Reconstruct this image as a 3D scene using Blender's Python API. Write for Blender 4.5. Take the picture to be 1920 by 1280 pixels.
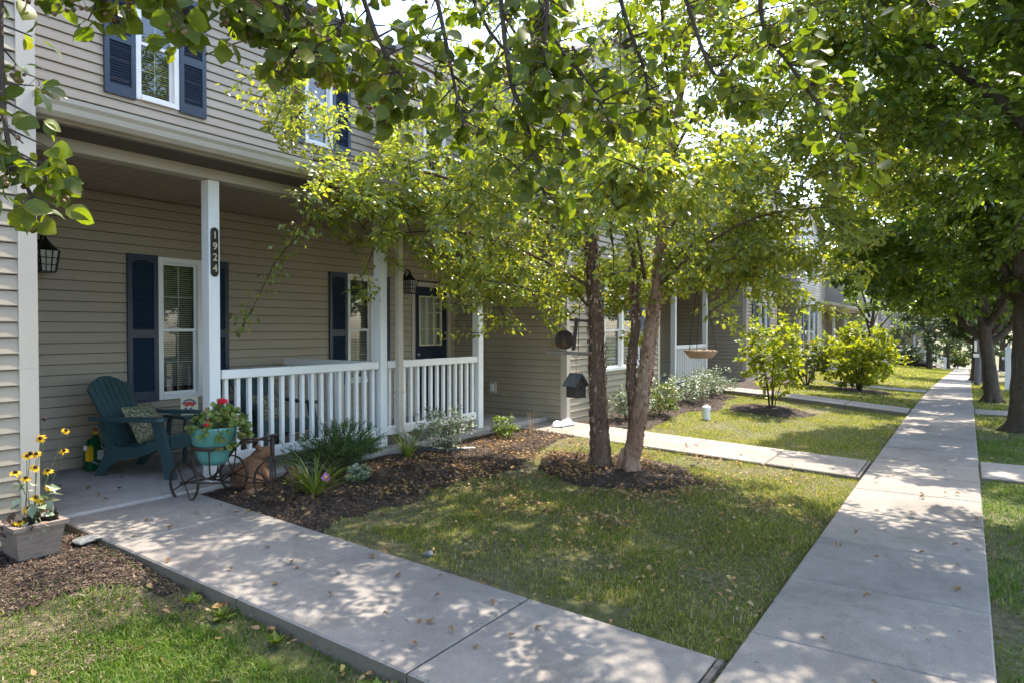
import bpy, math, random
import numpy as np
from mathutils import Vector, Matrix, Quaternion

for _o in list(bpy.data.objects):
    bpy.data.objects.remove(_o)
SC = bpy.context.scene
COL = SC.collection

# ------------------------------------------------------------------ camera
cam_d = bpy.data.cameras.new('camera')
cam_d.lens = 24.0
cam_d.sensor_width = 36.0
cam_d.clip_start = 0.05
cam_d.clip_end = 2000.0
CAM = bpy.data.objects.new('camera', cam_d)
COL.objects.link(CAM)
CAM.location = (0.0, 0.0, 1.65)
CAM.rotation_euler = (math.radians(90 - 0.985), 0.0, math.radians(33.7))
SC.camera = CAM

# ------------------------------------------------------------------ light
SUN_DIR = Vector((0.05, 0.63, 1.0)).normalized()        # towards the sun
world = bpy.data.worlds.new('World')
SC.world = world
world.use_nodes = True
wn = world.node_tree.nodes
sky = wn.new('ShaderNodeTexSky')
sky.sky_type = 'NISHITA'
sky.sun_disc = False
sky.sun_elevation = math.asin(SUN_DIR.z)
sky.sun_rotation = math.atan2(SUN_DIR.x, SUN_DIR.y)
sky.dust_density = 1.6
sky.air_density = 1.0
sky.ozone_density = 1.0
wn['Background'].inputs['Strength'].default_value = 0.15
world.node_tree.links.new(sky.outputs[0], wn['Background'].inputs['Color'])
sun_d = bpy.data.lights.new('sun', 'SUN')
sun_d.energy = 2.8
sun_d.angle = math.radians(0.55)
sun_d.color = (1.0, 0.92, 0.80)
SUN = bpy.data.objects.new('sun', sun_d)
COL.objects.link(SUN)
SUN.location = (2, 20, 30)
SUN.rotation_euler = (-SUN_DIR).to_track_quat('-Z', 'Y').to_euler()

# ------------------------------------------------------------------ picture
vs = SC.view_settings
vs.view_transform = 'Standard'
vs.look = 'None'
vs.exposure = 2.22
vs.gamma = 1.0
vs.use_curve_mapping = False
SC.render.engine = 'CYCLES'
SC.cycles.use_denoising = True
SC.cycles.use_adaptive_sampling = True
SC.cycles.adaptive_threshold = 0.02
SC.cycles.max_bounces = 6
SC.cycles.diffuse_bounces = 4
SC.cycles.transmission_bounces = 6
SC.cycles.transparent_max_bounces = 10
SC.cycles.sample_clamp_indirect = 6.0

RNG = np.random.default_rng(7)
random.seed(7)


# ------------------------------------------------------------------ helpers
ORG = {}


class MB:
    """collects geometry in world (or thing-local) coordinates for ONE mesh object"""

    def __init__(self):
        self.v = []
        self.f = []
        self.m = []

    def add(self, vs_, fs_, mi=0):
        o = len(self.v)
        self.v.extend([tuple(p) for p in vs_])
        self.f.extend([tuple(i + o for i in f) for f in fs_])
        self.m.extend([mi] * len(fs_))

    def box(self, a, b, mi=0, M=None):
        x0, y0, z0 = a
        x1, y1, z1 = b
        p = [(x0, y0, z0), (x1, y0, z0), (x1, y1, z0), (x0, y1, z0), (x0, y0, z1), (x1, y0, z1), (x1, y1, z1), (x0, y1, z1)]
        if M is not None:
            p = [M @ Vector(q) for q in p]
        self.add(p, [(0, 3, 2, 1), (4, 5, 6, 7), (0, 1, 5, 4), (1, 2, 6, 5), (2, 3, 7, 6), (3, 0, 4, 7)], mi)

    def cbox(self, a, b, c=0.006, mi=0, M=None):
        """box with all vertical-face / top edges chamfered"""
        x0, y0, z0 = a
        x1, y1, z1 = b
        p = []
        for (z, i) in ((z0, c), (z0 + c, 0), (z1 - c, 0), (z1, c)):
            p += [(x0 + i, y0 + i, z), (x1 - i, y0 + i, z), (x1 - i, y1 - i, z), (x0 + i, y1 - i, z)]
        if M is not None:
            p = [M @ Vector(q) for q in p]
        f = [(0, 3, 2, 1), (12, 13, 14, 15)]
        for k in range(3):
            for j in range(4):
                f.append((4 * k + j, 4 * k + (j + 1) % 4, 4 * k + 4 + (j + 1) % 4, 4 * k + 4 + j))
        self.add(p, f, mi)

    def bar(self, a, b, w, h, up=(0, 0, 1), mi=0):
        a = Vector(a)
        b = Vector(b)
        d = (b - a)
        L = d.length
        d.normalize()
        u = Vector(up)
        s = d.cross(u)
        if s.length < 1e-5:
            s = d.cross(Vector((1, 0, 0)))
        s.normalize()
        u = s.cross(d)
        p = []
        for q in (a, b):
            for (i, j) in ((-1, -1), (1, -1), (1, 1), (-1, 1)):
                p.append(q + s * (i * w / 2) + u * (j * h / 2))
        self.add(p, [(0, 3, 2, 1), (4, 5, 6, 7), (0, 1, 5, 4), (1, 2, 6, 5), (2, 3, 7, 6), (3, 0, 4, 7)], mi)

    def tube(self, pts, r, n=6, mi=0, cap=True, jit=0.0, rng=None):
        pts = [Vector(p) for p in pts]
        m = len(pts)
        if not hasattr(r, '__len__'):
            r = [r] * m
        u = None
        vs_ = []
        for i in range(m):
            d = pts[min(i + 1, m - 1)] - pts[max(i - 1, 0)]
            if d.length < 1e-9:
                d = Vector((0, 0, 1))
            d.normalize()
            if u is None:
                u = d.orthogonal().normalized()
            else:
                u = u - d * u.dot(d)
                if u.length < 1e-6:
                    u = d.orthogonal()
                u.normalize()
            w = d.cross(u)
            for k in range(n):
                a = 2 * math.pi * k / n
                rr = r[i] * (1 + (jit * (rng.random() - .5) if jit else 0))
                vs_.append(pts[i] + u * (math.cos(a) * rr) + w * (math.sin(a) * rr))
        fs_ = []
        for i in range(m - 1):
            for k in range(n):
                k2 = (k + 1) % n
                fs_.append((i * n + k, i * n + k2, i * n + n + k2, i * n + n + k))
        if cap:
            fs_.append(tuple(range(n - 1, -1, -1)))
            fs_.append(tuple(range((m - 1) * n, m * n)))
        self.add(vs_, fs_, mi)

    def lathe(self, prof, c=(0, 0, 0), n=24, mi=0, M=None):
        vs_ = []
        for (r, z) in prof:
            for k in range(n):
                a = 2 * math.pi * k / n
                q = Vector((c[0] + r * math.cos(a), c[1] + r * math.sin(a), c[2] + z))
                vs_.append(M @ q if M is not None else q)
        fs_ = []
        for i in range(len(prof) - 1):
            for k in range(n):
                k2 = (k + 1) % n
                fs_.append((i * n + k, i * n + k2, i * n + n + k2, i * n + n + k))
        self.add(vs_, fs_, mi)

    def torus(self, c, R, r, ax=(0, 0, 1), n=28, k=6, sq=1.0, mi=0):
        ax = Vector(ax).normalized()
        u = ax.orthogonal().normalized()
        w = ax.cross(u)
        c = Vector(c)
        vs_ = []
        for i in range(n):
            a = 2 * math.pi * i / n
            d = u * math.cos(a) + w * math.sin(a)
            for j in range(k):
                b = 2 * math.pi * j / k
                vs_.append(c + d * (R + r * math.cos(b)) + ax * (r * sq * math.sin(b)))
        fs_ = []
        for i in range(n):
            i2 = (i + 1) % n
            for j in range(k):
                j2 = (j + 1) % k
                fs_.append((i * k + j, i2 * k + j, i2 * k + j2, i * k + j2))
        self.add(vs_, fs_, mi)

    def blob(self, c, rad, n=10, m=7, mi=0, fn=None):
        c = Vector(c)
        vs_ = []
        for i in range(m + 1):
            t = math.pi * i / m
            for k in range(n):
                a = 2 * math.pi * k / n
                q = Vector((rad[0] * math.sin(t) * math.cos(a), rad[1] * math.sin(t) * math.sin(a), rad[2] * math.cos(t)))
                if fn:
                    q = fn(q)
                vs_.append(c + q)
        fs_ = []
        for i in range(m):
            for k in range(n):
                k2 = (k + 1) % n
                fs_.append((i * n + k, i * n + n + k, i * n + n + k2, i * n + k2))
        self.add(vs_, fs_, mi)

    def build(self, name, mats, parent=None, smooth=False, local=False, origin=None):
        me = bpy.data.meshes.new(name)
        v = np.array([tuple(p) for p in self.v], dtype=float)
        po = np.zeros(3)
        if parent is not None and not local:
            po = ORG.get(parent.name, np.zeros(3))
        if local:
            o = np.zeros(3)
        elif origin is not None:
            o = np.array(origin, dtype=float)
        else:
            lo, hi = v.min(0), v.max(0)
            o = np.array([(lo[0] + hi[0]) / 2, (lo[1] + hi[1]) / 2, lo[2]])
        me.from_pydata((v - o).tolist(), [], self.f)
        if not isinstance(mats, (list, tuple)):
            mats = [mats]
        for mm in mats:
            me.materials.append(mm)
        if len(mats) > 1:
            me.polygons.foreach_set('material_index', self.m)
        if smooth:
            me.polygons.foreach_set('use_smooth', [True] * len(self.f))
        ob = bpy.data.objects.new(name, me)
        COL.objects.link(ob)
        if parent is not None:
            ob.parent = parent
        ob.location = o - po
        ORG[ob.name] = o
        return ob


def np_mesh(name, V, F, mats, parent=None, smooth=False, origin=None, mi=None):
    """fast mesh from numpy arrays: V (n,3), F (m,3) or (m,4)"""
    V = np.asarray(V, dtype=np.float32)
    F = np.asarray(F, dtype=np.int32)
    if origin is None:
        lo, hi = V.min(0), V.max(0)
        o = np.array([(lo[0] + hi[0]) / 2, (lo[1] + hi[1]) / 2, lo[2]])
    else:
        o = np.array(origin, dtype=float)
    me = bpy.data.meshes.new(name)
    k = F.shape[1]
    me.vertices.add(len(V))
    me.vertices.foreach_set('co', (V - o).astype(np.float32).ravel())
    me.loops.add(F.size)
    me.loops.foreach_set('vertex_index', F.ravel())
    me.polygons.add(len(F))
    me.polygons.foreach_set('loop_start', np.arange(0, F.size, k, dtype=np.int32))
    me.polygons.foreach_set('loop_total', np.full(len(F), k, dtype=np.int32))
    for mm in (mats if isinstance(mats, (list, tuple)) else [mats]):
        me.materials.append(mm)
    if mi is not None:
        me.polygons.foreach_set('material_index', np.asarray(mi, dtype=np.int32))
    if smooth:
        me.polygons.foreach_set('use_smooth', np.ones(len(F), dtype=bool))
    me.update(calc_edges=True)
    ob = bpy.data.objects.new(name, me)
    COL.objects.link(ob)
    po = np.zeros(3)
    if parent is not None:
        ob.parent = parent
        po = ORG.get(parent.name, np.zeros(3))
    ob.location = o - po
    ORG[ob.name] = o
    return ob


def tag(o, label=None, cat=None, group=None, kind=None):
    if label:
        o['label'] = label
    if cat:
        o['category'] = cat
    if group:
        o['group'] = group
    if kind:
        o['kind'] = kind
    return o


def empty(name, loc=(0, 0, 0), rz=0.0, parent=None):
    o = bpy.data.objects.new(name, None)
    COL.objects.link(o)
    po = np.zeros(3)
    if parent is not None:
        o.parent = parent
        po = ORG.get(parent.name, np.zeros(3))
    o.location = np.array(loc, dtype=float) - po
    o.rotation_euler = (0, 0, rz)
    o.empty_display_size = 0.1
    ORG[o.name] = np.array(loc, dtype=float)
    return o


def copy_tree(o, parent=None):
    c = o.copy()
    COL.objects.link(c)
    c.parent = parent
    ORG[c.name] = ORG.get(o.name, np.zeros(3))
    for ch in [x for x in bpy.data.objects if x.parent == o]:
        copy_tree(ch, c)
    return c


# ------------------------------------------------------------------ materials
def srgb(r, g, b):
    def f(c):
        c /= 255.0
        return c / 12.92 if c <= 0.04045 else ((c + 0.055) / 1.055) ** 2.4
    return (f(r), f(g), f(b), 1.0)


def rgb(r, g, b):
    return (r, g, b, 1.0)


def new_mat(name):
    m = bpy.data.materials.new(name)
    m.use_nodes = True
    nt = m.node_tree
    return m, nt, nt.nodes['Principled BSDF']


def ramp(nt, fac, stops):
    r = nt.nodes.new('ShaderNodeValToRGB')
    els = r.color_ramp.elements
    while len(els) > len(stops):
        els.remove(els[-1])
    while len(els) < len(stops):
        els.new(0.5)
    for e, (p, c) in zip(els, stops):
        e.position = p
        e.color = c
    nt.links.new(fac, r.inputs['Fac'])
    return r.outputs['Color']


def tex_noise(nt, scale, detail=4, rough=0.55, vec=None, dist=0.0):
    n = nt.nodes.new('ShaderNodeTexNoise')
    n.inputs['Scale'].default_value = scale
    n.inputs['Detail'].default_value = detail
    n.inputs['Roughness'].default_value = rough
    n.inputs['Distortion'].default_value = dist
    if vec is not None:
        nt.links.new(vec, n.inputs['Vector'])
    return n.outputs['Fac']


def obj_coord(nt, scale=(1, 1, 1), world_space=False):
    if world_space:
        t = nt.nodes.new('ShaderNodeNewGeometry').outputs['Position']
    else:
        t = nt.nodes.new('ShaderNodeTexCoord').outputs['Object']
    mp = nt.nodes.new('ShaderNodeMapping')
    mp.inputs['Scale'].default_value = scale
    nt.links.new(t, mp.inputs['Vector'])
    return mp.outputs['Vector']


def bump(nt, b, h, strength=0.3, dist=0.01):
    n = nt.nodes.new('ShaderNodeBump')
    n.inputs['Strength'].default_value = strength
    n.inputs['Distance'].default_value = dist
    nt.links.new(h, n.inputs['Height'])
    nt.links.new(n.outputs['Normal'], b.inputs['Normal'])


def mixc(nt, fac, a, b, mode='MIX'):
    m = nt.nodes.new('ShaderNodeMix')
    m.data_type = 'RGBA'
    m.blend_type = mode
    for (sock, val) in ((m.inputs[0], fac), (m.inputs[6], a), (m.inputs[7], b)):
        if isinstance(val, bpy.types.NodeSocket):
            nt.links.new(val, sock)
        else:
            sock.default_value = val
    return m.outputs[2]


def mat_plain(name, col, rough=0.6, var=0.12, scale=6.0, bmp=0.0, metal=0.0, spec=0.5, stretch=(1, 1, 1), dirt=None):
    m, nt, b = new_mat(name)
    v = obj_coord(nt, stretch, True)
    n = tex_noise(nt, scale, 5, 0.6, v)
    d = tuple(c * (1 - var) for c in col[:3]) + (1,)
    l = tuple(min(1, c * (1 + var)) for c in col[:3]) + (1,)
    c = ramp(nt, n, [(0.3, d), (0.7, l)])
    if dirt:
        n2 = tex_noise(nt, scale * 0.23, 6, 0.7, v)
        c = mixc(nt, ramp(nt, n2, [(0.52, (0, 0, 0, 1)), (0.75, (.6, .6, .6, 1))]), c, dirt)
    nt.links.new(c, b.inputs['Base Color'])
    b.inputs['Roughness'].default_value = rough
    b.inputs['Metallic'].default_value = metal
    b.inputs['Specular IOR Level'].default_value = spec
    if bmp:
        n3 = tex_noise(nt, scale * 6, 4, 0.6, v)
        bump(nt, b, n3, bmp, 0.004)
    return m


def mat_leaf(name, cols, trans_col, trans=0.42, rough=0.42, spec=0.5, bmp=False):
    """leaf: colour differs from leaf to leaf, light passes through the blade"""
    m, nt, b = new_mat(name)
    g = nt.nodes.new('ShaderNodeNewGeometry')
    oi = nt.nodes.new('ShaderNodeObjectInfo')
    ad = nt.nodes.new('ShaderNodeMath')
    ad.operation = 'ADD'
    nt.links.new(g.outputs['Random Per Island'], ad.inputs[0])
    nt.links.new(oi.outputs['Random'], ad.inputs[1])
    fr = nt.nodes.new('ShaderNodeMath')
    fr.operation = 'FRACT'
    nt.links.new(ad.outputs[0], fr.inputs[0])
    k = len(cols)
    c = ramp(nt, fr.outputs[0], [(i / max(1, k - 1) * 0.98 + 0.01, cc) for i, cc in enumerate(cols)])
    n = tex_noise(nt, 60, 3, 0.6, obj_coord(nt, (1, 1, 1), True))
    c2 = mixc(nt, 1.0, c, ramp(nt, n, [(0.3, (.8, .8, .8, 1)), (0.7, (1.12, 1.12, 1.12, 1))]), 'MULTIPLY')
    nt.links.new(c2, b.inputs['Base Color'])
    b.inputs['Roughness'].default_value = rough
    b.inputs['Specular IOR Level'].default_value = spec
    t = nt.nodes.new('ShaderNodeBsdfTranslucent')
    tc = mixc(nt, 1.0, c2, trans_col, 'MULTIPLY')
    nt.links.new(tc, t.inputs['Color'])
    mx = nt.nodes.new('ShaderNodeMixShader')
    mx.inputs[0].default_value = trans
    nt.links.new(b.outputs[0], mx.inputs[1])
    nt.links.new(t.outputs[0], mx.inputs[2])
    nt.links.new(mx.outputs[0], nt.nodes['Material Output'].inputs['Surface'])
    return m


def add_veins(m, k=34.0):
    """midrib and side veins, in the leaf's own coordinates (x along the blade)"""
    nt = m.node_tree
    b = nt.nodes['Principled BSDF']
    tc = nt.nodes.new('ShaderNodeTexCoord')
    sx = nt.nodes.new('ShaderNodeSeparateXYZ')
    nt.links.new(tc.outputs['Object'], sx.inputs[0])

    def mth(op, a_, b_=None):
        n = nt.nodes.new('ShaderNodeMath')
        n.operation = op
        for i_, q in enumerate((a_, b_)):
            if q is None:
                continue
            if isinstance(q, bpy.types.NodeSocket):
                nt.links.new(q, n.inputs[i_])
            else:
                n.inputs[i_].default_value = q
        return n.outputs[0]
    ay = mth('ABSOLUTE', sx.outputs[1])
    ph = mth('MULTIPLY', mth('SUBTRACT', sx.outputs[0], mth('MULTIPLY', ay, .75)), k)
    side = mth('POWER', mth('ABSOLUTE', mth('COSINE', ph)), 14.0)
    mid = mth('LESS_THAN', ay, .016)
    vein = mth('MAXIMUM', mth('MULTIPLY', side, .55), mid)
    oi2 = nt.nodes.new('ShaderNodeObjectInfo')
    vv = nt.nodes.new('ShaderNodeVectorMath')
    vv.operation = 'ADD'
    nt.links.new(tc.outputs['Object'], vv.inputs[0])
    cm = nt.nodes.new('ShaderNodeCombineXYZ')
    nt.links.new(mth('MULTIPLY', oi2.outputs['Random'], 37.0), cm.inputs[2])
    nt.links.new(cm.outputs[0], vv.inputs[1])
    spot = ramp(nt, tex_noise(nt, 5.5, 4, .6, vv.outputs[0]), [(.63, (0, 0, 0, 1)), (.70, (.85, .85, .85, 1))])
    src = mixc(nt, spot, b.inputs['Base Color'].links[0].from_socket, rgb(.10, .06, .022))
    c = mixc(nt, vein, src, mixc(nt, 1.0, src, (1.45, 1.4, 1.3, 1), 'MULTIPLY'))
    nt.links.new(c, b.inputs['Base Color'])
    for n in nt.nodes:
        if n.type == 'BSDF_TRANSLUCENT':
            s2 = n.inputs['Color'].links[0].from_socket
            c2 = mixc(nt, vein, s2, mixc(nt, 1.0, s2, (.62, .62, .55, 1), 'MULTIPLY'))
            nt.links.new(c2, n.inputs['Color'])
    bump(nt, b, vein, .35, .02)
    return m


M = {}
M['siding'] = mat_plain('siding_vinyl', rgb(.355, .300, .228), 0.5, 0.05, 2.2, 0.05, dirt=rgb(.28, .235, .18), stretch=(1, .25, 1))
M['trim'] = mat_plain('beige_trim', rgb(.46, .41, .35), 0.5, 0.04, 3.0)
M['sheath'] = mat_plain('sheathing', rgb(.10, .085, .07), 0.9)  # sheathing colour darkened to deepen the shadow lines between siding laps
M['white'] = mat_plain('white_vinyl', rgb(.78, .78, .77), 0.38, 0.03, 3.0, dirt=rgb(.60, .59, .55))
M['shutter'] = mat_plain('shutter_blue', rgb(.023, .040, .074), 0.33, 0.12, 5.0, 0.05)
M['door'] = mat_plain('door_navy', rgb(.012, .018, .040), 0.4, 0.1, 4.0)
M['ceil'] = mat_plain('soffit_brown', rgb(.34, .28, .21), 0.6, 0.06, 3.0)
M['room'] = mat_plain('room_dark', rgb(.05, .048, .045), 0.9)  # dark colour stands in for the unlit room behind the glass
M['blind'] = mat_plain('blind_white', rgb(.62, .60, .54), 0.6, 0.03)
M['black'] = mat_plain('black_metal', rgb(.012, .011, .011), 0.45, 0.2, 12, 0.1)
M['shingle'] = mat_plain('shingle_grey', rgb(.10, .09, .085), 0.9, 0.35, 14, 0.4)
M['teal'] = mat_plain('teal_plastic', rgb(.036, .080, .090), 0.42, 0.12, 6.0, 0.03)
M['pot'] = mat_plain('turquoise_glaze', rgb(.09, .26, .235), 0.3, 0.14, 10.0, 0.03)
M['iron'] = mat_plain('rusty_iron', rgb(.040, .028, .022), 0.55, 0.45, 40, 0.4, metal=0.4, dirt=rgb(.11, .05, .028))
M['clay'] = mat_plain('brown_clay', rgb(.20, .095, .045), 0.85, 0.35, 22, 0.6, dirt=rgb(.10, .055, .03))
M['stone'] = mat_plain('pale_stone', rgb(.17, .17, .165), 0.9, 0.3, 30, 0.7)
M['green_plastic'] = mat_plain('green_plastic', rgb(.006, .10, .035), 0.35, 0.06)
M['yellow_plastic'] = mat_plain('yellow_plastic', rgb(.75, .47, .01), 0.4, 0.05)
M['white_plastic'] = mat_plain('white_plastic', rgb(.75, .76, .78), 0.4, 0.05)
M['red'] = mat_plain('red_paint', rgb(.50, .025, .012), 0.5, 0.1)
M['blue'] = mat_plain('blue_paint', rgb(.03, .05, .2), 0.5, 0.1)
M['cream'] = mat_plain('cream_paint', rgb(.66, .62, .42), 0.5, 0.05)
M['gold'] = mat_plain('brass_digits', rgb(.55, .45, .28), 0.4, 0.05)
M['wood_grey'] = mat_plain('weathered_wood', rgb(.20, .155, .125), 0.8, 0.25, 9, 0.4, stretch=(1, 1, 6))
M['wood_dark'] = mat_plain('dark_wood', rgb(.075, .055, .045), 0.8, 0.3, 10, 0.4, stretch=(1, 1, 5))
M['wood_tan'] = mat_plain('tan_wood', rgb(.36, .235, .15), 0.75, 0.2, 10, 0.3)
M['expansion'] = mat_plain('joint_wood', rgb(.15, .125, .10), 0.9, 0.5, 25, 0.6)
M['asphalt'] = mat_plain('asphalt', rgb(.12, .115, .11), 0.9, 0.15, 12, 0.4)
M['metal'] = mat_plain('galvanised', rgb(.34, .35, .37), 0.45, 0.1, 8, metal=0.6)
M['post_grey'] = mat_plain('grey_post', rgb(.12, .115, .125), 0.8, 0.15, 12, 0.3)
M['soilpot'] = mat_plain('potting_soil', rgb(.035, .024, .018), 0.95, 0.4, 50, 0.6)
M['berry'] = mat_plain('pear_fruit', rgb(.16, .095, .045), 0.6, 0.3, 60)
M['black_drain'] = mat_plain('drain_black', rgb(.010, .014, .013), 0.5, 0.2, 9)


def mat_concrete(name, col, wet=None):
    m, nt, b = new_mat(name)
    v = obj_coord(nt, (1, 1, 1), True)
    oi = nt.nodes.new('ShaderNodeObjectInfo')
    n1 = tex_noise(nt, 1.6, 6, 0.65, v)
    n2 = tex_noise(nt, 140, 3, 0.7, v)
    n3 = tex_noise(nt, 9, 6, 0.7, v)
    c = ramp(nt, n1, [(0.25, tuple(x * .82 for x in col[:3]) + (1,)), (0.75, tuple(x * 1.1 for x in col[:3]) + (1,))])
    c = mixc(nt, 1.0, c, ramp(nt, n2, [(0.28, (.68, .67, .66, 1)), (0.5, (1, 1, 1, 1)), (0.75, (1.12, 1.1, 1.08, 1))]), 'MULTIPLY')
    c = mixc(nt, 1.0, c, ramp(nt, n3, [(0.3, (.86, .85, .84, 1)), (0.62, (1.04, 1.03, 1.02, 1))]), 'MULTIPLY')
    n4 = tex_noise(nt, 0.8, 8, 0.72, v, 0.8)
    c = mixc(nt, 1.0, c, ramp(nt, n4, [(0.36, (.84, .82, .79, 1)), (0.50, (1, 1, 1, 1)), (0.66, (1.06, 1.05, 1.04, 1))]), 'MULTIPLY')
    sp = nt.nodes.new('ShaderNodeTexVoronoi')
    sp.inputs['Scale'].default_value = 7.0
    nt.links.new(v, sp.inputs['Vector'])
    c = mixc(nt, 1.0, c, ramp(nt, sp.outputs['Distance'], [(0.035, (.52, .48, .43, 1)), (0.075, (1, 1, 1, 1))]), 'MULTIPLY')
    c = mixc(nt, 1.0, c, ramp(nt, oi.outputs['Random'], [(0, (.90, .90, .91, 1)), (1, (1.06, 1.05, 1.03, 1))]), 'MULTIPLY')
    nt.links.new(c, b.inputs['Base Color'])
    b.inputs['Roughness'].default_value = 0.88
    b.inputs['Specular IOR Level'].default_value = 0.3
    h = nt.nodes.new('ShaderNodeMath')
    h.operation = 'ADD'
    nt.links.new(n2, h.inputs[0])
    nt.links.new(n3, h.inputs[1])
    bump(nt, b, h.outputs[0], 0.35, 0.004)
    return m


M['concrete'] = mat_concrete('concrete', rgb(.275, .250, .222))
M['concrete_porch'] = mat_concrete('concrete_porch', rgb(.36, .345, .33))
M['foundation'] = mat_concrete('concrete_edge', rgb(.17, .145, .11))


def mat_ground():
    m, nt, b = new_mat('ground_soil_and_thatch')
    v = obj_coord(nt, (1, 1, 1), True)
    n1 = tex_noise(nt, 0.9, 6, 0.65, v)
    n2 = tex_noise(nt, 18, 6, 0.75, v)
    n3 = tex_noise(nt, 120, 4, 0.75, v)
    soil = ramp(nt, n2, [(0.25, rgb(.08, .062, .040)), (0.5, rgb(.17, .135, .090)), (0.75, rgb(.27, .225, .16))])
    green = ramp(nt, n2, [(0.2, rgb(.045, .062, .014)), (0.5, rgb(.11, .14, .026)), (0.8, rgb(.20, .20, .06))])
    c = mixc(nt, ramp(nt, n1, [(0.38, (0.10, 0.10, 0.10, 1)), (0.64, (.75, .75, .75, 1))]), soil, green)
    c = mixc(nt, 1.0, c, ramp(nt, n3, [(0.25, (.45, .45, .45, 1)), (0.7, (1.25, 1.25, 1.25, 1))]), 'MULTIPLY')
    nt.links.new(c, b.inputs['Base Color'])
    b.inputs['Roughness'].default_value = 0.95
    b.inputs['Specular IOR Level'].default_value = 0.2
    bump(nt, b, n3, 0.8, 0.02)
    return m


M['ground'] = mat_ground()


def mat_mulch():
    m, nt, b = new_mat('mulch')
    v = obj_coord(nt, (1, 1, 1), True)
    n2 = tex_noise(nt, 30, 6, 0.75, v)
    n3 = tex_noise(nt, 140, 4, 0.75, v)
    c = ramp(nt, n2, [(0.25, rgb(.028, .018, .013)), (0.5, rgb(.070, .046, .033)), (0.78, rgb(.14, .098, .070))])
    c = mixc(nt, 1.0, c, ramp(nt, n3, [(0.25, (.4, .4, .4, 1)), (0.7, (1.3, 1.3, 1.3, 1))]), 'MULTIPLY')
    nt.links.new(c, b.inputs['Base Color'])
    b.inputs['Roughness'].default_value = 0.95
    bump(nt, b, n3, 1.0, 0.03)
    return m


M['mulch'] = mat_mulch()


def mat_island(name, stops, rough=0.8, trans=0.0, tcol=(1, 1, 1, 1)):
    m, nt, b = new_mat(name)
    g = nt.nodes.new('ShaderNodeNewGeometry')
    c = ramp(nt, g.outputs['Random Per Island'], stops)
    nt.links.new(c, b.inputs['Base Color'])
    b.inputs['Roughness'].default_value = rough
    b.inputs['Specular IOR Level'].default_value = 0.25
    if trans:
        t = nt.nodes.new('ShaderNodeBsdfTranslucent')
        nt.links.new(mixc(nt, 1.0, c, tcol, 'MULTIPLY'), t.inputs['Color'])
        mx = nt.nodes.new('ShaderNodeMixShader')
        mx.inputs[0].default_value = trans
        nt.links.new(b.outputs[0], mx.inputs[1])
        nt.links.new(t.outputs[0], mx.inputs[2])
        nt.links.new(mx.outputs[0], nt.nodes['Material Output'].inputs['Surface'])
    return m


M['chips'] = mat_island('mulch_chips', [(0, rgb(.035, .022, .015)), (.4, rgb(.085, .055, .038)), (.8, rgb(.155, .105, .073)), (1, rgb(.28, .205, .15))], 0.9)
M['litter'] = mat_island('dry_leaves', [(0, rgb(.12, .06, .03)), (.35, rgb(.28, .17, .08)), (.7, rgb(.42, .30, .16)), (.88, rgb(.42, .20, .05)), (1, rgb(.48, .38, .12))], 0.75, 0.25)
M['grass'] = mat_island('grass_blades', [(0, rgb(.09, .145, .016)), (.35, rgb(.15, .21, .026)), (.62, rgb(.22, .265, .04)), (.80, rgb(.33, .31, .11)), (1, rgb(.46, .39, .23))], 0.55, 0.48, (1.55, 1.35, .55, 1))

M['grass_lush'] = mat_island('lush_grass_blades', [(0, rgb(.055, .115, .014)), (.4, rgb(.09, .165, .02)), (.78, rgb(.135, .21, .028)), (.92, rgb(.22, .25, .06)), (1, rgb(.36, .32, .16))], 0.55, 0.42, (1.3, 1.35, .5, 1))
M['leaf_pear'] = mat_leaf('pear_leaf', [rgb(.075, .100, .016), rgb(.10, .135, .018), rgb(.145, .175, .022), rgb(.088, .115, .018), rgb(.19, .19, .03)], (1.75, 1.85, .42, 1), 0.52, 0.42, 0.42)
M['leaf_pear_near'] = add_veins(mat_leaf('pear_leaf_veined', [rgb(.075, .100, .016), rgb(.10, .135, .018), rgb(.145, .175, .022), rgb(.088, .115, .018), rgb(.19, .19, .03)], (1.75, 1.85, .42, 1), 0.52, 0.42, 0.42), 17.0)
M['leaf_pear_dark'] = mat_leaf('street_pear_leaf', [rgb(.065, .110, .022), rgb(.090, .145, .026), rgb(.12, .18, .03), rgb(.18, .22, .04)], (2.0, 1.9, .5, 1), 0.52, 0.36, 0.6)
M['leaf_birch'] = mat_leaf('birch_leaf', [rgb(.14, .19, .055), rgb(.18, .235, .065), rgb(.22, .27, .07), rgb(.34, .33, .04), rgb(.17, .22, .07)], (1.85, 1.78, .55, 1), 0.54, 0.32, 0.9)
M['leaf_lime'] = mat_leaf('lime_leaf', [rgb(.17, .24, .022), rgb(.25, .30, .028), rgb(.34, .34, .04)], (1.6, 1.5, .4, 1), 0.5, 0.42, 0.4)
M['leaf_shrub'] = mat_leaf('shrub_leaf', [rgb(.06, .11, .022), rgb(.10, .16, .03), rgb(.16, .20, .04), rgb(.22, .16, .07)], (1.4, 1.4, .5, 1), 0.35, 0.4, 0.5)
M['leaf_vari'] = mat_leaf('variegated_leaf', [rgb(.09, .145, .07), rgb(.13, .18, .09), rgb(.40, .43, .33), rgb(.10, .16, .07), rgb(.50, .50, .38)], (1.1, 1.1, .7, 1), 0.22, 0.45, 0.4)
M['leaf_hosta'] = mat_leaf('strap_leaf', [rgb(.09, .15, .022), rgb(.15, .21, .03), rgb(.25, .28, .05)], (1.4, 1.4, .4, 1), 0.35, 0.45, 0.4)
M['leaf_geranium'] = mat_leaf('geranium_leaf', [rgb(.10, .17, .03), rgb(.15, .22, .045), rgb(.22, .27, .07), rgb(.26, .20, .09)], (1.4, 1.4, .5, 1), 0.3, 0.5, 0.4)
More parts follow.
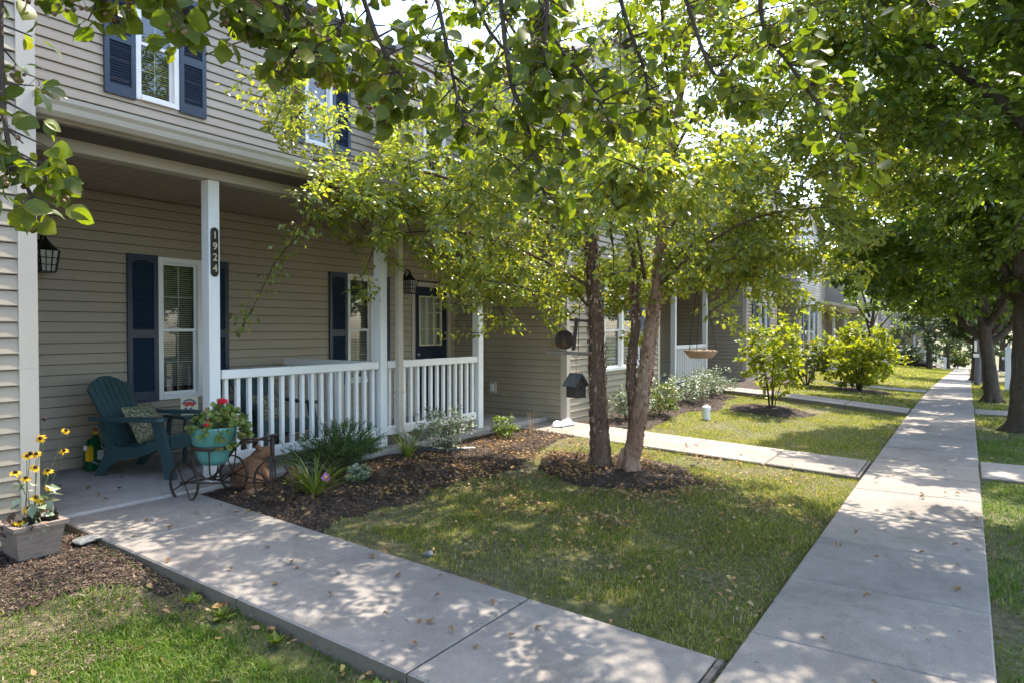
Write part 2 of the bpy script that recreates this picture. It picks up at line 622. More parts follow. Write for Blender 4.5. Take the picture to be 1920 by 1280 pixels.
M['leaf_far'] = mat_leaf('far_leaf', [rgb(.055, .085, .030), rgb(.075, .105, .035), rgb(.10, .13, .04)], (1.2, 1.3, .6, 1), 0.30, 0.5, 0.4)
M['juniper'] = mat_leaf('juniper_needles', [rgb(.045, .090, .028), rgb(.065, .118, .034), rgb(.10, .145, .04)], (1.1, 1.2, .5, 1), 0.25, 0.6, 0.3)
M['petal_yellow'] = mat_island('yellow_petal', [(0, rgb(.62, .32, .006)), (1, rgb(.72, .45, .01))], 0.6, 0.3)
M['petal_red'] = mat_island('red_petal', [(0, rgb(.55, .008, .03)), (1, rgb(.75, .02, .06))], 0.6, 0.25)
M['petal_pink'] = mat_island('pink_petal', [(0, rgb(.42, .12, .38)), (1, rgb(.55, .2, .45))], 0.6, 0.25)
M['flower_eye'] = mat_plain('flower_eye', rgb(.022, .010, .006), 0.9, 0.3, 90)
M['stem'] = mat_plain('green_stem', rgb(.09, .12, .04), 0.7, 0.25, 30)
M['twig'] = mat_plain('twig_bark', rgb(.060, .043, .034), 0.85, 0.25, 30, 0.3)


def mat_bark(name, cols, scale=6, stretch=(1, 1, .22), bs=0.9, bd=0.03, crack=1.0):
    m, nt, b = new_mat(name)
    v = obj_coord(nt, stretch, True)
    n0 = tex_noise(nt, scale * .8, 3, 0.5, v)
    va = nt.nodes.new('ShaderNodeVectorMath')
    va.operation = 'MULTIPLY_ADD'
    nz = nt.nodes.new('ShaderNodeTexNoise')
    nz.inputs['Scale'].default_value = scale * 1.7
    nt.links.new(v, nz.inputs['Vector'])
    nt.links.new(nz.outputs['Color'], va.inputs[0])
    va.inputs[1].default_value = (.16, .16, .16)
    nt.links.new(v, va.inputs[2])
    n1 = tex_noise(nt, scale, 8, 0.72, va.outputs[0], 1.0)
    n2 = tex_noise(nt, scale * 5, 5, 0.75, va.outputs[0], 0.4)
    c = ramp(nt, n1, cols)
    c = mixc(nt, crack, c, ramp(nt, n2, [(0.32, (.30, .28, .26, 1)), (0.52, (1, 1, 1, 1)), (0.75, (1.2, 1.18, 1.15, 1))]), 'MULTIPLY')
    nt.links.new(c, b.inputs['Base Color'])
    b.inputs['Roughness'].default_value = 0.9
    b.inputs['Specular IOR Level'].default_value = 0.25
    ad = nt.nodes.new('ShaderNodeMath')
    ad.operation = 'ADD'
    nt.links.new(n2, ad.inputs[0])
    nt.links.new(n1, ad.inputs[1])
    bump(nt, b, ad.outputs[0], bs, bd)
    return m


M['bark_pear'] = mat_bark('pear_bark', [(0.25, rgb(.055, .042, .032)), (0.55, rgb(.12, .092, .068)), (0.8, rgb(.19, .15, .115))], 9)
M['bark_birch_dark'] = mat_bark('birch_bark_rough', [(0.25, rgb(.075, .045, .031)), (0.5, rgb(.18, .115, .080)), (0.78, rgb(.31, .21, .15))], 10, (1, 1, .35))
M['bark_birch_pale'] = mat_bark('birch_bark_peeling', [(0.25, rgb(.08, .045, .030)), (0.42, rgb(.24, .135, .085)), (0.58, rgb(.38, .25, .175)), (0.72, rgb(.20, .095, .052))], 5.5, (1, 1, .5), 0.6, 0.02, .6)
M['bark_flake'] = mat_island('bark_flakes', [(0, rgb(.16, .075, .04)), (.5, rgb(.33, .20, .13)), (1, rgb(.45, .33, .25))], 0.85, 0.2)


def mat_glass():
    m = bpy.data.materials.new('window_glass')
    m.use_nodes = True
    nt = m.node_tree
    nt.nodes.remove(nt.nodes['Principled BSDF'])
    gl = nt.nodes.new('ShaderNodeBsdfGlossy')
    gl.inputs['Roughness'].default_value = 0.015
    gl.inputs['Color'].default_value = (.95, .97, 1, 1)
    tr = nt.nodes.new('ShaderNodeBsdfTransparent')
    tr.inputs['Color'].default_value = (.78, .82, .80, 1)
    lw = nt.nodes.new('ShaderNodeFresnel')
    lw.inputs['IOR'].default_value = 1.9
    mx = nt.nodes.new('ShaderNodeMixShader')
    nt.links.new(lw.outputs[0], mx.inputs[0])
    nt.links.new(tr.outputs[0], mx.inputs[1])
    nt.links.new(gl.outputs[0], mx.inputs[2])
    nt.links.new(mx.outputs[0], nt.nodes['Material Output'].inputs['Surface'])
    return m


M['glass'] = mat_glass()
M['lamp_glass'] = mat_plain('frosted_lamp_glass', rgb(.45, .44, .40), 0.35, 0.05)


def mat_pillow():
    m, nt, b = new_mat('pillow_fabric')
    v = obj_coord(nt, (28, 28, 90))
    n = tex_noise(nt, 1.6, 2, 0.5, v, 0.6)
    v2 = obj_coord(nt, (4, 4, 4))
    n2 = tex_noise(nt, 2.0, 3, 0.5, v2)
    base = ramp(nt, n2, [(0.35, rgb(.05, .10, .05)), (0.6, rgb(.14, .10, .06)), (0.75, rgb(.07, .11, .06))])
    c = mixc(nt, ramp(nt, n, [(0.48, (0, 0, 0, 1)), (0.56, (1, 1, 1, 1))]), base, rgb(.34, .33, .22))
    nt.links.new(c, b.inputs['Base Color'])
    b.inputs['Roughness'].default_value = 0.95
    return m


M['pillow'] = mat_pillow()


# ------------------------------------------------------------------ terrain
def sstep(a, b, x):
    t = np.clip((np.asarray(x, dtype=float) - a) / (b - a), 0, 1)
    return t * t * (3 - 2 * t)


def gh(x, y):
    """ground height: lawns climb gently to the houses, the street falls away beyond y = 18"""
    x = np.asarray(x, dtype=float)
    y = np.asarray(y, dtype=float)
    t = np.clip((-1.0 - x) / 4.4, 0, 1)
    z = 0.20 * t * t * (3 - 2 * t) * 0.5 + 0.10 * t
    z = z + 0.10 * t * sstep(12.5, 16, y)
    z = z - 0.065 * sstep(2.55, 2.20, y) * np.clip((-1.0 - x) / 1.5, 0, 1) * sstep(-4.9, -3.6, x)
    z = z - 0.13 * sstep(2.35, 2.45, x)
    q = (y - 20) / 4.0
    z = z - 0.036 * 4.0 * np.log1p(np.exp(np.clip(q, -30, 30))) * (q < 30) - 0.036 * (y - 20) * (q >= 30)
    z = z + 0.012 * np.sin(x * 2.3 + 1.1 * y) * np.cos(1.7 * y - .6 * x)
    return z


def ghf(x, y):
    return float(gh(x, y))


def make_ground():
    xs = np.unique(np.concatenate([np.linspace(-260, -20, 25), np.linspace(-20, -8, 13), np.arange(-8, 3.6, 0.12), np.linspace(4, 20, 17), np.linspace(30, 260, 20)]))
    ys = np.unique(np.concatenate([np.linspace(-60, -4, 15), np.arange(-4, 26, 0.15), np.linspace(26, 60, 69), np.linspace(62, 140, 40), np.linspace(150, 420, 28)]))
    X, Y = np.meshgrid(xs, ys, indexing='ij')
    Z = gh(X, np.minimum(Y, 110.0)) - 0.012
    V = np.stack([X, Y, Z], -1).reshape(-1, 3)
    nx, ny = len(xs), len(ys)
    i, j = np.meshgrid(np.arange(nx - 1), np.arange(ny - 1), indexing='ij')
    a = (i * ny + j).ravel()
    F = np.stack([a, a + ny, a + ny + 1, a + 1], -1)
    o = np_mesh('ground', V, F, M['ground'], smooth=True, origin=(0, 0, 0))
    tag(o, kind='structure')


make_ground()


def slab_mesh(mb, x0, x1, y0, y1, zf, th=0.12, c=0.010):
    """paving slab whose top follows zf(x, y), edges tooled round"""
    P = []
    for (i, dz) in ((0.0, -th), (0.0, -c), (c, 0.0)):
        for (x, y) in ((x0 + i, y0 + i), (x1 - i, y0 + i), (x1 - i, y1 - i), (x0 + i, y1 - i)):
            P.append((x, y, zf(x, y) + dz))
    mb.add(P, [(8, 9, 10, 11)] + [(4 + j, 4 + (j + 1) % 4, 8 + (j + 1) % 4, 8 + j) for j in range(4)], 0)
    mb.add(P, [(j, (j + 1) % 4, 4 + (j + 1) % 4, 4 + j) for j in range(4)], 1)


def zdrop(y):
    return ghf(0.5, y)


G = 0.005


def make_walks():
    # main sidewalk along the street
    zs = lambda x, y: ghf(0.5, y) + 0.028 - 0.012 * math.sin(0.5 * 2.3 + 1.1 * y) * math.cos(1.7 * y - .3)
    zs = lambda x, y: 0.022 - 0.036 * 4.0 * math.log1p(math.exp(min(30, (y - 20) / 4.0))) if y < 100 else 0.022 - 0.036 * (y - 20)
    mb = MB()
    ysx = [-6 + 2 * i for i in range(48)]
    for a, b in zip(ysx[:-1], ysx[1:]):
        P = [(-0.955, a, zs(0, a) - .03), (0.125, a, zs(0, a) - .03), (0.125, b, zs(0, b) - .03), (-0.955, b, zs(0, b) - .03)]
        mb.add(P, [(0, 1, 2, 3)])
    sw = mb.build('sidewalk', M['foundation'])
    tag(sw, kind='structure')
    y = -2.35
    ys = [y]
    while y < 38:
        y += 1.02
        ys.append(y)
    for a, b in zip(ys[:-1], ys[1:]):
        mb = MB()
        dz = random.uniform(-.002, .002)
        slab_mesh(mb, -0.965, 0.13, a + G, b - G, lambda x, yy: zs(x, yy) + dz)
        mb.build('slab', [M['concrete'], M['foundation']], sw)
    mb = MB()
    ye = ys[-1]
    while ye < 86:
        slab_mesh(mb, -0.965, 0.13, ye + G, ye + 1.5 - G, zs)
        ye += 1.5
    tag(mb.build('far_slabs', [M['concrete'], M['foundation']], sw), kind='stuff')

    def walk(joints, y0, y1, zf, name='walkway'):
        mb = MB()
        mb.add([(joints[0], y0 + .01, zf(joints[0], 0) - .035), (joints[-1], y0 + .01, zf(joints[-1], 0) - .035),
                (joints[-1], y1 - .01, zf(joints[-1], 0) - .035), (joints[0], y1 - .01, zf(joints[0], 0) - .035)], [(0, 1, 2, 3)])
        w = mb.build(name, M['foundation'])
        tag(w, kind='structure')
        for a, b in zip(joints[:-1], joints[1:]):
            mb = MB()
            dz = random.uniform(-.002, .002)
            slab_mesh(mb, a + G, b - G, y0, y1, lambda x, yy: zf(x, yy) + dz, th=0.14)
            mb.build('slab', [M['concrete'], M['foundation']], w)
        return w

    z1 = lambda x, y: 0.020 + 0.232 * min(1, max(0, (-1.0 - x) / 4.55))
    w1 = walk([-5.55, -4.74, -3.42, -2.13, -1.02], 2.32, 3.37, z1)
    mb = MB()
    mb.box((-1.012, 2.32, -.05), (-0.985, 3.37, 0.020))
    mb.build('expansion_strip', M['expansion'], w1)
    z2 = lambda x, y: 0.020 + 0.19 * min(1, max(0, (-1.0 - x) / 4.55))
    w2 = walk([-5.55, -4.3, -3.05, -2.0, -1.02], 8.43, 9.55, z2)
    mb = MB()
    mb.box((-1.012, 8.43, -.05), (-0.985, 9.55, 0.018))
    mb.build('expansion_strip', M['expansion'], w2)
    z3 = lambda x, y: 0.022 + 0.26 * min(1, max(0, (-1.0 - x) / 3.2))
    walk([-5.6, -4.4, -3.25, -2.1, -0.975], 15.55, 16.45, z3)
    z4 = lambda x, y: zdrop(23.4) + 0.03 + 0.22 * min(1, max(0, (-1.0 - x) / 4.5))
    walk([-5.6, -4.0, -2.5, -0.975], 23.0, 23.9, z4)
    # short pads from the sidewalk to the kerb
    zp = lambda x, y: 0.020
    walk([0.14, 1.2, 2.3], 9.15, 10.25, zp, 'kerb_pad')
    walk([0.14, 1.2, 2.3], 2.75, 3.75, zp, 'kerb_pad')
    walk([0.14, 1.2, 2.3], 16.5, 17.4, lambda x, y: -0.02, 'kerb_pad')

    # street with kerb
    mb = MB()
    ysx = [-40 + 3 * i for i in range(44)]
    for a, b in zip(ysx[:-1], ysx[1:]):
        za, zb = zdrop(a) - .105, zdrop(b) - .105
        mb.add([(2.42, a, za), (9.2, a, za), (9.2, b, zb), (2.42, b, zb)], [(0, 1, 2, 3)])
    tag(mb.build('street', M['asphalt']), kind='structure')
    mb = MB()
    for a, b in zip(ysx[:-1], ysx[1:]):
        za, zb = zdrop(a), zdrop(b)
        for (x0, x1) in ((2.28, 2.43), (9.18, 9.33)):
            mb.add([(x0, a, za + .02), (x1, a, za + .02), (x1, b, zb + .02), (x0, b, zb + .02),
                    (x0, a, za - .12), (x1, a, za - .12), (x1, b, zb - .12), (x0, b, zb - .12)],
                   [(0, 1, 2, 3), (1, 5, 6, 2), (0, 3, 7, 4), (0, 4, 5, 1)])
    tag(mb.build('kerb', M['concrete']), kind='structure')
    mb = MB()
    zc = zdrop(89.0)
    mb.add([(-60, 87, zc + .05), (80, 87, zc + .05), (80, 95, zc - .1), (-60, 95, zc - .1)], [(0, 1, 2, 3)])
    tag(mb.build('cross_street', M['concrete']), kind='structure')


make_walks()
# ------------------------------------------------------------------ houses
XF, XB = -5.22, -7.45
SLAB = 0.27
CEIL = 3.07
EAVE = 5.90
COURSE = 0.104


def rect_cells(L, z0, z1, holes):
    us = sorted(set([0, L] + [h[0] for h in holes] + [h[1] for h in holes]))
    zs = sorted(set([z0, z1] + [h[2] for h in holes] + [h[3] for h in holes]))
    us = [u for u in us if 0 <= u <= L]
    zs = [z for z in zs if z0 <= z <= z1]
    for a, b in zip(us[:-1], us[1:]):
        for c, d in zip(zs[:-1], zs[1:]):
            um, zm = (a + b) / 2, (c + d) / 2
            if not any(h[0] < um < h[1] and h[2] < zm < h[3] for h in holes):
                yield a, b, c, d


def segs(L, holes, za, zb):
    """stretches of a course that are not cut away by an opening"""
    cuts = sorted([(h[0], h[1]) for h in holes if h[2] < (za + zb) / 2 < h[3]])
    out = []
    u = 0.0
    for (a, b) in cuts:
        if a > u + 0.01:
            out.append((u, a))
        u = max(u, b)
    if L > u + 0.01:
        out.append((u, L))
    return out


def wall(house, O, U, N, L, z0, z1, holes=(), single=True, name='wall', mat=None, dz=0.0, pre=None, rake=None):
    """lapped siding on a sheathing sheet. O = (x, y) start, U = along, N = outwards"""
    holes = list(holes)
    mat = mat or M['siding']
    U = Vector((U[0], U[1], 0))
    N = Vector((N[0], N[1], 0))
    o = Vector((O[0], O[1], dz))
    mb = MB()
    P = lambda u, n, z: o + U * u + N * n + Vector((0, 0, z))
    for (a, b, c, d) in rect_cells(L, z0, z1, holes):
        mb.add([P(a, -.01, c), P(b, -.01, c), P(b, -.01, d), P(a, -.01, d)], [(0, 1, 2, 3)])
    w = mb.build(name, M['sheath'], house)
    allb = MB()
    z = z0
    while z < z1 - 0.02:
        zt = min(z + COURSE, z1)
        k = 0.0013 * random.uniform(-1, 1)
        for (ua, ub) in segs(L, holes, z, zt):
            b = MB() if single else allb
            sec = [(-.004, z + .004), (.019 + k, z), (.021 + k, z + .006), (.014 + k * .5, z + .052), (.0035, zt - .006)]
            pts = [P(ua, n, zz) for (n, zz) in sec] + [P(ub, n, zz) for (n, zz) in sec]
            m = len(sec)
            f = [(i, i + m, i + m + 1, i + 1) for i in range(m - 1)]
            f += [tuple(range(m)), tuple(range(2 * m - 1, m - 1, -1))]
            b.add(pts, f)
            if single:
                b.build('siding_board', mat, w)
        z = zt
    if not single and allb.v:
        tag(allb.build('siding_boards', mat, w), kind='stuff')
    return w


def fbox(mb, o, U, N, u0, u1, n0, n1, z0, z1, mi=0):
    p = []
    for z in (z0, z1):
        for (u, n) in ((u0, n0), (u1, n0), (u1, n1), (u0, n1)):
            p.append(o + U * u + N * n + Vector((0, 0, z)))
    mb.add(p, [(0, 3, 2, 1), (4, 5, 6, 7), (0, 1, 5, 4), (1, 2, 6, 5), (2, 3, 7, 6), (3, 0, 4, 7)], mi)


def window(house, O, U, N, u0, u1, z0, z1, dz=0.0, twin=False, blind=0.85, fw=0.055, detail=True):
    U = Vector((U[0], U[1], 0))
    N = Vector((N[0], N[1], 0))
    o = Vector((O[0], O[1], dz))
    mb = MB()
    n0, n1 = -.05, .035
    fbox(mb, o, U, N, u0, u0 + fw, n0, n1, z0, z1)
    fbox(mb, o, U, N, u1 - fw, u1, n0, n1, z0, z1)
    fbox(mb, o, U, N, u0 + fw, u1 - fw, n0, n1, z1 - fw, z1)
    fbox(mb, o, U, N, u0 + fw, u1 - fw, n0, n1 + .012, z0, z0 + fw * .9)
    w = mb.build('window', M['white'], house)
    bays = [(u0 + fw, u1 - fw)]
    if twin:
        um = (u0 + u1) / 2
        mb = MB()
        fbox(mb, o, U, N, um - .04, um + .04, n0, n1 - .004, z0 + fw * .9, z1 - fw)
        mb.build('mullion', M['white'], w)
        bays = [(u0 + fw, um - .04), (um + .04, u1 - fw)]
    zm = z0 + (z1 - z0) * 0.485
    for (a, b) in bays:
        for (c, d, nn) in ((z0 + fw * .9, zm + .012, -.022), (zm - .012, z1 - fw, -.004)):
            sw = 0.026
            s = MB()
            fbox(s, o, U, N, a + .001, a + sw, nn - .02, nn, c, d)
            fbox(s, o, U, N, b - sw, b - .001, nn - .02, nn, c, d)
            fbox(s, o, U, N, a + sw, b - sw, nn - .02, nn, c, c + sw * 1.2)
            fbox(s, o, U, N, a + sw, b - sw, nn - .02, nn, d - sw, d)
            s.build('sash', M['white'], w)
            s = MB()
            fbox(s, o, U, N, (a + b) / 2 - .006, (a + b) / 2 + .006, nn - .018, nn - .013, c + sw * 1.2, d - sw)
            fbox(s, o, U, N, a + sw, b - sw, nn - .0175, nn - .0135, (c + d) / 2 - .006, (c + d) / 2 + .006)
            s.build('glazing_bars', M['white'], w)
            s = MB()
            q = [o + U * uu + N * (nn - .011) + Vector((0, 0, zz)) for (uu, zz) in ((a + sw, c + sw), (b - sw, c + sw), (b - sw, d - sw), (a + sw, d - sw))]
            s.add(q, [(0, 1, 2, 3)])
            s.build('pane', M['glass'], w)
        # slatted blind hanging behind the glass
        s = MB()
        zb = z1 - fw - (z1 - z0 - 2 * fw) * blind
        z = z1 - fw - .02
        st = 0.024 if detail else 0.06
        while z > zb:
            q = [o + U * uu + N * nn2 + Vector((0, 0, zz)) for (uu, nn2, zz) in
                 ((a + .004, -.078, z), (b - .004, -.078, z), (b - .004, -.062, z - st * .62), (a + .004, -.062, z - st * .62))]
            s.add(q, [(0, 1, 2, 3)])
            z -= st
        tag(s.build('blind', M['blind'], w), kind='stuff')
    s = MB()
    D = -.55
    q = [o + U * uu + N * nn + Vector((0, 0, zz)) for nn in (-.051, D) for (uu, zz) in ((u0, z0), (u1, z0), (u1, z1), (u0, z1))]
    s.add(q, [(4, 5, 6, 7), (0, 1, 5, 4), (1, 2, 6, 5), (2, 3, 7, 6), (3, 0, 4, 7)])
    s.build('dark_room_box', M['room'], w)
    return (u0 - .0, u1 + .0, z0, z1)


def shutter(house, O, U, N, u0, u1, z0, z1, dz=0.0, mat=None):
    U = Vector((U[0], U[1], 0))
    N = Vector((N[0], N[1], 0))
    o = Vector((O[0], O[1], dz))
    mat = mat or M['shutter']
    st = 0.05
    zm = z0 + (z1 - z0) * 0.46
    mb = MB()
    fbox(mb, o, U, N, u0, u0 + st, .016, .046, z0, z1)
    fbox(mb, o, U, N, u1 - st, u1, .016, .046, z0, z1)
    rails = [(z0, z0 + .11), (zm - .045, zm + .045)]
    for (a, b) in rails:
        fbox(mb, o, U, N, u0 + st, u1 - st, .016, .0455, a, b)
    # arched top rail
    n = 8
    top = []
    for i in range(n + 1):
        t = i / n
        top.append((u0 + st + (u1 - u0 - 2 * st) * t, z1 - .09 + .03 * math.sin(math.pi * t)))
    for i in range(n):
        (ua, za), (ub, zb) = top[i], top[i + 1]
        p = [o + U * ua + N * nn + Vector((0, 0, z)) for nn in (.016, .0455) for z in (za, z1)] + \
            [o + U * ub + N * nn + Vector((0, 0, z)) for nn in (.016, .0455) for z in (zb, z1)]
        mb.add(p, [(2, 3, 7, 6), (0, 2, 6, 4), (1, 5, 7, 3), (0, 4, 5, 1)])
    fbox(mb, o, U, N, u0 + .01, u1 - .01, .012, .0185, z0 + .01, z1 - .01)
    s = mb.build('shutter', mat, house)
    lv = MB()
    for (a, b) in ((z0 + .115, zm - .05), (zm + .05, z1 - .07)):
        z = a
        while z < b - .012:
            p = [o + U * uu + N * nn + Vector((0, 0, zz)) for uu in (u0 + st, u1 - st) for (nn, zz) in ((.040, z), (.042, z + .004), (.020, z + .030), (.018, z + .026))]
            lv.add(p, [(0, 4, 5, 1), (1, 5, 6, 2), (3, 2, 6, 7), (0, 3, 7, 4)])
            z += .029
    tag(lv.build('louvres', mat, s), kind='stuff')


def door(house, O, U, N, u0, u1, z0, z1, dz=0.0):
    U = Vector((U[0], U[1], 0))
    N = Vector((N[0], N[1], 0))
    o = Vector((O[0], O[1], dz))
    f = 0.07
    mb = MB()
    fbox(mb, o, U, N, u0, u0 + f, -.05, .03, z0, z1)
    fbox(mb, o, U, N, u1 - f, u1, -.05, .03, z0, z1)
    fbox(mb, o, U, N, u0 + f, u1 - f, -.05, .03, z1 - f, z1)
    d = mb.build('door', M['trim'], house)
    a, b = u0 + f, u1 - f
    la, lb = a + (b - a) * .16, b - (b - a) * .16
    lz0, lz1 = z0 + (z1 - z0) * .52, z1 - .22
    mb = MB()
    for (p, q, r, s) in ((a, la, z0 + .01, z1 - f), (lb, b, z0 + .01, z1 - f), (la, lb, z0 + .01, lz0), (la, lb, lz1, z1 - f)):
        fbox(mb, o, U, N, p, q, -.045, -.008, r, s)
    for (p, q) in ((a + .1, (a + b) / 2 - .03), ((a + b) / 2 + .03, b - .1)):
        fbox(mb, o, U, N, p, q, -.009, .000, z0 + .2, lz0 - .14)
    mb.build('door_leaf', M['door'], d)
    mb = MB()
    w = .022
    fbox(mb, o, U, N, la, la + w, -.04, .004, lz0, lz1)
    fbox(mb, o, U, N, lb - w, lb, -.04, .004, lz0, lz1)
    fbox(mb, o, U, N, la + w, lb - w, -.04, .004, lz0, lz0 + w)
    fbox(mb, o, U, N, la + w, lb - w, -.04, .004, lz1 - w, lz1)
    for i in (1, 2):
        u = la + (lb - la) * i / 3
        fbox(mb, o, U, N, u - .007, u + .007, -.03, .002, lz0 + w, lz1 - w)
        z = lz0 + (lz1 - lz0) * i / 3
        fbox(mb, o, U, N, la + w, lb - w, -.029, .0015, z - .007, z + .007)
    mb.build('light_frame', M['cream'], d)
    mb = MB()
    mb.add([o + U * uu + N * -.032 + Vector((0, 0, zz)) for (uu, zz) in ((la, lz0), (lb, lz0), (lb, lz1), (la, lz1))], [(0, 1, 2, 3)])
    mb.build('pane', M['glass'], d)
    mb = MB()
    k = 26
    P = []
    for i in range(k + 1):
        u = la + (lb - la) * i / k
        n = -.075 + .012 * math.sin(i * 1.9)
        P += [o + U * u + N * n + Vector((0, 0, lz0)), o + U * u + N * n + Vector((0, 0, lz1))]
    mb.add(P, [(2 * i, 2 * i + 2, 2 * i + 3, 2 * i + 1) for i in range(k)])
    mb.build('curtain', M['blind'], d, smooth=True)
    mb = MB()
    hu = a + .06
    mb.tube([o + U * hu + N * n + Vector((0, 0, z0 + .98)) for n in (-.01, .03)], .012, 8)
    mb.blob(o + U * hu + N * .045 + Vector((0, 0, z0 + .98)), (.028, .028, .028), 10, 6)
    mb.build('handle', M['metal'], d, smooth=True)


def trim_corner(house, x, y, sx, sy, z0, z1, w=0.09, dz=0):
    """L-shaped corner post; sx, sy point outwards from the house corner"""
    mb = MB()
    t = .022
    xa, xb = sorted((x + sx * t, x - sx * w))
    ya, yb = sorted((y + sy * t, y - sy * w))
    mb.cbox((xa, ya, z0 + dz), (xb, yb, z1 + dz), .006)
    mb.build('corner_trim', M['trim'], house)


def railing(house, a, b, dz=0.0, zt=1.28, zb0=.40, zb1=.505, post=False):
    """white vinyl rail: top rail, bottom rail, square balusters"""
    r = empty('railing', ((a[0] + b[0]) / 2, (a[1] + b[1]) / 2, SLAB + dz), parent=house)
    A = Vector((a[0], a[1], 0))
    B = Vector((b[0], b[1], 0))
    d = (B - A)
    L = d.length
    d.normalize()
    ang = math.atan2(d.y, d.x)
    Mx = Matrix.Translation((a[0], a[1], dz)) @ Matrix.Rotation(ang, 4, 'Z')
    mb = MB()
    mb.cbox((0, -.045, zt - .085), (L, .045, zt), .008, M=Mx)
    mb.build('top_rail', M['white'], r)
    mb = MB()
    mb.cbox((0, -.030, zb0), (L, .030, zb1), .006, M=Mx)
    mb.build('bottom_rail', M['white'], r)
    n = max(2, int(round(L / .128)))
    me = None
    for i in range(n):
        u = (i + .5) * L / n
        q = Mx @ Vector((u, 0, zb1 - .01))
        if me is None:
            s = MB()
            s.cbox((-.019, -.019, 0), (.019, .019, zt - .075 - zb1 + .01), .004, M=Matrix.Rotation(ang, 4, 'Z'))
            s.v = [tuple(Vector(p) + q) for p in s.v]
            ob = s.build('baluster', M['white'], r, origin=q)
            me = ob.data
        else:
            ob = bpy.data.objects.new('baluster', me)
            COL.objects.link(ob)
            ob.parent = r
            ob.location = np.array(q) - ORG[r.name]
    return r


def porch_post(house, x, y, z0, z1, w=.108):
    mb = MB()
    h = w / 2
    mb.cbox((x - h, y - h, z0), (x + h, y + h, z1), .006)
    return mb.build('porch_post', M['white'], house)


def lantern(house, x, y, z):
    """black carriage lantern on the wall x, its arm pointing to +x"""
    L = empty('wall_lantern', (x, y, z), parent=house)
    mb = MB()
    mb.lathe([(.0, 0), (.055, 0), (.055, .012), (.03, .025), (0, .025)], n=14, M=Matrix.Translation((x, y, z + .1)) @ Matrix.Rotation(math.pi / 2, 4, 'Y'))
    pts = []
    for i in range(11):
        t = i / 10
        pts.append((x + .02 + .12 * t, y, z + .10 + .11 * math.sin(math.pi * t * .9)))
    mb.tube(pts, .011, 6)
    mb.build('bracket', M['black'], L)
    cx, cz = x + .14, z + .06
    mb = MB()
    mb.lathe([(.012, .10), (.03, .07), (.055, .035), (.105, -.01), (.112, -.02), (.09, -.02), (0, -.015)], (cx, y, cz), 6)
    mb.lathe([(0, .145), (.012, .13), (.006, .115), (.012, .10)], (cx, y, cz), 8)
    mb.build('cap', M['black'], L)
    mb = MB()
    s, s2, h = .085, .062, .20
    for (i, j) in ((-1, -1), (1, -1), (1, 1), (-1, 1)):
        mb.bar((cx + i * s, y + j * s, cz - .02), (cx + i * s2, y + j * s2, cz - .02 - h), .012, .012)
    for t in (.36, .68, 1.0):
        q = s + (s2 - s) * t
        zz = cz - .02 - h * t
        for k in range(4):
            c = [(-1, -1), (1, -1), (1, 1), (-1, 1)]
            (i, j), (i2, j2) = c[k], c[(k + 1) % 4]
            mb.bar((cx + i * q, y + j * q, zz), (cx + i2 * q, y + j2 * q, zz), .007, .009)
    for k in range(4):
        c = [(-1, -1), (1, -1), (1, 1), (-1, 1)]
        (i, j), (i2, j2) = c[k], c[(k + 1) % 4]
        for t in (1 / 3, 2 / 3):
            a, b = i + (i2 - i) * t, j + (j2 - j) * t
            mb.bar((cx + a * s, y + b * s, cz - .02), (cx + a * s2, y + b * s2, cz - .02 - h), .007, .007)
    mb.box((cx - s2, y - s2, cz - .03 - h), (cx + s2, y + s2, cz - .018 - h))
    mb.build('cage', M['black'], L)
    mb = MB()
    P = [(cx + i * k, y + j * k, zz) for (k, zz) in ((s - .012, cz - .022), (s2 - .012, cz - .016 - h)) for (i, j) in ((-1, -1), (1, -1), (1, 1), (-1, 1))]
    mb.add(P, [(k, (k + 1) % 4, 4 + (k + 1) % 4, 4 + k) for k in range(4)])
    mb.build('glass', M['lamp_glass'], L)


def gutter_run(house, y0, y1, dz=0.0):
    mb = MB()
    sec = [(-5.33, 3.12), (-5.25, 3.12), (-5.215, 3.15), (-5.205, 3.19), (-5.185, 3.215), (-5.18, 3.245), (-5.195, 3.245), (-5.205, 3.22), (-5.33, 3.16)]
    P = [(x, y0, z + dz) for x, z in sec] + [(x, y1, z + dz) for x, z in sec]
    m = len(sec)
    mb.add(P, [(i, (i + 1) % m, m + (i + 1) % m, m + i) for i in range(m)] + [tuple(range(m)), tuple(range(2 * m - 1, m - 1, -1))])
    mb.build('gutter', M['trim'], house)
    mb = MB()
    mb.box((-5.352, y0, 3.105 + dz), (-5.33, y1, 3.24 + dz))
    mb.build('fascia', M['trim'], house)


def roof_slab(house, P4, th=.12, name='roof', mat=None):
    P4 = [Vector(p) for p in P4]
    n = (P4[1] - P4[0]).cross(P4[3] - P4[0]).normalized()
    if n.z < 0:
        n = -n
    mb = MB()
    mb.add(P4 + [p - n * th for p in P4], [(0, 1, 2, 3), (4, 7, 6, 5), (0, 4, 5, 1), (1, 5, 6, 2), (2, 6, 7, 3), (3, 7, 4, 0)])
    return mb.build(name, mat or M['shingle'], house)


def gable(house, y0, y1, x, z0, rise, dz=0.0):
    mb = MB()
    z = z0
    ym = (y0 + y1) / 2
    while z < z0 + rise - .02:
        zt = min(z + COURSE, z0 + rise)
        k = 1 - (z - z0) / rise
        k2 = 1 - (zt - z0) / rise
        hw, hw2 = (y1 - y0) / 2 * k, (y1 - y0) / 2 * k2
        mb.add([(x + .0145, ym - hw, z + dz), (x + .0145, ym + hw, z + dz), (x + .003, ym + hw2, zt + dz), (x + .003, ym - hw2, zt + dz), (x - .01, ym - hw, z + dz), (x - .01, ym + hw, z + dz)],
               [(0, 1, 2, 3), (4, 5, 1, 0)])
        z = zt
    tag(mb.build('gable', M['siding'], house), kind='stuff')


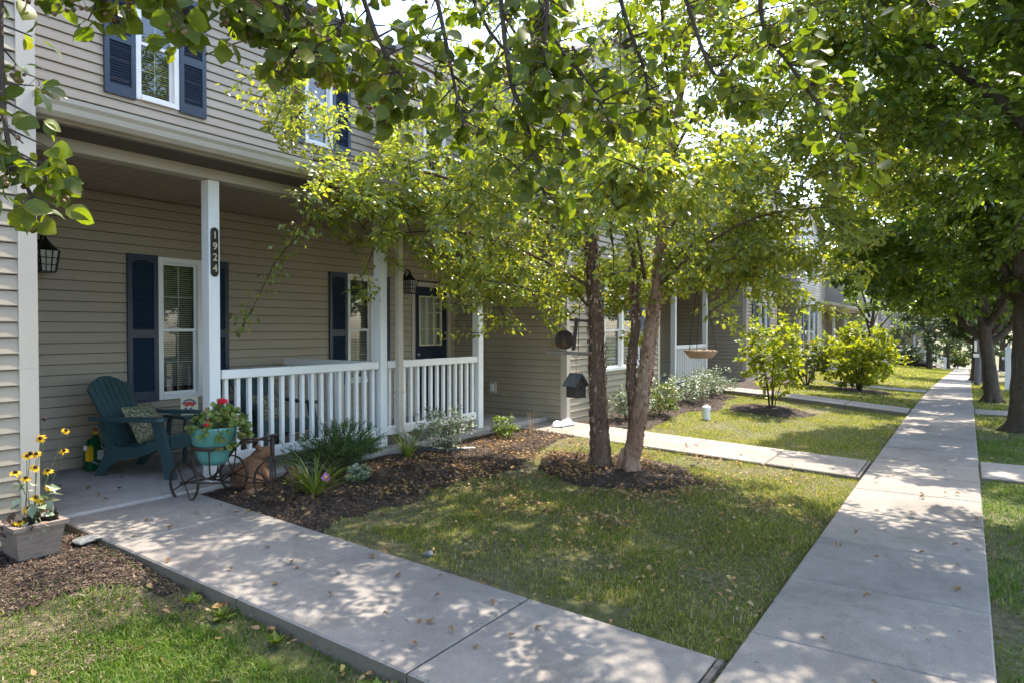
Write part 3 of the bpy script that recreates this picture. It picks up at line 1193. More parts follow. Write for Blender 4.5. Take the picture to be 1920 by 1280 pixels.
def townhouse(y0, y1, y2, label, near=0, wing_win=None, posts=(), lower=(), upper=(), doors=(), rails=(), dz=0.0, bay=None, side_plain=False, last=False):
    h = empty('townhouse', (XB, (y0 + y2) / 2, SLAB + dz))
    tag(h, label, 'house', 'beige townhouses along the sidewalk')
    single = near > 0
    Uy, Nx = (0, 1), (1, 0)
    zb = .14
    # projecting wing: front, the flank that faces back down the street, the flank towards its porch
    holes = []
    for (a, b, c, d, tw, sh) in (wing_win or []):
        window(h, (XF, y0), Uy, Nx, a, b, c, d, dz, tw, .95, detail=near > 1)
        holes.append((a, b, c, d))
        if sh:
            shutter(h, (XF, y0), Uy, Nx, a - sh, a - .005, c - .02, d + .02, dz)
            shutter(h, (XF, y0), Uy, Nx, b + .005, b + sh, c - .02, d + .02, dz)
    wall(h, (XF, y0), Uy, Nx, y1 - y0, zb, EAVE, holes, single, dz=dz)
    wall(h, (-14.0, y0) if side_plain else (XB - .3, y0), (1, 0), (0, -1), (XF + 14.0) if side_plain else (XF - XB + .3), zb, EAVE, (), single and y0 > 0, dz=dz)
    wall(h, (XF, y1), (-1, 0), (0, 1), XF - XB, zb, EAVE, (), False, dz=dz)
    trim_corner(h, XF, y0, 1, -1, zb - .05, EAVE, dz=dz)
    trim_corner(h, XF, y1, 1, 1, zb - .05, EAVE, dz=dz)
    # recessed wall under the porch roof
    holes = []
    for (a, b, c, d, sh) in lower:
        window(h, (XB, y1), Uy, Nx, a - y1, b - y1, c, d, dz, False, .95 if near > 1 else .8, detail=near > 1)
        holes.append((a - y1, b - y1, c, d))
        if sh:
            shutter(h, (XB, y1), Uy, Nx, a - y1 - sh, a - y1 - .005, c - .01, d + .01, dz)
            shutter(h, (XB, y1), Uy, Nx, b - y1 + .005, b - y1 + sh, c - .01, d + .01, dz)
    for (a, b) in doors:
        door(h, (XB, y1), Uy, Nx, a - y1, b - y1, SLAB, 2.42, dz)
        holes.append((a - y1, b - y1, SLAB, 2.42))
    wall(h, (XB, y1), Uy, Nx, y2 - y1, SLAB, CEIL, holes, single, dz=dz)
    # upper storey
    holes = []
    ye = bay[0] if bay else y2
    for (a, b, c, d, sh) in upper:
        window(h, (XB, y1), Uy, Nx, a - y1, b - y1, c, d, dz, False, .95, detail=near > 1)
        holes.append((a - y1, b - y1, c, d))
        if sh:
            shutter(h, (XB, y1), Uy, Nx, a - y1 - sh, a - y1 - .005, c - .02, d + .01, dz)
            shutter(h, (XB, y1), Uy, Nx, b - y1 + .005, b - y1 + sh, c - .02, d + .01, dz)
    wall(h, (XB, y1), Uy, Nx, ye - y1, 3.33, EAVE, holes, single, dz=dz)
    if bay:
        bx = bay[1]
        wall(h, (XB, ye), (1, 0), (0, -1), bx - XB, 3.3, EAVE, (), single, dz=dz)
        a, b, c, d = bay[2]
        window(h, (bx, ye), Uy, Nx, a - ye, b - ye, c, d, dz, False, .95)
        wall(h, (bx, ye), Uy, Nx, y2 - ye, 3.3, EAVE, [(a - ye, b - ye, c, d)], single, dz=dz)
        trim_corner(h, bx, ye, 1, -1, 3.3, EAVE, .08, dz)
    # porch: slab, ceiling, beam, roof, gutter
    mb = MB()
    mb.cbox((XB - .1, y1 + .0, -.1 + dz), (-5.56, y2, SLAB + dz), .008)
    mb.build('porch_floor', M['concrete_porch'], h)
    if near > 1:
        c = MB()
        c.box((XB + .01, y1, CEIL + .02 + dz), (-5.33, y2, CEIL + .10 + dz))
        pc = c.build('porch_ceiling', M['sheath'], h)
        y = y1 + .01
        while y < y2 - .05:
            s = MB()
            s.cbox((XB + .02, y + .003, CEIL + dz), (-5.825, min(y + .099, y2 - .01), CEIL + .018 + dz), .005)
            s.build('soffit_plank', M['ceil'], pc)
            y += .102
    else:
        c = MB()
        c.box((XB + .01, y1, CEIL + dz), (-5.33, y2, CEIL + .10 + dz))
        c.build('porch_ceiling', M['ceil'], h)
    mb = MB()
    mb.cbox((-5.82, y1 + .002, 3.0 + dz), (-5.665, y2 - .002, 3.125 + dz), .006)
    mb.build('porch_beam', M['trim'], h)
    mb = MB()
    mb.box((-5.664, y1 + .002, 3.118 + dz), (-5.353, y2 - .002, 3.14 + dz))
    mb.build('soffit', M['ceil'], h)
    gutter_run(h, y1 + .005, y2 - .005, dz)
    roof_slab(h, [(-5.24, y1 + .01, 3.265 + dz), (-5.24, y2 - .01, 3.265 + dz), (XB + .02, y2 - .01, 3.80 + dz), (XB + .02, y1 + .01, 3.80 + dz)], .05, 'porch_roof')
    for (px, py) in posts:
        porch_post(h, px, py, SLAB + dz, 3.0 + dz)
    for (a, b) in rails:
        railing(h, a, b, dz)
    # main roof and the gabled roof of the wing, back and end walls
    e = .35
    roof_slab(h, [(XB + e, y0, EAVE - .05 + dz), (XB + e, y2 + (.3 if last else 0), EAVE - .05 + dz), (-11.5, y2 + (.3 if last else 0), 8.0 + dz), (-11.5, y0, 8.0 + dz)])
    roof_slab(h, [(-11.5, y0, 8.0 + dz), (-11.5, y2, 8.0 + dz), (-16.0, y2, 5.8 + dz), (-16.0, y0, 5.8 + dz)])
    ym = (y0 + y1) / 2
    rise = .5 * (y1 - y0) / 2
    gable(h, y0, y1, XF, EAVE, rise, dz)
    ov = .22
    for s in (-1, 1):
        ya = y0 - ov if s < 0 else y1 + ov
        roof_slab(h, [(XF + ov, ya, EAVE - .5 * ov + .07 + dz), (XF + ov, ym, EAVE + rise + .07 + dz), (-10.2, ym, EAVE + rise + .07 + dz), (-10.2, ya, EAVE - .5 * ov + .07 + dz)], .1)
    mb = MB()
    for (p, q) in (((-15.6, y0), (-15.6, y2)), ((XB - .02, y2 - .02), (-15.6, y2 - .02)), ((-15.6, y0 + .03), (XF - .02, y0 + .03))):
        mb.add([(p[0], p[1], dz), (q[0], q[1], dz), (q[0], q[1], EAVE + dz), (p[0], p[1], EAVE + dz)], [(0, 1, 2, 3)])
    mb.build('rear_wall', M['siding'], h)
    return h


house1 = townhouse(-1.75, 2.03, 9.36, 'beige sided townhouse behind the covered porch with the teal armchair', 2,
                   wing_win=[(.9, 2.4, .95, 2.4, True, .38), (.9, 2.4, 4.0, 5.4, True, .38)],
                   posts=[(-5.74, 3.66), (-5.74, 5.82), (-5.74, 7.74)],
                   lower=[(4.10, 4.62, .88, 2.45, .335), (6.86, 7.38, .88, 2.45, .335)],
                   upper=[(3.88, 4.36, 4.12, 5.40, .325), (6.12, 6.60, 4.16, 5.40, .325)],
                   doors=[(8.24, 9.22)],
                   rails=[((-5.74, 3.735), (-5.74, 5.745)), ((-5.74, 5.895), (-5.74, 7.665)), ((-5.82, 5.80), (-7.43, 5.80))],
                   bay=(7.56, -6.87, (7.86, 8.38, 4.02, 5.45)))
lantern(house1, XB + .015, 2.95, 2.36)
lantern(house1, XB + .015, 8.05, 2.38)
house2 = townhouse(9.36, 13.2, 19.77, 'beige townhouse with a twin window behind the birch trunks', 1,
                   wing_win=[(1.26, 2.80, .94, 2.38, True, .52), (1.26, 2.80, 4.0, 5.4, True, .4)],
                   posts=[(-5.74, 13.45), (-5.74, 15.45), (-5.74, 17.75)],
                   lower=[(16.4, 17.0, .88, 2.45, .33)], upper=[(15.0, 15.6, 4.1, 5.4, .33), (17.4, 18.0, 4.1, 5.4, .33)],
                   doors=[(13.5, 14.5)],
                   rails=[((-5.74, 15.52), (-5.74, 17.68))])
house3 = townhouse(19.77, 23.4, 27.1, 'beige townhouse partly hidden by the lime green sapling', 0,
                   wing_win=[(.9, 2.3, .95, 2.5, True, .3), (.9, 2.3, 4.0, 5.4, True, .3)],
                   posts=[(-5.74, 25.2)], lower=[], upper=[], doors=[(24.0, 25.0)], dz=-.05)
house4 = townhouse(27.1, 31.3, 46.8, 'beige townhouse with blue shuttered window behind the large round shrub', 0,
                   wing_win=[(.9, 3.0, .85, 3.05, True, .45), (.9, 3.0, 4.1, 5.5, True, .45)],
                   posts=[(-5.74, 34.6), (-5.74, 38.5), (-5.74, 42.5)], lower=[(36.2, 37.2, .9, 2.5, .3), (40, 41, .9, 2.5, .3)],
                   upper=[(34.5, 35.3, 4.1, 5.4, .3), (39, 39.8, 4.1, 5.4, .3)], doors=[(33.5, 34.4)], dz=-.35)
house5 = townhouse(46.8, 53.8, 57.4, 'distant beige townhouse fifth along the row with narrow front window', 0,
                   wing_win=[(2.0, 4.6, .9, 2.9, True, .5)], posts=[(-5.74, 55.5)], dz=-1.0)
house6 = townhouse(57.4, 63.0, 71.6, 'farthest beige townhouse at the end of the row', 0,
                   wing_win=[(1.6, 3.8, .9, 2.9, True, .5)], posts=[(-5.74, 65), (-5.74, 69)], lower=[(66, 67.2, .9, 2.5, .3)], dz=-1.4, last=True)


# downspout, outlet and plaque on the near porch
def downspout(y, x=-5.60):
    mb = MB()
    pts = [(-5.24, y, 3.13), (-5.26, y, 3.06), (x, y, 2.80), (x, y, 2.7), (x, y, .50), (x + .02, y, .44), (x + .13, y + .02, .375), (x + .19, y + .03, .365)]
    prev = None
    for a, b in zip(pts[:-1], pts[1:]):
        mb.bar(a, b, .075, .055, up=(1, 0, 0) if abs(a[0] - b[0]) < .05 else (0, 0, 1))
    d = mb.build('downspout', M['trim'], house1)
    mb = MB()
    for z in (2.3, .9):
        mb.box((x - .045, y - .045, z), (x + .035, y + .045, z + .03))
    mb.build('strap', M['trim'], d)


downspout(5.99)

pl = empty('number_plaque', (-5.683, 3.66, 2.35))
tag(pl, 'black oval house number plaque reading 1924 on the porch post', 'house number')
mb = MB()
n = 14
pr = []
for i in range(n + 1):
    a = math.pi * i / n
    pr.append((.037 * math.cos(a), .185 + .037 * math.sin(a)))
for i in range(n + 1):
    a = math.pi + math.pi * i / n
    pr.append((.037 * math.cos(a), -.185 + .037 * math.sin(a)))
k = len(pr)
PX = -5.685
P = [(PX, 3.66 + u, 2.35 + z) for u, z in pr] + [(PX + .010, 3.66 + u, 2.35 + z) for u, z in pr] + [(PX + .013, 3.66 + u * .85, 2.35 + z * .97) for u, z in pr]
mb.add(P, [(i, (i + 1) % k, k + (i + 1) % k, k + i) for i in range(k)] + [(k + i, k + (i + 1) % k, 2 * k + (i + 1) % k, 2 * k + i) for i in range(k)] + [tuple(range(2 * k, 3 * k))])
mb.build('plate', M['black'], pl)
for i, ch in enumerate('1924'):
    cu = bpy.data.curves.new('digit', 'FONT')
    cu.body = ch
    cu.size = .092
    cu.align_x = 'CENTER'
    cu.align_y = 'CENTER'
    cu.extrude = .002
    cu.offset = .0012
    tmp = bpy.data.objects.new('digit', cu)
    COL.objects.link(tmp)
    me = bpy.data.meshes.new_from_object(tmp)
    bpy.data.objects.remove(tmp)
    me.materials.clear()
    me.materials.append(M['gold'])
    ob = bpy.data.objects.new('digit', me)
    COL.objects.link(ob)
    ob.parent = pl
    ob.rotation_euler = (math.pi / 2, 0, math.pi / 2)
    ob.location = (.0135, 0, .150 - .100 * i)

ob = empty('outlet_box', (-6.6, 9.33, .69), parent=house2)
mb = MB()
mb.cbox((-6.66, 9.305, .60), (-6.54, 9.345, .78), .006)
mb.build('backplate', M['trim'], ob)
mb = MB()
mb.cbox((-6.63, 9.285, .63), (-6.57, 9.304, .75), .005)
mb.build('cover', M['white'], ob)


# the far porch house at the end of the row
def far_house():
    dz = zdrop(74.0)
    h = empty('porch_house', (-6, 76, dz))
    tag(h, 'distant house with white porch railing and stairs at the end of the sidewalk', 'house')
    mb = MB()
    mb.box((-14, 73.5, dz - .3), (-5.0, 84, dz + 6.0))
    mb.build('wall', M['siding'], h)
    mb = MB()
    mb.box((-4.98, 76.5, dz - .3), (-3.2, 84, dz + 4.0))
    mb.build('side_wing', M['cream'], h)
    mb = MB()
    mb.box((-5.6, 71.9, dz + .55), (-2.9, 76.4, dz + .75))
    mb.build('porch_floor', M['wood_grey'], h)
    mb = MB()
    mb.box((-5.5, 72.3, dz - .3), (-3.1, 76.3, dz + .54))
    mb.build('porch_skirt', M['wood_dark'], h)
    mb = MB()
    mb.box((-5.8, 71.7, dz + 3.5), (-2.7, 76.4, dz + 3.9))
    mb.build('porch_roof', M['shingle'], h)
    for (x, y) in ((-5.0, 72.1), (-3.05, 72.1), (-4.0, 72.1)):
        mb = MB()
        mb.box((x - .07, y - .07, dz + .75), (x + .07, y + .07, dz + 3.5))
        mb.build('porch_post', M['white'], h)
    mb = MB()
    for z in (.85, 1.75):
        mb.box((-5.5, 72.0, dz + z), (-3.1, 72.1, dz + z + .12))
    r = mb.build('railing', M['white'], h)
    for i in range(13):
        mb = MB()
        x = -5.4 + i * .185
        mb.box((x - .035, 72.01, dz + .97), (x + .035, 72.09, dz + 1.75))
        mb.build('baluster', M['white'], r)
    st = MB()
    for i in range(4):
        st.box((-2.9 + i * .3, 72.2, dz - .1), (-2.6 + i * .3, 73.8, dz + .6 - i * .18))
    st.build('stairs', M['wood_grey'], h)
    mb = MB()
    for y in (72.1,):
        mb.bar((-2.85, y, dz + 1.75), (-1.6, y, dz + 1.0), .08, .12)
        mb.bar((-2.85, y, dz + .85), (-1.6, y, dz + .12), .08, .12)
        mb.box((-1.68, y - .08, dz - .2), (-1.52, y + .08, dz + 1.15))
        mb.box((-2.93, y - .08, dz + .5), (-2.79, y + .08, dz + 1.95))
    sr = mb.build('stair_railing', M['white'], h)
    for i in range(7):
        mb = MB()
        t = (i + .7) / 7.6
        x = -2.85 + 1.25 * t
        mb.box((x - .03, 72.07, dz + .85 - .73 * t), (x + .03, 72.13, dz + 1.75 - .75 * t))
        mb.build('baluster', M['white'], sr)
    for (x0, x1) in ((-7.2, -6.4), (-4.4, -3.7)):
        mb = MB()
        mb.box((x0, 73.42 if x0 < -5 else 76.42, dz + 1.2), (x1, 73.5 if x0 < -5 else 76.5, dz + 2.8))
        mb.build('window', M['white'], h)
        mb = MB()
        mb.box((x0 + .08, 73.40 if x0 < -5 else 76.40, dz + 1.28), (x1 - .08, 73.43 if x0 < -5 else 76.43, dz + 2.72))
        mb.build('pane', M['glass'], h)
    roof_slab(h, [(-4.6, 73, dz + 5.9), (-4.6, 84.4, dz + 5.9), (-9.5, 84.4, dz + 8.6), (-9.5, 73, dz + 8.6)])
    roof_slab(h, [(-9.5, 73, dz + 8.6), (-9.5, 84.4, dz + 8.6), (-14.4, 84.4, dz + 5.9), (-14.4, 73, dz + 5.9)])


far_house()
# ------------------------------------------------------------------ porch furniture and ornaments
def make_chair():
    """moulded adirondack armchair, x forwards, y to its left"""
    c = empty('armchair', (0, 0, 0))
    # fan of back slats, rounded at the top, leaning back
    lean = math.radians(27)
    nb = 7
    base = Vector((-.20, 0, .24))
    up = Vector((-math.sin(lean), 0, math.cos(lean)))
    nr = Vector((math.cos(lean), 0, math.sin(lean)))
    arc = lambda yy: .765 - 1.75 * yy * yy
    for i in range(nb):
        lo, hi = (i / nb - .5), ((i + 1) / nb - .5)
        g = .0045
        P = []
        for s in (-1, 1):
            off = nr * (.011 * s)
            yl0, yr0 = lo * .45 + g, hi * .45 - g
            yl1, yr1 = lo * .545 + g, hi * .545 - g
            ym = (yl1 + yr1) / 2
            P += [base + off + Vector((0, yl0, 0)), base + off + Vector((0, yr0, 0)), base + off + up * arc(yr1) + Vector((0, yr1, 0)),
                  base + off + up * (arc(ym) + .004) + Vector((0, ym, 0)), base + off + up * arc(yl1) + Vector((0, yl1, 0))]
        mb = MB()
        mb.add(P, [(0, 4, 3, 2, 1), (5, 6, 7, 8, 9)] + [(i2, (i2 + 1) % 5, 5 + (i2 + 1) % 5, 5 + i2) for i2 in range(5)])
        mb.build('back_slat', M['teal'], c, local=True)
    mb = MB()
    mb.bar(base + up * .30 - nr * .022 + Vector((0, -.26, 0)), base + up * .30 - nr * .022 + Vector((0, .26, 0)), .05, .02, up=nr)
    mb.bar(base + up * .02 - nr * .022 + Vector((0, -.25, 0)), base + up * .02 - nr * .022 + Vector((0, .25, 0)), .06, .02, up=nr)
    mb.build('back_rail', M['teal'], c, local=True)
    # seat slats follow a dip
    for i in range(6):
        t = i / 5
        x = -.18 + .50 * t
        z = .255 + .105 * t ** 1.3
        mb = MB()
        mb.cbox((x - .044, -.245, z), (x + .042, .245, z + .022), .006)
        mb.build('seat_slat', M['teal'], c, local=True)
    mb = MB()
    mb.cbox((.345, -.25, .25), (.372, .25, .385), .008)
    mb.build('front_apron', M['teal'], c, local=True)
    for s in (-1, 1):
        y = s * .275
        mb = MB()      # side rail that runs down to the rear foot
        prof = [(.36, .385), (.36, .27), (.05, .19), (-.20, .12), (-.36, -.0), (-.29, 0), (-.16, .13)]
        prof = [(.36, .39), (.36, .29), (.12, .215), (-.14, .155), (-.26, .10), (-.34, 0), (-.26, 0), (-.19, .10), (-.13, .225), (-.22, .40), (-.28, .40), (-.30, .36)]
        prof = [(.36, .385), (.36, .29), (.10, .20), (-.15, .15), (-.255, .09), (-.33, 0), (-.41, 0), (-.33, .15), (-.27, .25), (-.36, .50), (-.30, .50), (-.20, .28), (.05, .285)]
        k = len(prof)
        th = .018
        P = [(x, y - th, z) for x, z in prof] + [(x, y + th, z) for x, z in prof]
        mb.add(P, [tuple(range(k)), tuple(range(2 * k - 1, k - 1, -1))] + [(i, k + i, k + (i + 1) % k, (i + 1) % k) for i in range(k)])
        mb.build('side_rail', M['teal'], c, local=True)
        mb = MB()      # front leg, slanting forwards to the foot
        prof = [(.23, .535), (.33, .535), (.47, 0), (.38, 0), (.315, .25)]
        k = len(prof)
        yy = s * .318
        th = .025
        P = [(x, yy - th, z) for x, z in prof] + [(x, yy + th, z) for x, z in prof]
        mb.add(P, [tuple(range(k)), tuple(range(2 * k - 1, k - 1, -1))] + [(i, k + i, k + (i + 1) % k, (i + 1) % k) for i in range(k)])
        mb.build('front_leg', M['teal'], c, local=True)
        mb = MB()      # broad flat arm
        out = [(-.40, .015), (-.40, .07), (.18, .10), (.33, .085), (.375, .045), (.375, .0), (.33, -.03), (.1, -.025)]
        P = []
        for z in (.53, .562):
            P += [(x, s * (.30 + q * 1.0), z + .006 * (x > .3)) for x, q in out]
        k = len(out)
        mb.add(P, [tuple(range(k)), tuple(range(2 * k - 1, k - 1, -1))] + [(i, k + i, k + (i + 1) % k, (i + 1) % k) for i in range(k)])
        mb.build('arm', M['teal'], c, local=True)
    return c


def place(o, loc, rz):
    o.location = loc
    o.rotation_euler = (0, 0, rz)
    ORG[o.name] = np.array(loc, dtype=float)
    return o


chair = make_chair()
place(chair, (-6.62, 3.60, SLAB), math.radians(24))
tag(chair, 'teal plastic slatted armchair with patterned pillow in front of the porch window', 'chair', 'teal porch armchairs')
chair2 = copy_tree(chair)
place(chair2, (-6.62, 4.98, SLAB), math.radians(-8))
tag(chair2, 'teal armchair seen behind the white porch railing balusters', 'chair', 'teal porch armchairs')


def pillow(loc, rot, label, s=.20):
    mb = MB()
    n = 12
    V = []
    for sgn in (1, -1):
        for i in range(n + 1):
            for j in range(n + 1):
                u, v = -1 + 2 * i / n, -1 + 2 * j / n
                h = .075 * ((1 - u * u) * (1 - v * v)) ** .42 * sgn
                k = 1 - .07 * (abs(u) < .8) * (1 - abs(u)) - .0
                V.append((u * s * (1 - .06 * (1 - v * v)), v * s * (1 - .06 * (1 - u * u)), h))
    F = []
    m = (n + 1) ** 2
    for q in range(2):
        for i in range(n):
            for j in range(n):
                a = q * m + i * (n + 1) + j
                f = (a, a + n + 1, a + n + 2, a + 1)
                F.append(f if q == 0 else f[::-1])
    mb.add(V, F)
    o = mb.build('pillow', M['pillow'], smooth=True, local=True)
    o.location = loc
    o.rotation_euler = rot
    tag(o, label, 'pillow', 'green patterned pillows')
    return o


a = math.radians(24)
pillow((-6.62 + math.cos(a) * -.09, 3.60 + math.sin(a) * -.09, SLAB + .475), (math.radians(4), math.radians(60), a), 'green patterned square pillow on the armchair by the window')
a = math.radians(-8)
pillow((-6.62 + math.cos(a) * -.07, 4.98 + math.sin(a) * -.07, SLAB + .47), (0, math.radians(58), a), 'green patterned pillow on the armchair behind the railing')

# side table with the little welcome tile
t = empty('side_table', (-7.0, 4.22, SLAB))
tag(t, 'small dark side table standing between the two porch armchairs', 'table')
mb = MB()
mb.cbox((-7.2, 4.02, SLAB + .44), (-6.8, 4.42, SLAB + .47), .008)
mb.build('table_top', M['teal'], t)
for i in (-1, 1):
    for j in (-1, 1):
        mb = MB()
        mb.bar((-7.0 + i * .15, 4.22 + j * .15, SLAB + .44), (-7.0 + i * .18, 4.22 + j * .18, SLAB), .035, .035, up=(1, 0, 0))
        mb.build('leg', M['teal'], t)
sg = empty('painted_tile', (-6.93, 4.16, SLAB + .47))
tag(sg, 'small painted tile with red and blue design beside the porch post', 'sign')
Mx = Matrix.Translation((-6.93, 4.16, SLAB + .47)) @ Matrix.Rotation(math.radians(-28), 4, 'Z') @ Matrix.Rotation(math.radians(-12), 4, 'Y')
mb = MB()
mb.cbox((-.008, -.085, 0), (.008, .085, .19), .004, M=Mx)
mb.build('plate', M['cream'], sg)
mb = MB()
for (y, z, r) in ((-.025, .115, .026), (.025, .115, .026), (0, .125, .022)):
    mb.lathe([(0, .0085), (r, .0085), (r, .011), (0, .012)], n=10, M=Mx @ Matrix.Translation((0, y, z)) @ Matrix.Rotation(math.pi / 2, 4, 'Y'))
mb.build('red_emblem', M['red'], sg)
mb = MB()
for i in range(4):
    for j in range(3):
        if (i + j) % 2 == 0:
            mb.box((.0085, -.048 + i * .024, .02 + j * .02), (.0105, -.024 + i * .024, .04 + j * .02), M=Mx)
for i in range(9):
    an = math.radians(20 + i * 17.5)
    mb.box((.0085, -.008, .055), (.0105, .008, .075), M=Mx @ Matrix.Translation((0, 0, .10)) @ Matrix.Rotation(an - math.pi / 2, 4, 'X'))
mb.build('blue_checks', M['blue'], sg)

# green jug of garden spray
j = empty('sprayer_jug', (-7.22, 3.32, SLAB))
tag(j, 'green plastic spray jug with yellow trigger and white coiled hose on porch floor', 'jug')
jm = Matrix.Translation((-7.20, 3.32, SLAB)) @ Matrix.Rotation(math.radians(24), 4, 'Z')
mb = MB()
P = []
rings = [(0, .95), (.02, 1), (.20, 1), (.25, .93), (.29, .72), (.31, .42), (.32, .3), (.345, .28)]
n = 20
for (z, s) in rings:
    for k in range(n):
        q = 2 * math.pi * k / n
        ex = abs(math.cos(q)) ** .6 * math.copysign(1, math.cos(q))
        ey = abs(math.sin(q)) ** .6 * math.copysign(1, math.sin(q))
        P.append(jm @ Vector((.055 * ex * s, .105 * ey * (s if s > .9 else s * .9) + (.02 if z > .27 else 0), z)))
F = [(i * n + k, i * n + (k + 1) % n, i * n + n + (k + 1) % n, i * n + n + k) for i in range(len(rings) - 1) for k in range(n)]
F += [tuple(range(n - 1, -1, -1)), tuple(range((len(rings) - 1) * n, len(rings) * n))]
mb.add(P, F)
mb.build('body', M['green_plastic'], j, smooth=True)
mb = MB()
mb.tube([jm @ Vector(p) for p in [(0, -.05, .30), (0, -.085, .285), (0, -.10, .24), (0, -.095, .20)]], .012, 8)
mb.build('grip', M['green_plastic'], j, smooth=True)
mb = MB()
mb.lathe([(.024, .345), (.024, .375), (.0, .378)], n=12, M=jm @ Matrix.Translation((0, .02, 0)))
mb.build('cap', M['yellow_plastic'], j)
mb = MB()
mb.lathe([(.013, .378), (.013, .41), (.0, .415)], n=10, M=jm @ Matrix.Translation((0, .02, 0)))
mb.build('valve', M['red'], j)
mb = MB()
mb.cbox((.03, -.145, .10), (.075, -.095, .25), .012, M=jm)
mb.cbox((.035, -.165, .20), (.07, -.10, .245), .01, M=jm)
sp = mb.build('spray_trigger', M['yellow_plastic'], j)
mb = MB()
mb.cbox((.04, -.185, .215), (.066, -.165, .265), .006, M=jm)
mb.build('nozzle', M['white_plastic'], sp)
mb = MB()
pts = []
for i in range(44):
    t_ = i / 43
    pts.append(jm @ Vector((.062 + .006 * math.sin(i * 1.1), .035 + .020 * math.sin(i * .9) + .012 * math.sin(i * .33), .385 - .36 * t_)))
for i in range(14):
    t_ = i / 13
    pts.append(jm @ Vector((.068, .03 - .15 * t_ + .006 * math.sin(i * 2), .03 + .075 * t_ + .012 * math.sin(i * 1.7))))
mb.tube(pts, .0035, 5)
mb.build('hose', M['white_plastic'], j, smooth=True)
mb = MB()
mb.cbox((.0535, -.02, .10), (.058, .06, .19), .002, M=jm)
mb.build('label_panel', M['white_plastic'], j)

# iron tricycle plant stand
TR = empty('tricycle_stand', (-5.22, 3.43, .2))
tag(TR, 'rusty iron tricycle plant stand with three spoked wheels in the mulch', 'plant stand')


def wheel(c, R, ns, w=.022, ax=(0, 1, 0)):
    mb = MB()
    c = Vector(c)
    ax = Vector(ax).normalized()
    u = ax.orthogonal().normalized()
    v = ax.cross(u)
    n = 36
    P = []
    for i in range(n):
        q = 2 * math.pi * i / n
        d = u * math.cos(q) + v * math.sin(q)
        for (rr, aa) in ((R, -w / 2), (R, w / 2), (R - .008, w / 2), (R - .008, -w / 2)):
            P.append(c + d * rr + ax * aa)
    mb.add(P, [(i * 4 + k, ((i + 1) % n) * 4 + k, ((i + 1) % n) * 4 + (k + 1) % 4, i * 4 + (k + 1) % 4) for i in range(n) for k in range(4)])
    wh = mb.build('wheel', M['iron'], TR)
    for i in range(ns):
        q = 2 * math.pi * (i + .18) / ns
        d = u * math.cos(q) + v * math.sin(q)
        s = MB()
        s.tube([c, c + d * (R - .004)], .006, 5)
        s.build('spoke', M['iron'], wh)
    s = MB()
    s.tube([c - ax * .03, c + ax * .03], .016, 8)
    s.build('hub', M['iron'], wh)


gr_ = .195
FWc = (-4.79, 3.60, gr_ - .005 + .19)
RA = (-5.42, 3.20, .21 + .165)
RB = (-5.42, 3.66, .21 + .165)
wheel(FWc, .192, 6, ax=(-.25, .97, 0))
wheel(RA, .165, 4, ax=(-.16, .98, 0))
wheel(RB, .165, 4, ax=(-.16, .98, 0))
mb = MB()
mb.tube([RA, RB], .008, 6)
mb.tube([(-5.42, 3.43, .375), (-5.2, 3.47, .36), FWc], .008, 6)
mb.tube([(-5.42, 3.20, .375), FWc], .006, 6)
mb.tube([(-5.42, 3.66, .375), FWc], .006, 6)
pts = []
for i in range(13):
    t_ = i / 12
    pts.append((-5.42 + .42 * t_, 3.43 + .10 * t_, .375 + .36 * math.sin(t_ * math.pi * .5) ** 1.6))
mb.tube(pts, .011, 6)
mb.tube([pts[-1], (-4.86, 3.585, .735), (-4.80, 3.60, .725)], .008, 6)
mb.build('frame', M['iron'], TR)
mb = MB()
ax_ = Vector((-.25, .97, 0)).normalized()
top = Vector((FWc[0], FWc[1], FWc[2] + .205))
mb.bar(top + ax_ * .0, top + Vector((-.01, 0, .17)), .034, .022, up=(0, 1, 0))
for s in (-1, 1):
    mb.tube([Vector(FWc) + ax_ * (s * .03), top + ax_ * (s * .028) + Vector((0, 0, -.0)), top + Vector((0, 0, .02))], .007, 6)
mb.build('fork', M['iron'], TR)
mb = MB()
hb = top + Vector((-.01, 0, .17))
pts = []
for i in range(17):
    t_ = -1 + 2 * i / 16
    pts.append(hb + Vector((-.20 * abs(t_) ** 1.4 + .03, 0, 0)) + ax_ * (.15 * math.sin(t_ * 1.4)) + Vector((0, 0, .028 * math.cos(t_ * 3))))
mb.tube(pts, .010, 7)
mb.build('handlebar', M['iron'], TR, smooth=True)
PC = Vector((-5.32, 3.41, 0))
mb = MB()
mb.torus((PC.x, PC.y, .665), .176, .010, n=32, sq=1.8)
for k in range(4):
    q = math.pi / 4 + k * math.pi / 2
    d = Vector((math.cos(q), math.sin(q), 0))
    mb.tube([PC + d * .176 + Vector((0, 0, .665)), PC + d * .172 + Vector((0, 0, .56)), PC + d * .15 + Vector((0, 0, .46)), PC + d * .06 + Vector((0, 0, .385)), PC + Vector((0, 0, .375))], .007, 5)
mb.build('pot_holder', M['iron'], TR)

pot = empty('flower_pot', (PC.x, PC.y, .50))
tag(pot, 'turquoise glazed flower pot held in the iron tricycle stand', 'pot')
mb = MB()
mb.lathe([(0, .515), (.095, .515), (.125, .56), (.155, .66), (.163, .685), (.170, .69), (.183, .815), (.186, .83), (.178, .835), (.170, .825), (.165, .80)], (PC.x, PC.y, 0), 40)
mb.build('vessel', M['pot'], pot, smooth=True)
mb = MB()
mb.lathe([(0, .80), (.168, .795)], (PC.x, PC.y, 0), 24)
mb.build('soil', M['soilpot'], pot)

# squat clay frog beside the tricycle
fr = empty('frog_statue', (-5.50, 4.02, .2))
tag(fr, 'weathered brown clay animal statue sitting behind the tricycle', 'statue')
mb = MB()
fx, fy, fz = -5.47, 3.90, .19


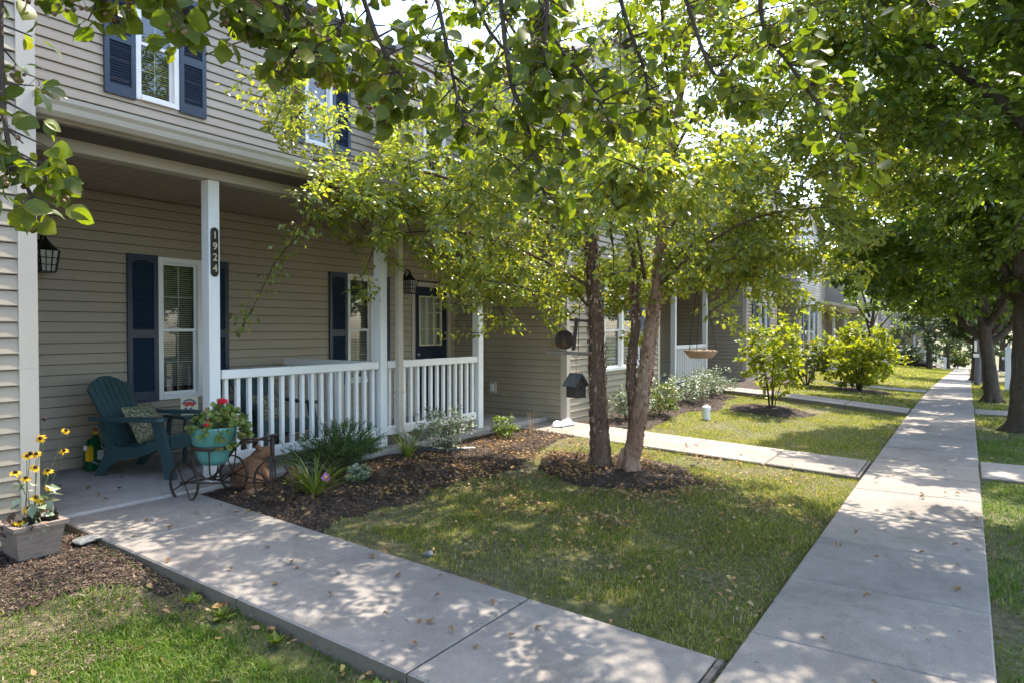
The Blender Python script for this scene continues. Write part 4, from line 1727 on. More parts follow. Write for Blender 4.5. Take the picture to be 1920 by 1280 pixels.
def lump(amp):
    def f(q):
        s = 1 + amp * (math.sin(q.x * 31 + q.z * 17) + math.cos(q.y * 27 - q.z * 23)) * .5
        return q * s
    return f


Rz = Matrix.Rotation(math.radians(62), 4, 'Z')
place_f = lambda x, y, z: Matrix.Translation((fx, fy, fz)) @ Rz @ Vector((x, y, z))
b1 = MB()
b1.blob((0, 0, 0), (.155, .14, .165), 18, 12, fn=lump(.05))
b1.v = [place_f(p[0] * 1.0 + p[2] * .35 - .03, p[1], p[2] + .15) for p in b1.v]
b1.build('body', M['clay'], fr, smooth=True)
b2 = MB()
b2.blob((0, 0, 0), (.105, .10, .06), 16, 10, fn=lump(.05))
b2.v = [place_f(p[0] + .075, p[1], p[2] + .315 + .25 * p[0]) for p in b2.v]
for s in (-1, 1):
    e = MB()
    e.blob((0, 0, 0), (.028, .028, .028), 10, 7)
    b2.add([place_f(p[0] + .05, p[1] + s * .055, p[2] + .368) for p in e.v], e.f)
b2.build('head', M['clay'], fr, smooth=True)
for s in (-1, 1):
    e = MB()
    e.blob((0, 0, 0), (.10, .05, .085), 12, 8, fn=lump(.05))
    e.v = [place_f(p[0] - .03, p[1] + s * .135, p[2] + .085) for p in e.v]
    e.build('haunch', M['clay'], fr, smooth=True)
    e = MB()
    e.tube([place_f(.06, s * .085, .20), place_f(.11, s * .10, .10), place_f(.12, s * .105, .02), place_f(.19, s * .115, .015)], [.042, .034, .03, .026], 9)
    e.build('foreleg', M['clay'], fr, smooth=True)
e = MB()
e.blob((0, 0, 0), (.045, .07, .085), 12, 8, fn=lump(.12))
e.v = [(p[0] - 5.36, p[1] + 4.24, p[2] + .27) for p in e.v]
o = e.build('garden_rock', M['clay'], smooth=True)
tag(o, 'small brown lump of rock beside the clay statue', 'rock')


# square wooden planter by the house corner
def planter(cx, cy, z0):
    p = empty('planter_box', (cx, cy, z0))
    tag(p, 'square tapered brown planter with rim at the house corner', 'planter')
    h, b, t = .205, .112, .142
    for k in range(4):
        R_ = Matrix.Translation((cx, cy, z0)) @ Matrix.Rotation(k * math.pi / 2, 4, 'Z')
        mb = MB()
        th = .018
        P = [(b, -b, 0), (b, b, 0), (t, t, h), (t, -t, h), (b - th, -b + .002, 0), (b - th, b - .002, 0), (t - th, t - .002, h), (t - th, -t + .002, h)]
        mb.add([R_ @ Vector(q) for q in P], [(0, 1, 2, 3), (4, 7, 6, 5), (0, 4, 5, 1), (2, 6, 7, 3), (0, 3, 7, 4), (1, 5, 6, 2)])
        mb.build('side_panel', M['wood_grey'], p)
        mb = MB()
        w = t + .014
        P = [(w - .036, -w + .036), (w - .036, w - .036), (w, w), (w, -w)]
        V = [(x, y, h - .012) for x, y in P] + [(x, y, h + .014) for x, y in P]
        mb.add([R_ @ Vector(q) for q in V], [(0, 1, 2, 3), (4, 7, 6, 5), (0, 4, 5, 1), (1, 5, 6, 2), (2, 6, 7, 3), (3, 7, 4, 0)])
        mb.build('rim', M['wood_grey'], p)
    mb = MB()
    mb.box((cx - t + .02, cy - t + .02, z0 + h - .05), (cx + t - .02, cy + t - .02, z0 + h - .035))
    mb.build('soil', M['soilpot'], p)
    return p


PLX, PLY = -5.02, 1.93
PLZ = ghf(PLX, PLY) + .015
planter(PLX, PLY, PLZ)
mb = MB()
mb.lathe([(.045, 0), (.06, .09), (.063, .092), (.058, .09), (.044, .005)], (PLX + .06, PLY + .07, PLZ + .16), 16)
tag(mb.build('nursery_pot', M['black'], smooth=True), 'round black nursery pot sunk into the planter', 'pot')


def rock(x, y, z, r, label, sd, flat=(1, .8, .7)):
    rg = random.Random(sd)
    ph = [rg.uniform(0, 6) for _ in range(4)]

    pl = []
    for _ in range(9):
        n = Vector((rg.uniform(-1, 1), rg.uniform(-1, 1), rg.uniform(-.6, 1))).normalized()
        pl.append((n, r * rg.uniform(.55, .85)))

    def f(q):
        # chip flat facets off a pebble
        w = Vector((q.x / flat[0], q.y / flat[1], q.z / flat[2]))
        for (n, h) in pl:
            k = w.dot(n)
            if k > h:
                w = w - n * (k - h)
        return Vector((w.x * flat[0], w.y * flat[1], w.z * flat[2])) * (1 + rg.uniform(-.02, .02))
    mb = MB()
    mb.blob((x, y, z), (r * flat[0], r * flat[1], r * flat[2]), 14, 9, fn=f)
    o = mb.build('stone', M['stone'])
    tag(o, label, 'stone')


rock(-5.62, 2.16, SLAB + .07, .10, 'pale upright stone against the house corner trim', 3, (1.2, .6, .9))
rock(-5.0, 2.25, ghf(-5.0, 2.24) + .035, .10, 'flat pale stone between the planter and the walkway', 8, (1.1, .9, .28))
rock(-3.10, 3.60, ghf(-3.1, 3.6) + .008, .048, 'small grey stone in the grass beside the near walkway', 12, (1, .75, .5))

# drain elbow block at the downspout
mb = MB()
mb.cbox((-5.44, 5.93, .20), (-5.30, 6.14, .275), .012)
pts = [(-5.35, 6.12, .235), (-5.15, 6.35, .21), (-5.02, 6.7, .19)]
mb.tube(pts, [.04, .038, .03], 8)
tag(mb.build('drain_extension', M['black_drain']), 'black plastic drain extension below the downspout', 'drain')

# crumpled white bag on the second walkway
mb = MB()
n = 16
V = []
for i in range(n + 1):
    for k in range(n + 1):
        u, v = -1 + 2 * i / n, -1 + 2 * k / n
        h = .055 * max(0, (1 - u * u) * (1 - v * v)) ** .5 * (1 + .5 * math.sin(5 * u + 3 * v) + .4 * math.sin(9 * v - 4 * u))
        V.append((-5.12 + u * .10 + .02 * math.sin(4 * v), 9.10 + v * .24 + .03 * math.sin(3 * u), .207 + max(0, h)))
mb.add(V, [(i * (n + 1) + k, (i + 1) * (n + 1) + k, (i + 1) * (n + 1) + k + 1, i * (n + 1) + k + 1) for i in range(n) for k in range(n)])
tag(mb.build('newspaper_bag', M['white_plastic'], smooth=False), 'crumpled white plastic bag lying on the second walkway', 'bag')

# white cleanout pipe in the lawn
cp = empty('cleanout_pipe', (-3.72, 11.6, ghf(-3.72, 11.6)))
tag(cp, 'short white capped pipe standing in the neighbouring lawn', 'pipe')
bz = ghf(-3.72, 11.6) - .02
mb = MB()
mb.lathe([(.062, 0), (.062, .18), (.055, .19)], (-3.72, 11.6, bz), 18)
mb.build('pipe', M['white'], cp, smooth=False)
mb = MB()
mb.lathe([(.072, .175), (.072, .225), (.05, .245), (.025, .25), (.025, .262), (0, .264)], (-3.72, 11.6, bz), 18)
mb.build('cap', M['white'], cp)


# things hung in the birch
def hook(mb, top, bottom, r=.004):
    t, b = Vector(top), Vector(bottom)
    mb.tube([t, t.lerp(b, .5), b], r, 5)


bh = empty('birdhouse', (-3.72, 6.90, .88))
tag(bh, 'small dark wooden birdhouse with pitched roof hanging from the birch', 'birdhouse')
Rb = Matrix.Translation((-3.72, 6.90, .88)) @ Matrix.Rotation(math.radians(-22), 4, 'Z')
hw, hd, hh, pk = .075, .085, .15, .25
mb = MB()      # gable ends face local x
P = [(x, y, z) for x in (-hd, hd) for (y, z) in ((-hw, 0), (hw, 0), (hw, hh), (0, pk), (-hw, hh))]
mb.add([Rb @ Vector(p) for p in P], [(0, 1, 2, 3, 4), (9, 8, 7, 6, 5), (0, 5, 6, 1), (1, 6, 7, 2), (4, 9, 5, 0)])
mb.build('box', M['wood_dark'], bh)
for s in (-1, 1):
    mb = MB()
    a0 = Vector((0, 0, pk + .012))
    a1 = Vector((0, s * (hw + .035), hh - .025))
    P = []
    for x in (-hd - .03, hd + .03):
        P += [Vector((x, a0.y, a0.z)), Vector((x, a1.y, a1.z)), Vector((x, a1.y, a1.z + .014)), Vector((x, a0.y, a0.z + .014))]
    mb.add([Rb @ p for p in P], [(0, 1, 2, 3), (7, 6, 5, 4), (0, 4, 5, 1), (1, 5, 6, 2), (2, 6, 7, 3), (3, 7, 4, 0)])
    mb.build('roof_board', M['post_grey'], bh)
mb = MB()
mb.lathe([(0, 0), (.02, 0), (.02, .004), (0, .004)], n=12, M=Rb @ Matrix.Translation((hd + .001, 0, .11)) @ Matrix.Rotation(math.pi / 2, 4, 'Y'))
mb.build('entrance_dark_disc', M['black'], bh)  # black disc on the front paints the darkness of the hole
mb = MB()
mb.tube([Rb @ Vector((0, 0, pk + .02)), Rb @ Vector((0, 0, pk + .20))], .0025, 4)
hk = Rb @ Vector((0, 0, pk + .20))
pts = [hk + Vector((-.03, 0, .03)), hk + Vector((-.02, 0, .005)), hk, hk + Vector((.02, 0, .01)), hk + Vector((.028, 0, .05)), hk + Vector((.02, .02, .3)), hk + Vector((.03, .03, .62)), hk + Vector((.08, .05, .70))]
mb.tube(pts, .0045, 5)
mb.build('hanging_hook', M['black'], bh)

fd = empty('bird_feeder', (-3.66, 6.78, 1.36))
tag(fd, 'rustic wooden feeder shelf with dark half shell on the left birch trunk', 'bird feeder')
mb = MB()
mb.bar((-3.98, 6.70, 1.40), (-3.46, 6.90, 1.375), .16, .035)
mb.build('shelf', M['wood_grey'], fd)
mb = MB()
sh = Matrix.Translation((-3.80, 6.78, 1.54)) @ Matrix.Rotation(math.radians(-35), 4, 'Z') @ Matrix.Rotation(math.radians(80), 4, 'Y')
mb.lathe([(.112, 0), (.105, -.045), (.08, -.085), (.04, -.108), (0, -.114), (0, -.100), (.036, -.095), (.072, -.075), (.095, -.04), (.100, 0), (.112, 0)], n=18, M=sh)
mb.build('half_shell', M['wood_dark'], fd, smooth=True)
mb = MB()
mb.bar((-3.70, 6.80, 1.42), (-3.66, 6.80, 1.78), .035, .03)
mb.bar((-3.74, 6.80, 1.76), (-3.46, 6.88, 1.74), .12, .03)
mb.build('bracket', M['wood_dark'], fd)
mb = MB()
rg = random.Random(5)
for i in range(160):
    q = rg.uniform(0, 6.28)
    c = Vector((-3.86, 6.76, 1.44)) + Vector((.09 * math.cos(q), .07 * math.sin(q), rg.uniform(0, .05)))
    d = Vector((rg.uniform(-1, 1), rg.uniform(-1, 1), rg.uniform(-.2, 1.2))).normalized() * rg.uniform(.06, .15)
    s = Vector((rg.uniform(-1, 1), rg.uniform(-1, 1), 0)).normalized() * .003
    mb.add([c - s, c + s, c + d], [(0, 1, 2)])
tag(mb.build('straw', M['litter'], fd), kind='stuff')

tr = empty('tray_feeder', (-2.66, 8.0, 1.36))
tag(tr, 'shallow round tan tray feeder hanging below the right side birch branches', 'bird feeder')
tc = Vector((-2.62, 7.95, 1.33))
mb = MB()
mb.lathe([(0, 0), (.12, 0), (.185, .075), (.192, .08), (.196, .072), (.19, .06), (.128, -.012), (0, -.012)], tc, 28)
mb.build('tray', M['wood_tan'], tr, smooth=True)
for k in range(3):
    q = k * 2.094 + .6
    mb = MB()
    hook(mb, tc + Vector((0, 0, 1.15)), tc + Vector((.185 * math.cos(q), .185 * math.sin(q), .075)), .0045)
    mb.build('chain', M['black'], tr)


# street side: leaning grey post and white mailbox post
zz = zdrop(31)
po = empty('leaning_post', (.33, 30.5, zz))
tag(po, 'dark grey leaning post in the grass strip beyond the street trees', 'post')
mb = MB()
mb.tube([(.30, 30.5, zz - .1), (.34, 30.5, zz + .8), (.40, 30.5, zz + 1.9)], [.105, .1, .085], 10)
mb.build('shaft', M['post_grey'], po)
mb = MB()
mb.box((.19, 30.28, zz + 1.05), (.37, 30.40, zz + 1.17))
mb.box((.22, 30.36, zz + 1.25), (.30, 30.40, zz + 1.62))
mb.build('sign_board', M['white'], po)
zz = zdrop(27)
mp = empty('mailbox_post', (1.12, 27.5, zz))
tag(mp, 'white mailbox post with pointed cap between the street trees', 'mailbox')
mb = MB()
mb.cbox((1.04, 27.42, zz - .1), (1.20, 27.58, zz + 1.25), .01)
mb.add([(1.04, 27.42, zz + 1.25), (1.20, 27.42, zz + 1.25), (1.20, 27.58, zz + 1.25), (1.04, 27.58, zz + 1.25), (1.12, 27.5, zz + 1.5)], [(0, 1, 4), (1, 2, 4), (2, 3, 4), (3, 0, 4)])
mb.build('post', M['white'], mp)
mb = MB()
mb.cbox((.95, 27.44, zz + .95), (1.75, 27.56, zz + 1.04), .008)
mb.build('arm', M['white'], mp)
mb = MB()
P = []
for y in (27.38, 27.62):
    for i in range(9):
        q = math.pi * i / 8
        P.append((0, y - 27.5 + 0, 0))
V = []
for x in (1.25, 1.75):
    V += [(x, 27.38, zz + 1.04), (x, 27.62, zz + 1.04)] + [(x, 27.5 + .12 * math.cos(math.pi * i / 8), zz + 1.16 + .12 * math.sin(math.pi * i / 8)) for i in range(9)]
k = 11
mb.add(V, [tuple(range(k)), tuple(range(2 * k - 1, k - 1, -1))] + [(i, (i + 1) % k, k + (i + 1) % k, k + i) for i in range(k)])
mb.build('box', M['white_plastic'], mp)
# ------------------------------------------------------------------ vegetation
def unit(a):
    return a / np.maximum(np.linalg.norm(a, axis=-1, keepdims=True), 1e-9)


def leaf_template(kind):
    """(length, side, lift) vertices and triangles for one blade of unit length"""
    if kind == 'pear':
        ts = [0, .16, .42, .70, .90, 1.0]
        ws = [0, .30, .44, .36, .14, 0]
        dr = [0, .02, .03, -.01, -.08, -.13]
        fold = .16
    elif kind == 'birch':
        ts = [0, .22, .55, 1.0]
        ws = [0, .32, .27, 0]
        dr = [0, .03, .0, -.14]
        fold = .2
    elif kind == 'birch_fine':
        ts = [0, .14, .32, .58, .82, 1.0]
        ws = [0, .27, .35, .27, .12, 0]
        dr = [0, .02, .04, .0, -.08, -.15]
        fold = .2
    elif kind == 'round':
        ts = [0, .3, .7, 1.0]
        ws = [.12, .5, .46, .1]
        dr = [.0, .06, .04, -.05]
        fold = .12
    else:                       # small
        ts = [0, .45, 1.0]
        ws = [0, .30, 0]
        dr = [0, .03, -.06]
        fold = .18
    V, F = [], []
    m = len(ts)
    for t, w, d in zip(ts, ws, dr):
        V += [(t, -w, d + fold * w), (t, 0, d), (t, w, d + fold * w)]
    for i in range(m - 1):
        a, b = 3 * i, 3 * i + 3
        for (p, q) in ((0, 1), (1, 2)):
            quad = [a + p, b + p, b + q, a + q]
            F.append((quad[0], quad[1], quad[2]))
            F.append((quad[0], quad[2], quad[3]))
    V = np.array(V, dtype=float)
    # drop the zero-area triangles at the ends
    keep = []
    for f in F:
        a, b, c = V[list(f)]
        if np.linalg.norm(np.cross(b - a, c - a)) > 1e-6:
            keep.append(f)
    return V, np.array(keep)


TPL = {k: leaf_template(k) for k in ('pear', 'birch', 'birch_fine', 'round', 'small')}


def leaf_arrays(kind, P, D, N, S, rng, curl=0.35):
    V, F = TPL[kind]
    D = unit(D)
    N = unit(N - (N * D).sum(-1, keepdims=True) * D)
    W = np.cross(N, D)
    n, k = len(P), len(V)
    c = rng.uniform(-curl, curl, n)[:, None]
    wr = rng.uniform(.85, 1.12, n)[:, None]
    l = V[None, :, 0]
    s = V[None, :, 1] * wr
    h = V[None, :, 2] + c * (l * l) * .35 + rng.uniform(-.25, .25, n)[:, None] * s * l
    out = P[:, None, :] + S[:, None, None] * (l[..., None] * D[:, None, :] + s[..., None] * W[:, None, :] + h[..., None] * N[:, None, :])
    FF = (F[None] + (np.arange(n) * k)[:, None, None]).reshape(-1, 3)
    return out.reshape(-1, 3), FF


def leaves_obj(name, kind, P, D, N, S, mat, parent, rng, stuff=True, origin=None):
    V, F = leaf_arrays(kind, P, D, N, S, rng)
    o = np_mesh(name, V, F, mat, parent, origin=origin)
    if stuff:
        tag(o, kind='stuff')
    return o


class Skeleton:
    """limbs given as polylines; twigs grow from the nearest node to every target point"""

    def __init__(self, rng):
        self.rng = rng
        self.pos = []
        self.rad = []
        self.twigs = []

    def limb(self, pts, r0, r1, mb=None, n=7, jit=0.0, sub=4, flare=0.0):
        pts = [np.array(p, dtype=float) for p in pts]
        out = []
        for i in range(len(pts) - 1):
            p0 = pts[max(i - 1, 0)]
            p1, p2 = pts[i], pts[i + 1]
            p3 = pts[min(i + 2, len(pts) - 1)]
            for k in range(sub):
                t = k / sub
                out.append(.5 * ((2 * p1) + (-p0 + p2) * t + (2 * p0 - 5 * p1 + 4 * p2 - p3) * t * t + (-p0 + 3 * p1 - 3 * p2 + p3) * t ** 3))
        out.append(pts[-1])
        m = len(out)
        rr = [(r0 + (r1 - r0) * (i / (m - 1)) ** .9) * (1 + flare * math.exp(-(out[i][2] - out[0][2]) / .16)) for i in range(m)]
        if mb is not None:
            mb.tube([tuple(p) for p in out], rr, n, jit=jit, rng=random)
        for p, r in zip(out, rr):
            self.pos.append(p)
            self.rad.append(r)
        return out

    def grow(self, T, zmin=None, arch=.15, droop=0.0, far=9.0, start=0):
        T = np.asarray(T)
        A = np.array(self.pos)
        d0 = np.array([np.min(np.linalg.norm(A - t, axis=1)) for t in T])
        order = np.argsort(d0)
        pos = np.zeros((len(A) + len(T) * 3, 3))
        pos[:len(A)] = A
        n = len(A)
        for i in order:
            t = T[i]
            dd = np.linalg.norm(pos[start:n] - t, axis=1)
            # prefer to leave from a node that is lower or level
            dd = dd + .6 * np.maximum(0, pos[start:n, 2] - t[2]) * (droop < .01)
            j = int(np.argmin(dd)) + start
            p = pos[j].copy()
            L = np.linalg.norm(t - p)
            if L < 1e-3:
                continue
            mid = (p + t) / 2 + np.array([0, 0, arch * L]) + self.rng.normal(0, .06 * L, 3)
            ts = np.array([.0, .25, .5, .75, 1.0])[:, None]
            path = (1 - ts) ** 2 * p + 2 * ts * (1 - ts) * mid + ts ** 2 * t
            self.twigs.append(path)
            pos[n:n + 3] = path[[2, 3, 4]]
            n += 3
        return self.twigs


def twig_mesh(twigs, r0=.010, r1=.0025):
    mb = MB()
    for p in twigs:
        L = np.linalg.norm(p[-1] - p[0])
        a = min(.022, r0 * (.35 + L))
        mb.tube([tuple(q) for q in p], [a + (r1 - a) * t for t in (0, .25, .5, .75, 1)], 4, cap=False)
    return mb


def twig_leaves(twigs, rng, spacing, t0=.2, spread=.05, size=(.05, .08), down=.35, upn=1.0, tip=2, kmin=2):
    P, D, N, S = [], [], [], []
    for path in twigs:
        seg = np.linalg.norm(np.diff(path, axis=0), axis=1)
        L = seg.sum()
        k = max(kmin, int(L * (1 - t0) / spacing)) + tip
        t = t0 + (1 - t0) * rng.random(k)
        t[:tip] = 1.0
        x = t * 4
        i = np.minimum(x.astype(int), 3)
        f = (x - i)[:, None]
        p = path[i] * (1 - f) + path[i + 1] * f
        d = unit(path[i + 1] - path[i])
        side = rng.normal(0, 1, (k, 3))
        side -= (side * d).sum(-1, keepdims=True) * d
        side = unit(side)
        side[:, 2] *= .55
        P.append(p + side * spread * rng.random((k, 1)))
        D.append(d * .55 + side * .8 + np.array([0, 0, -down]) + rng.normal(0, .15, (k, 3)))
        N.append(np.array([0, 0, upn]) + rng.normal(0, .55, (k, 3)))
        S.append(rng.uniform(size[0], size[1], k))
    return [np.concatenate(a) for a in (P, D, N, S)]


def ell(rng, n, c, r, shell=.5, zlo=None):
    v = unit(rng.normal(0, 1, (n, 3)))
    u = rng.random((n, 1)) ** shell
    p = np.array(c) + v * u * np.array(r)
    if zlo is not None:
        p = p[p[:, 2] > zlo]
    return p


def bark_roots(sk, mb, base, r, n=6, rng=None):
    for k in range(n):
        a = 2 * math.pi * k / n + random.uniform(-.3, .3)
        d = np.array([math.cos(a), math.sin(a), 0])
        b = np.array(base)
        mb.tube([tuple(b + d * r * .45 + np.array([0, 0, .28])), tuple(b + d * r * .95 + np.array([0, 0, .07])), tuple(b + d * r * 1.7 + np.array([0, 0, -.04]))], [r * .32, r * .34, r * .16], 6)


# ---------------------------------------------------------------- river birch
def make_birch():
    rng = np.random.default_rng(11)
    base = (-3.22, 6.92, ghf(-3.22, 6.92))
    T = empty('birch_tree', base)
    tag(T, 'multi trunk river birch with peeling bark in the front lawn', 'tree')
    sk = Skeleton(rng)
    mL, mM = MB(), MB()
    tl = [(-3.40, 6.88, -.02), (-3.39, 6.88, .15), (-3.42, 6.86, .8), (-3.44, 6.86, 1.52), (-3.48, 6.85, 2.11), (-3.52, 6.84, 2.77), (-3.66, 6.72, 3.54), (-3.84, 6.55, 4.5), (-3.95, 6.45, 5.5)]
    tm = [(-3.10, 7.01, .0), (-3.10, 7.00, .16), (-3.06, 7.02, .64), (-3.09, 7.01, 1.17), (-3.05, 7.04, 1.76), (-3.09, 7.03, 2.35), (-3.13, 7.01, 2.94), (-3.15, 7.15, 3.82), (-3.2, 7.3, 4.82), (-3.2, 7.4, 5.7)]
    tr_ = [(-3.10, 6.88, -.02), (-3.07, 6.93, .14), (-3.0, 6.99, .64), (-2.94, 7.05, 1.17), (-2.88, 7.1, 1.76), (-2.82, 7.15, 2.34), (-2.79, 7.18, 2.93), (-2.74, 7.22, 3.51), (-2.62, 7.3, 4.39), (-2.5, 7.4, 5.5)]
    outL = sk.limb(tl, .122, .03, mL, 18, .26, 12, .55)
    nL = len(sk.pos)
    outM = sk.limb(tm, .072, .022, mM, 14, .24, 12, .55)
    mR = MB()
    outR = sk.limb(tr_, .104, .03, mR, 18, .20, 12, .55)
    for mb, mt in ((mL, 'bark_birch_dark'), (mM, 'bark_birch_dark'), (mR, 'bark_birch_pale')):
        if mb is mL:
            bark_roots(sk, mb, (-3.40, 6.88, base[2] - .02), .12, 6)
        if mb is mR:
            bark_roots(sk, mb, (-3.08, 6.92, base[2] - .02), .11, 5)
        mb.build('trunk', M[mt], T, smooth=True)
    # curled strips of loose bark
    fl = MB()
    for (out, rr, cnt) in ((outL, .110, 900), (outM, .064, 480), (outR, .090, 700)):
        o = np.array(out)
        for _ in range(cnt):
            i = random.uniform(.0, .68) * (len(o) - 2)
            k = int(i)
            p = o[k] + (o[k + 1] - o[k]) * (i - k)
            r = rr * (1.05 - .55 * i / len(o))
            a = random.uniform(0, 6.283)
            d = np.array([math.cos(a), math.sin(a), 0])
            tn = np.array([-math.sin(a), math.cos(a), 0])
            h, w, c = random.uniform(.010, .042), random.uniform(.006, .022), random.uniform(.004, .020)
            q = p + d * r * .98
            up_ = np.array([0, 0, 1.0])
            s = random.choice((-1, 1))
            fl.add([q - up_ * h * random.uniform(.3, 1), q + up_ * h * random.uniform(.3, 1), q + up_ * h * random.uniform(.1, .9) + tn * w * s + d * c, q - up_ * h * random.uniform(0, .8) + tn * w * s * 1.1 + d * c * .8], [(0, 1, 2, 3)])
    tag(fl.build('bark_flakes', M['bark_flake'], T), kind='stuff')
    # limbs
    mb = MB()
    LIMBS = [
        [(-3.50, 6.84, 2.5), (-4.1, 6.3, 3.0), (-4.9, 5.6, 3.35), (-5.6, 5.0, 3.45), (-6.2, 4.5, 3.3)],
        [(-3.47, 6.85, 2.1), (-4.1, 6.5, 2.5), (-4.8, 6.1, 2.75), (-5.4, 5.8, 2.75)],
        [(-3.60, 6.76, 3.3), (-4.2, 6.0, 4.0), (-5.0, 5.2, 4.5), (-5.9, 4.5, 4.65), (-6.5, 4.1, 4.45)],
        [(-3.64, 6.74, 3.5), (-4.4, 6.9, 4.1), (-5.2, 7.1, 4.4), (-5.9, 7.2, 4.4)],
        [(-3.5, 6.85, 2.4), (-3.5, 6.0, 2.8), (-3.4, 5.2, 3.1), (-3.2, 4.5, 3.1)],
        [(-3.1, 7.0, 2.6), (-3.0, 6.2, 3.1), (-2.7, 5.4, 3.4), (-2.4, 4.7, 3.35)],
        [(-2.85, 7.12, 2.1), (-2.3, 7.0, 2.5), (-1.7, 6.9, 2.75), (-1.1, 7.0, 2.8)],
        [(-2.80, 7.18, 2.7), (-2.2, 7.5, 3.3), (-1.5, 7.9, 3.6), (-.8, 8.3, 3.6)],
        [(-2.82, 7.15, 2.35), (-2.5, 7.8, 2.7), (-2.2, 8.5, 2.9), (-2.0, 9.2, 2.9)],
        [(-2.74, 7.22, 3.5), (-2.1, 6.9, 4.2), (-1.4, 6.6, 4.5), (-.7, 6.5, 4.5)],
        [(-3.9, 6.5, 5.3), (-4.1, 6.4, 6.2), (-4.2, 6.4, 7.2)], [(-2.55, 7.38, 5.3), (-2.4, 7.5, 6.3), (-2.3, 7.5, 7.3)],
        [(-4.9, 5.6, 3.35), (-5.0, 5.1, 3.3), (-5.1, 4.6, 3.0), (-5.2, 4.2, 2.65)],
        [(-3.13, 7.1, 3.4), (-3.2, 7.9, 4.0), (-3.2, 8.7, 4.3), (-3.1, 9.4, 4.3)],
        [(-3.7, 6.65, 3.8), (-3.8, 5.8, 4.6), (-3.9, 5.0, 5.0), (-3.9, 4.4, 5.0)],
        [(-2.7, 7.25, 3.8), (-2.5, 6.4, 4.6), (-2.2, 5.6, 5.0), (-2.0, 5.0, 5.0)],
        [(-3.05, 7.05, 1.85), (-3.3, 7.7, 2.2), (-3.6, 8.3, 2.4), (-3.9, 8.9, 2.35)],
        [(-3.46, 6.86, 1.8), (-4.0, 7.2, 2.2), (-4.6, 7.5, 2.35)],
        [(-2.95, 7.05, 2.2), (-2.7, 6.2, 2.75), (-2.3, 5.2, 2.95), (-2.0, 4.4, 2.8), (-1.85, 3.9, 2.6)],
    ]
    for l in LIMBS:
        sk.limb(l, .021, .007, mb, 6, .15)
    tag(mb.build('limbs', M['bark_birch_dark'], T, smooth=True), kind='stuff')
    # spray ends: a broad layered crown, heavier towards the porch and the camera
    tg = [ell(rng, 65, (-4.95, 4.8, 2.95), (.8, .75, .5), .5), ell(rng, 95, (-2.0, 7.6, 2.35), (1.25, 1.0, .5), .5, 1.95), ell(rng, 160, (-.95, 8.1, 4.2), (1.3, 1.5, 1.35), .42), ell(rng, 60, (-3.4, 7.5, 2.2), (.9, .7, .4), .5, 1.85), ell(rng, 45, (-4.4, 6.3, 2.15), (.9, .9, .35), .5), ell(rng, 45, (-3.0, 7.3, 6.4), (2.0, 2.0, 1.2), .5), ell(rng, 80, (-2.2, 6.8, 5.4), (2.0, 1.8, 1.0), .5), ell(rng, 130, (-1.45, 7.3, 4.85), (1.4, 1.6, .95), .45), ell(rng, 75, (-1.85, 4.1, 2.62), (.95, .6, .35), .5), ell(rng, 60, (-3.5, 7.6, 2.35), (1.1, .8, .4), .5), ell(rng, 380, (-3.3, 6.7, 3.75), (2.6, 2.6, 1.75), .4, 2.25),  # highest cluster is out of view, added to shade the walk and lawn
          ell(rng, 70, (-4.55, 6.7, 2.45), (1.0, 1.0, .55), .5, 1.95), ell(rng, 55, (-1.9, 7.8, 2.6), (1.0, 1.0, .55), .5, 2.0),
          ell(rng, 150, (-5.1, 5.85, 3.2), (1.4, 1.35, .95), .5, 2.2),
          ell(rng, 46, (-5.9, 4.75, 4.1), (.75, .65, .6), .6),
          ell(rng, 250, (-1.5, 7.6, 3.5), (1.5, 1.8, 1.3), .42, 2.2),
          ell(rng, 110, (-3.2, 5.0, 3.15), (1.5, .95, .9), .5, 2.25),
          ell(rng, 120, (-3.0, 6.9, 5.3), (2.4, 2.4, .95), .45),
          ell(rng, 100, (-2.5, 8.6, 3.4), (1.4, 1.3, 1.1), .5, 2.1)]
    T0 = np.concatenate(tg)
    sk.grow(T0, arch=.10, start=int(nL * .36))
    n1 = len(sk.twigs)
    # hanging sprays under the crown
    tips = T0[rng.choice(len(T0), 170, replace=False)]
    H = tips + np.stack([rng.normal(0, .22, len(tips)), rng.normal(0, .22, len(tips)), -rng.uniform(.2, .6, len(tips))], -1)
    keep = np.ones(len(H), bool)
    low = [(-5.6, 4.25, 2.3), (-5.75, 4.1, 1.85), (-5.85, 4.0, 1.6), (-5.4, 5.2, 2.2), (-5.35, 5.1, 2.0), (-4.5, 7.4, 2.0), (-4.35, 7.2, 1.75), (-4.2, 7.3, 1.62),
           (-4.6, 8.0, 1.95), (-4.5, 7.9, 1.75), (-2.1, 8.2, 2.1), (-1.9, 8.3, 1.85), (-2.4, 8.4, 1.75), (-4.9, 6.9, 2.05), (-5.2, 6.2, 2.15), (-1.6, 8.6, 2.0), (-3.9, 8.8, 1.7), (-3.75, 8.9, 1.95)]
    sk.grow(np.concatenate([H[keep], np.array(low)]), arch=.05, droop=.2)
    tw = sk.twigs
    tag(twig_mesh(tw).build('twigs', M['twig'], T), kind='stuff')
    P, D, N, S = twig_leaves(tw, rng, .015, .05, .15, (.040, .070), .35, .9, kmin=36)
    print('birch leaves', len(P))
    # the leaves nearest to the camera are single parts, the rest one crown
    dist = np.linalg.norm(P - np.array([0, 0, 1.65]), axis=1)
    order = np.argsort(dist)
    near, rest = order[:260], order[260:]
    leaves_obj('crown', 'birch', P[rest], D[rest], N[rest], S[rest], M['leaf_birch'], T, rng)
    single_leaves(T, 'birch_fine', P[near], D[near], N[near], S[near], M['leaf_birch'], rng)
    return len(P)


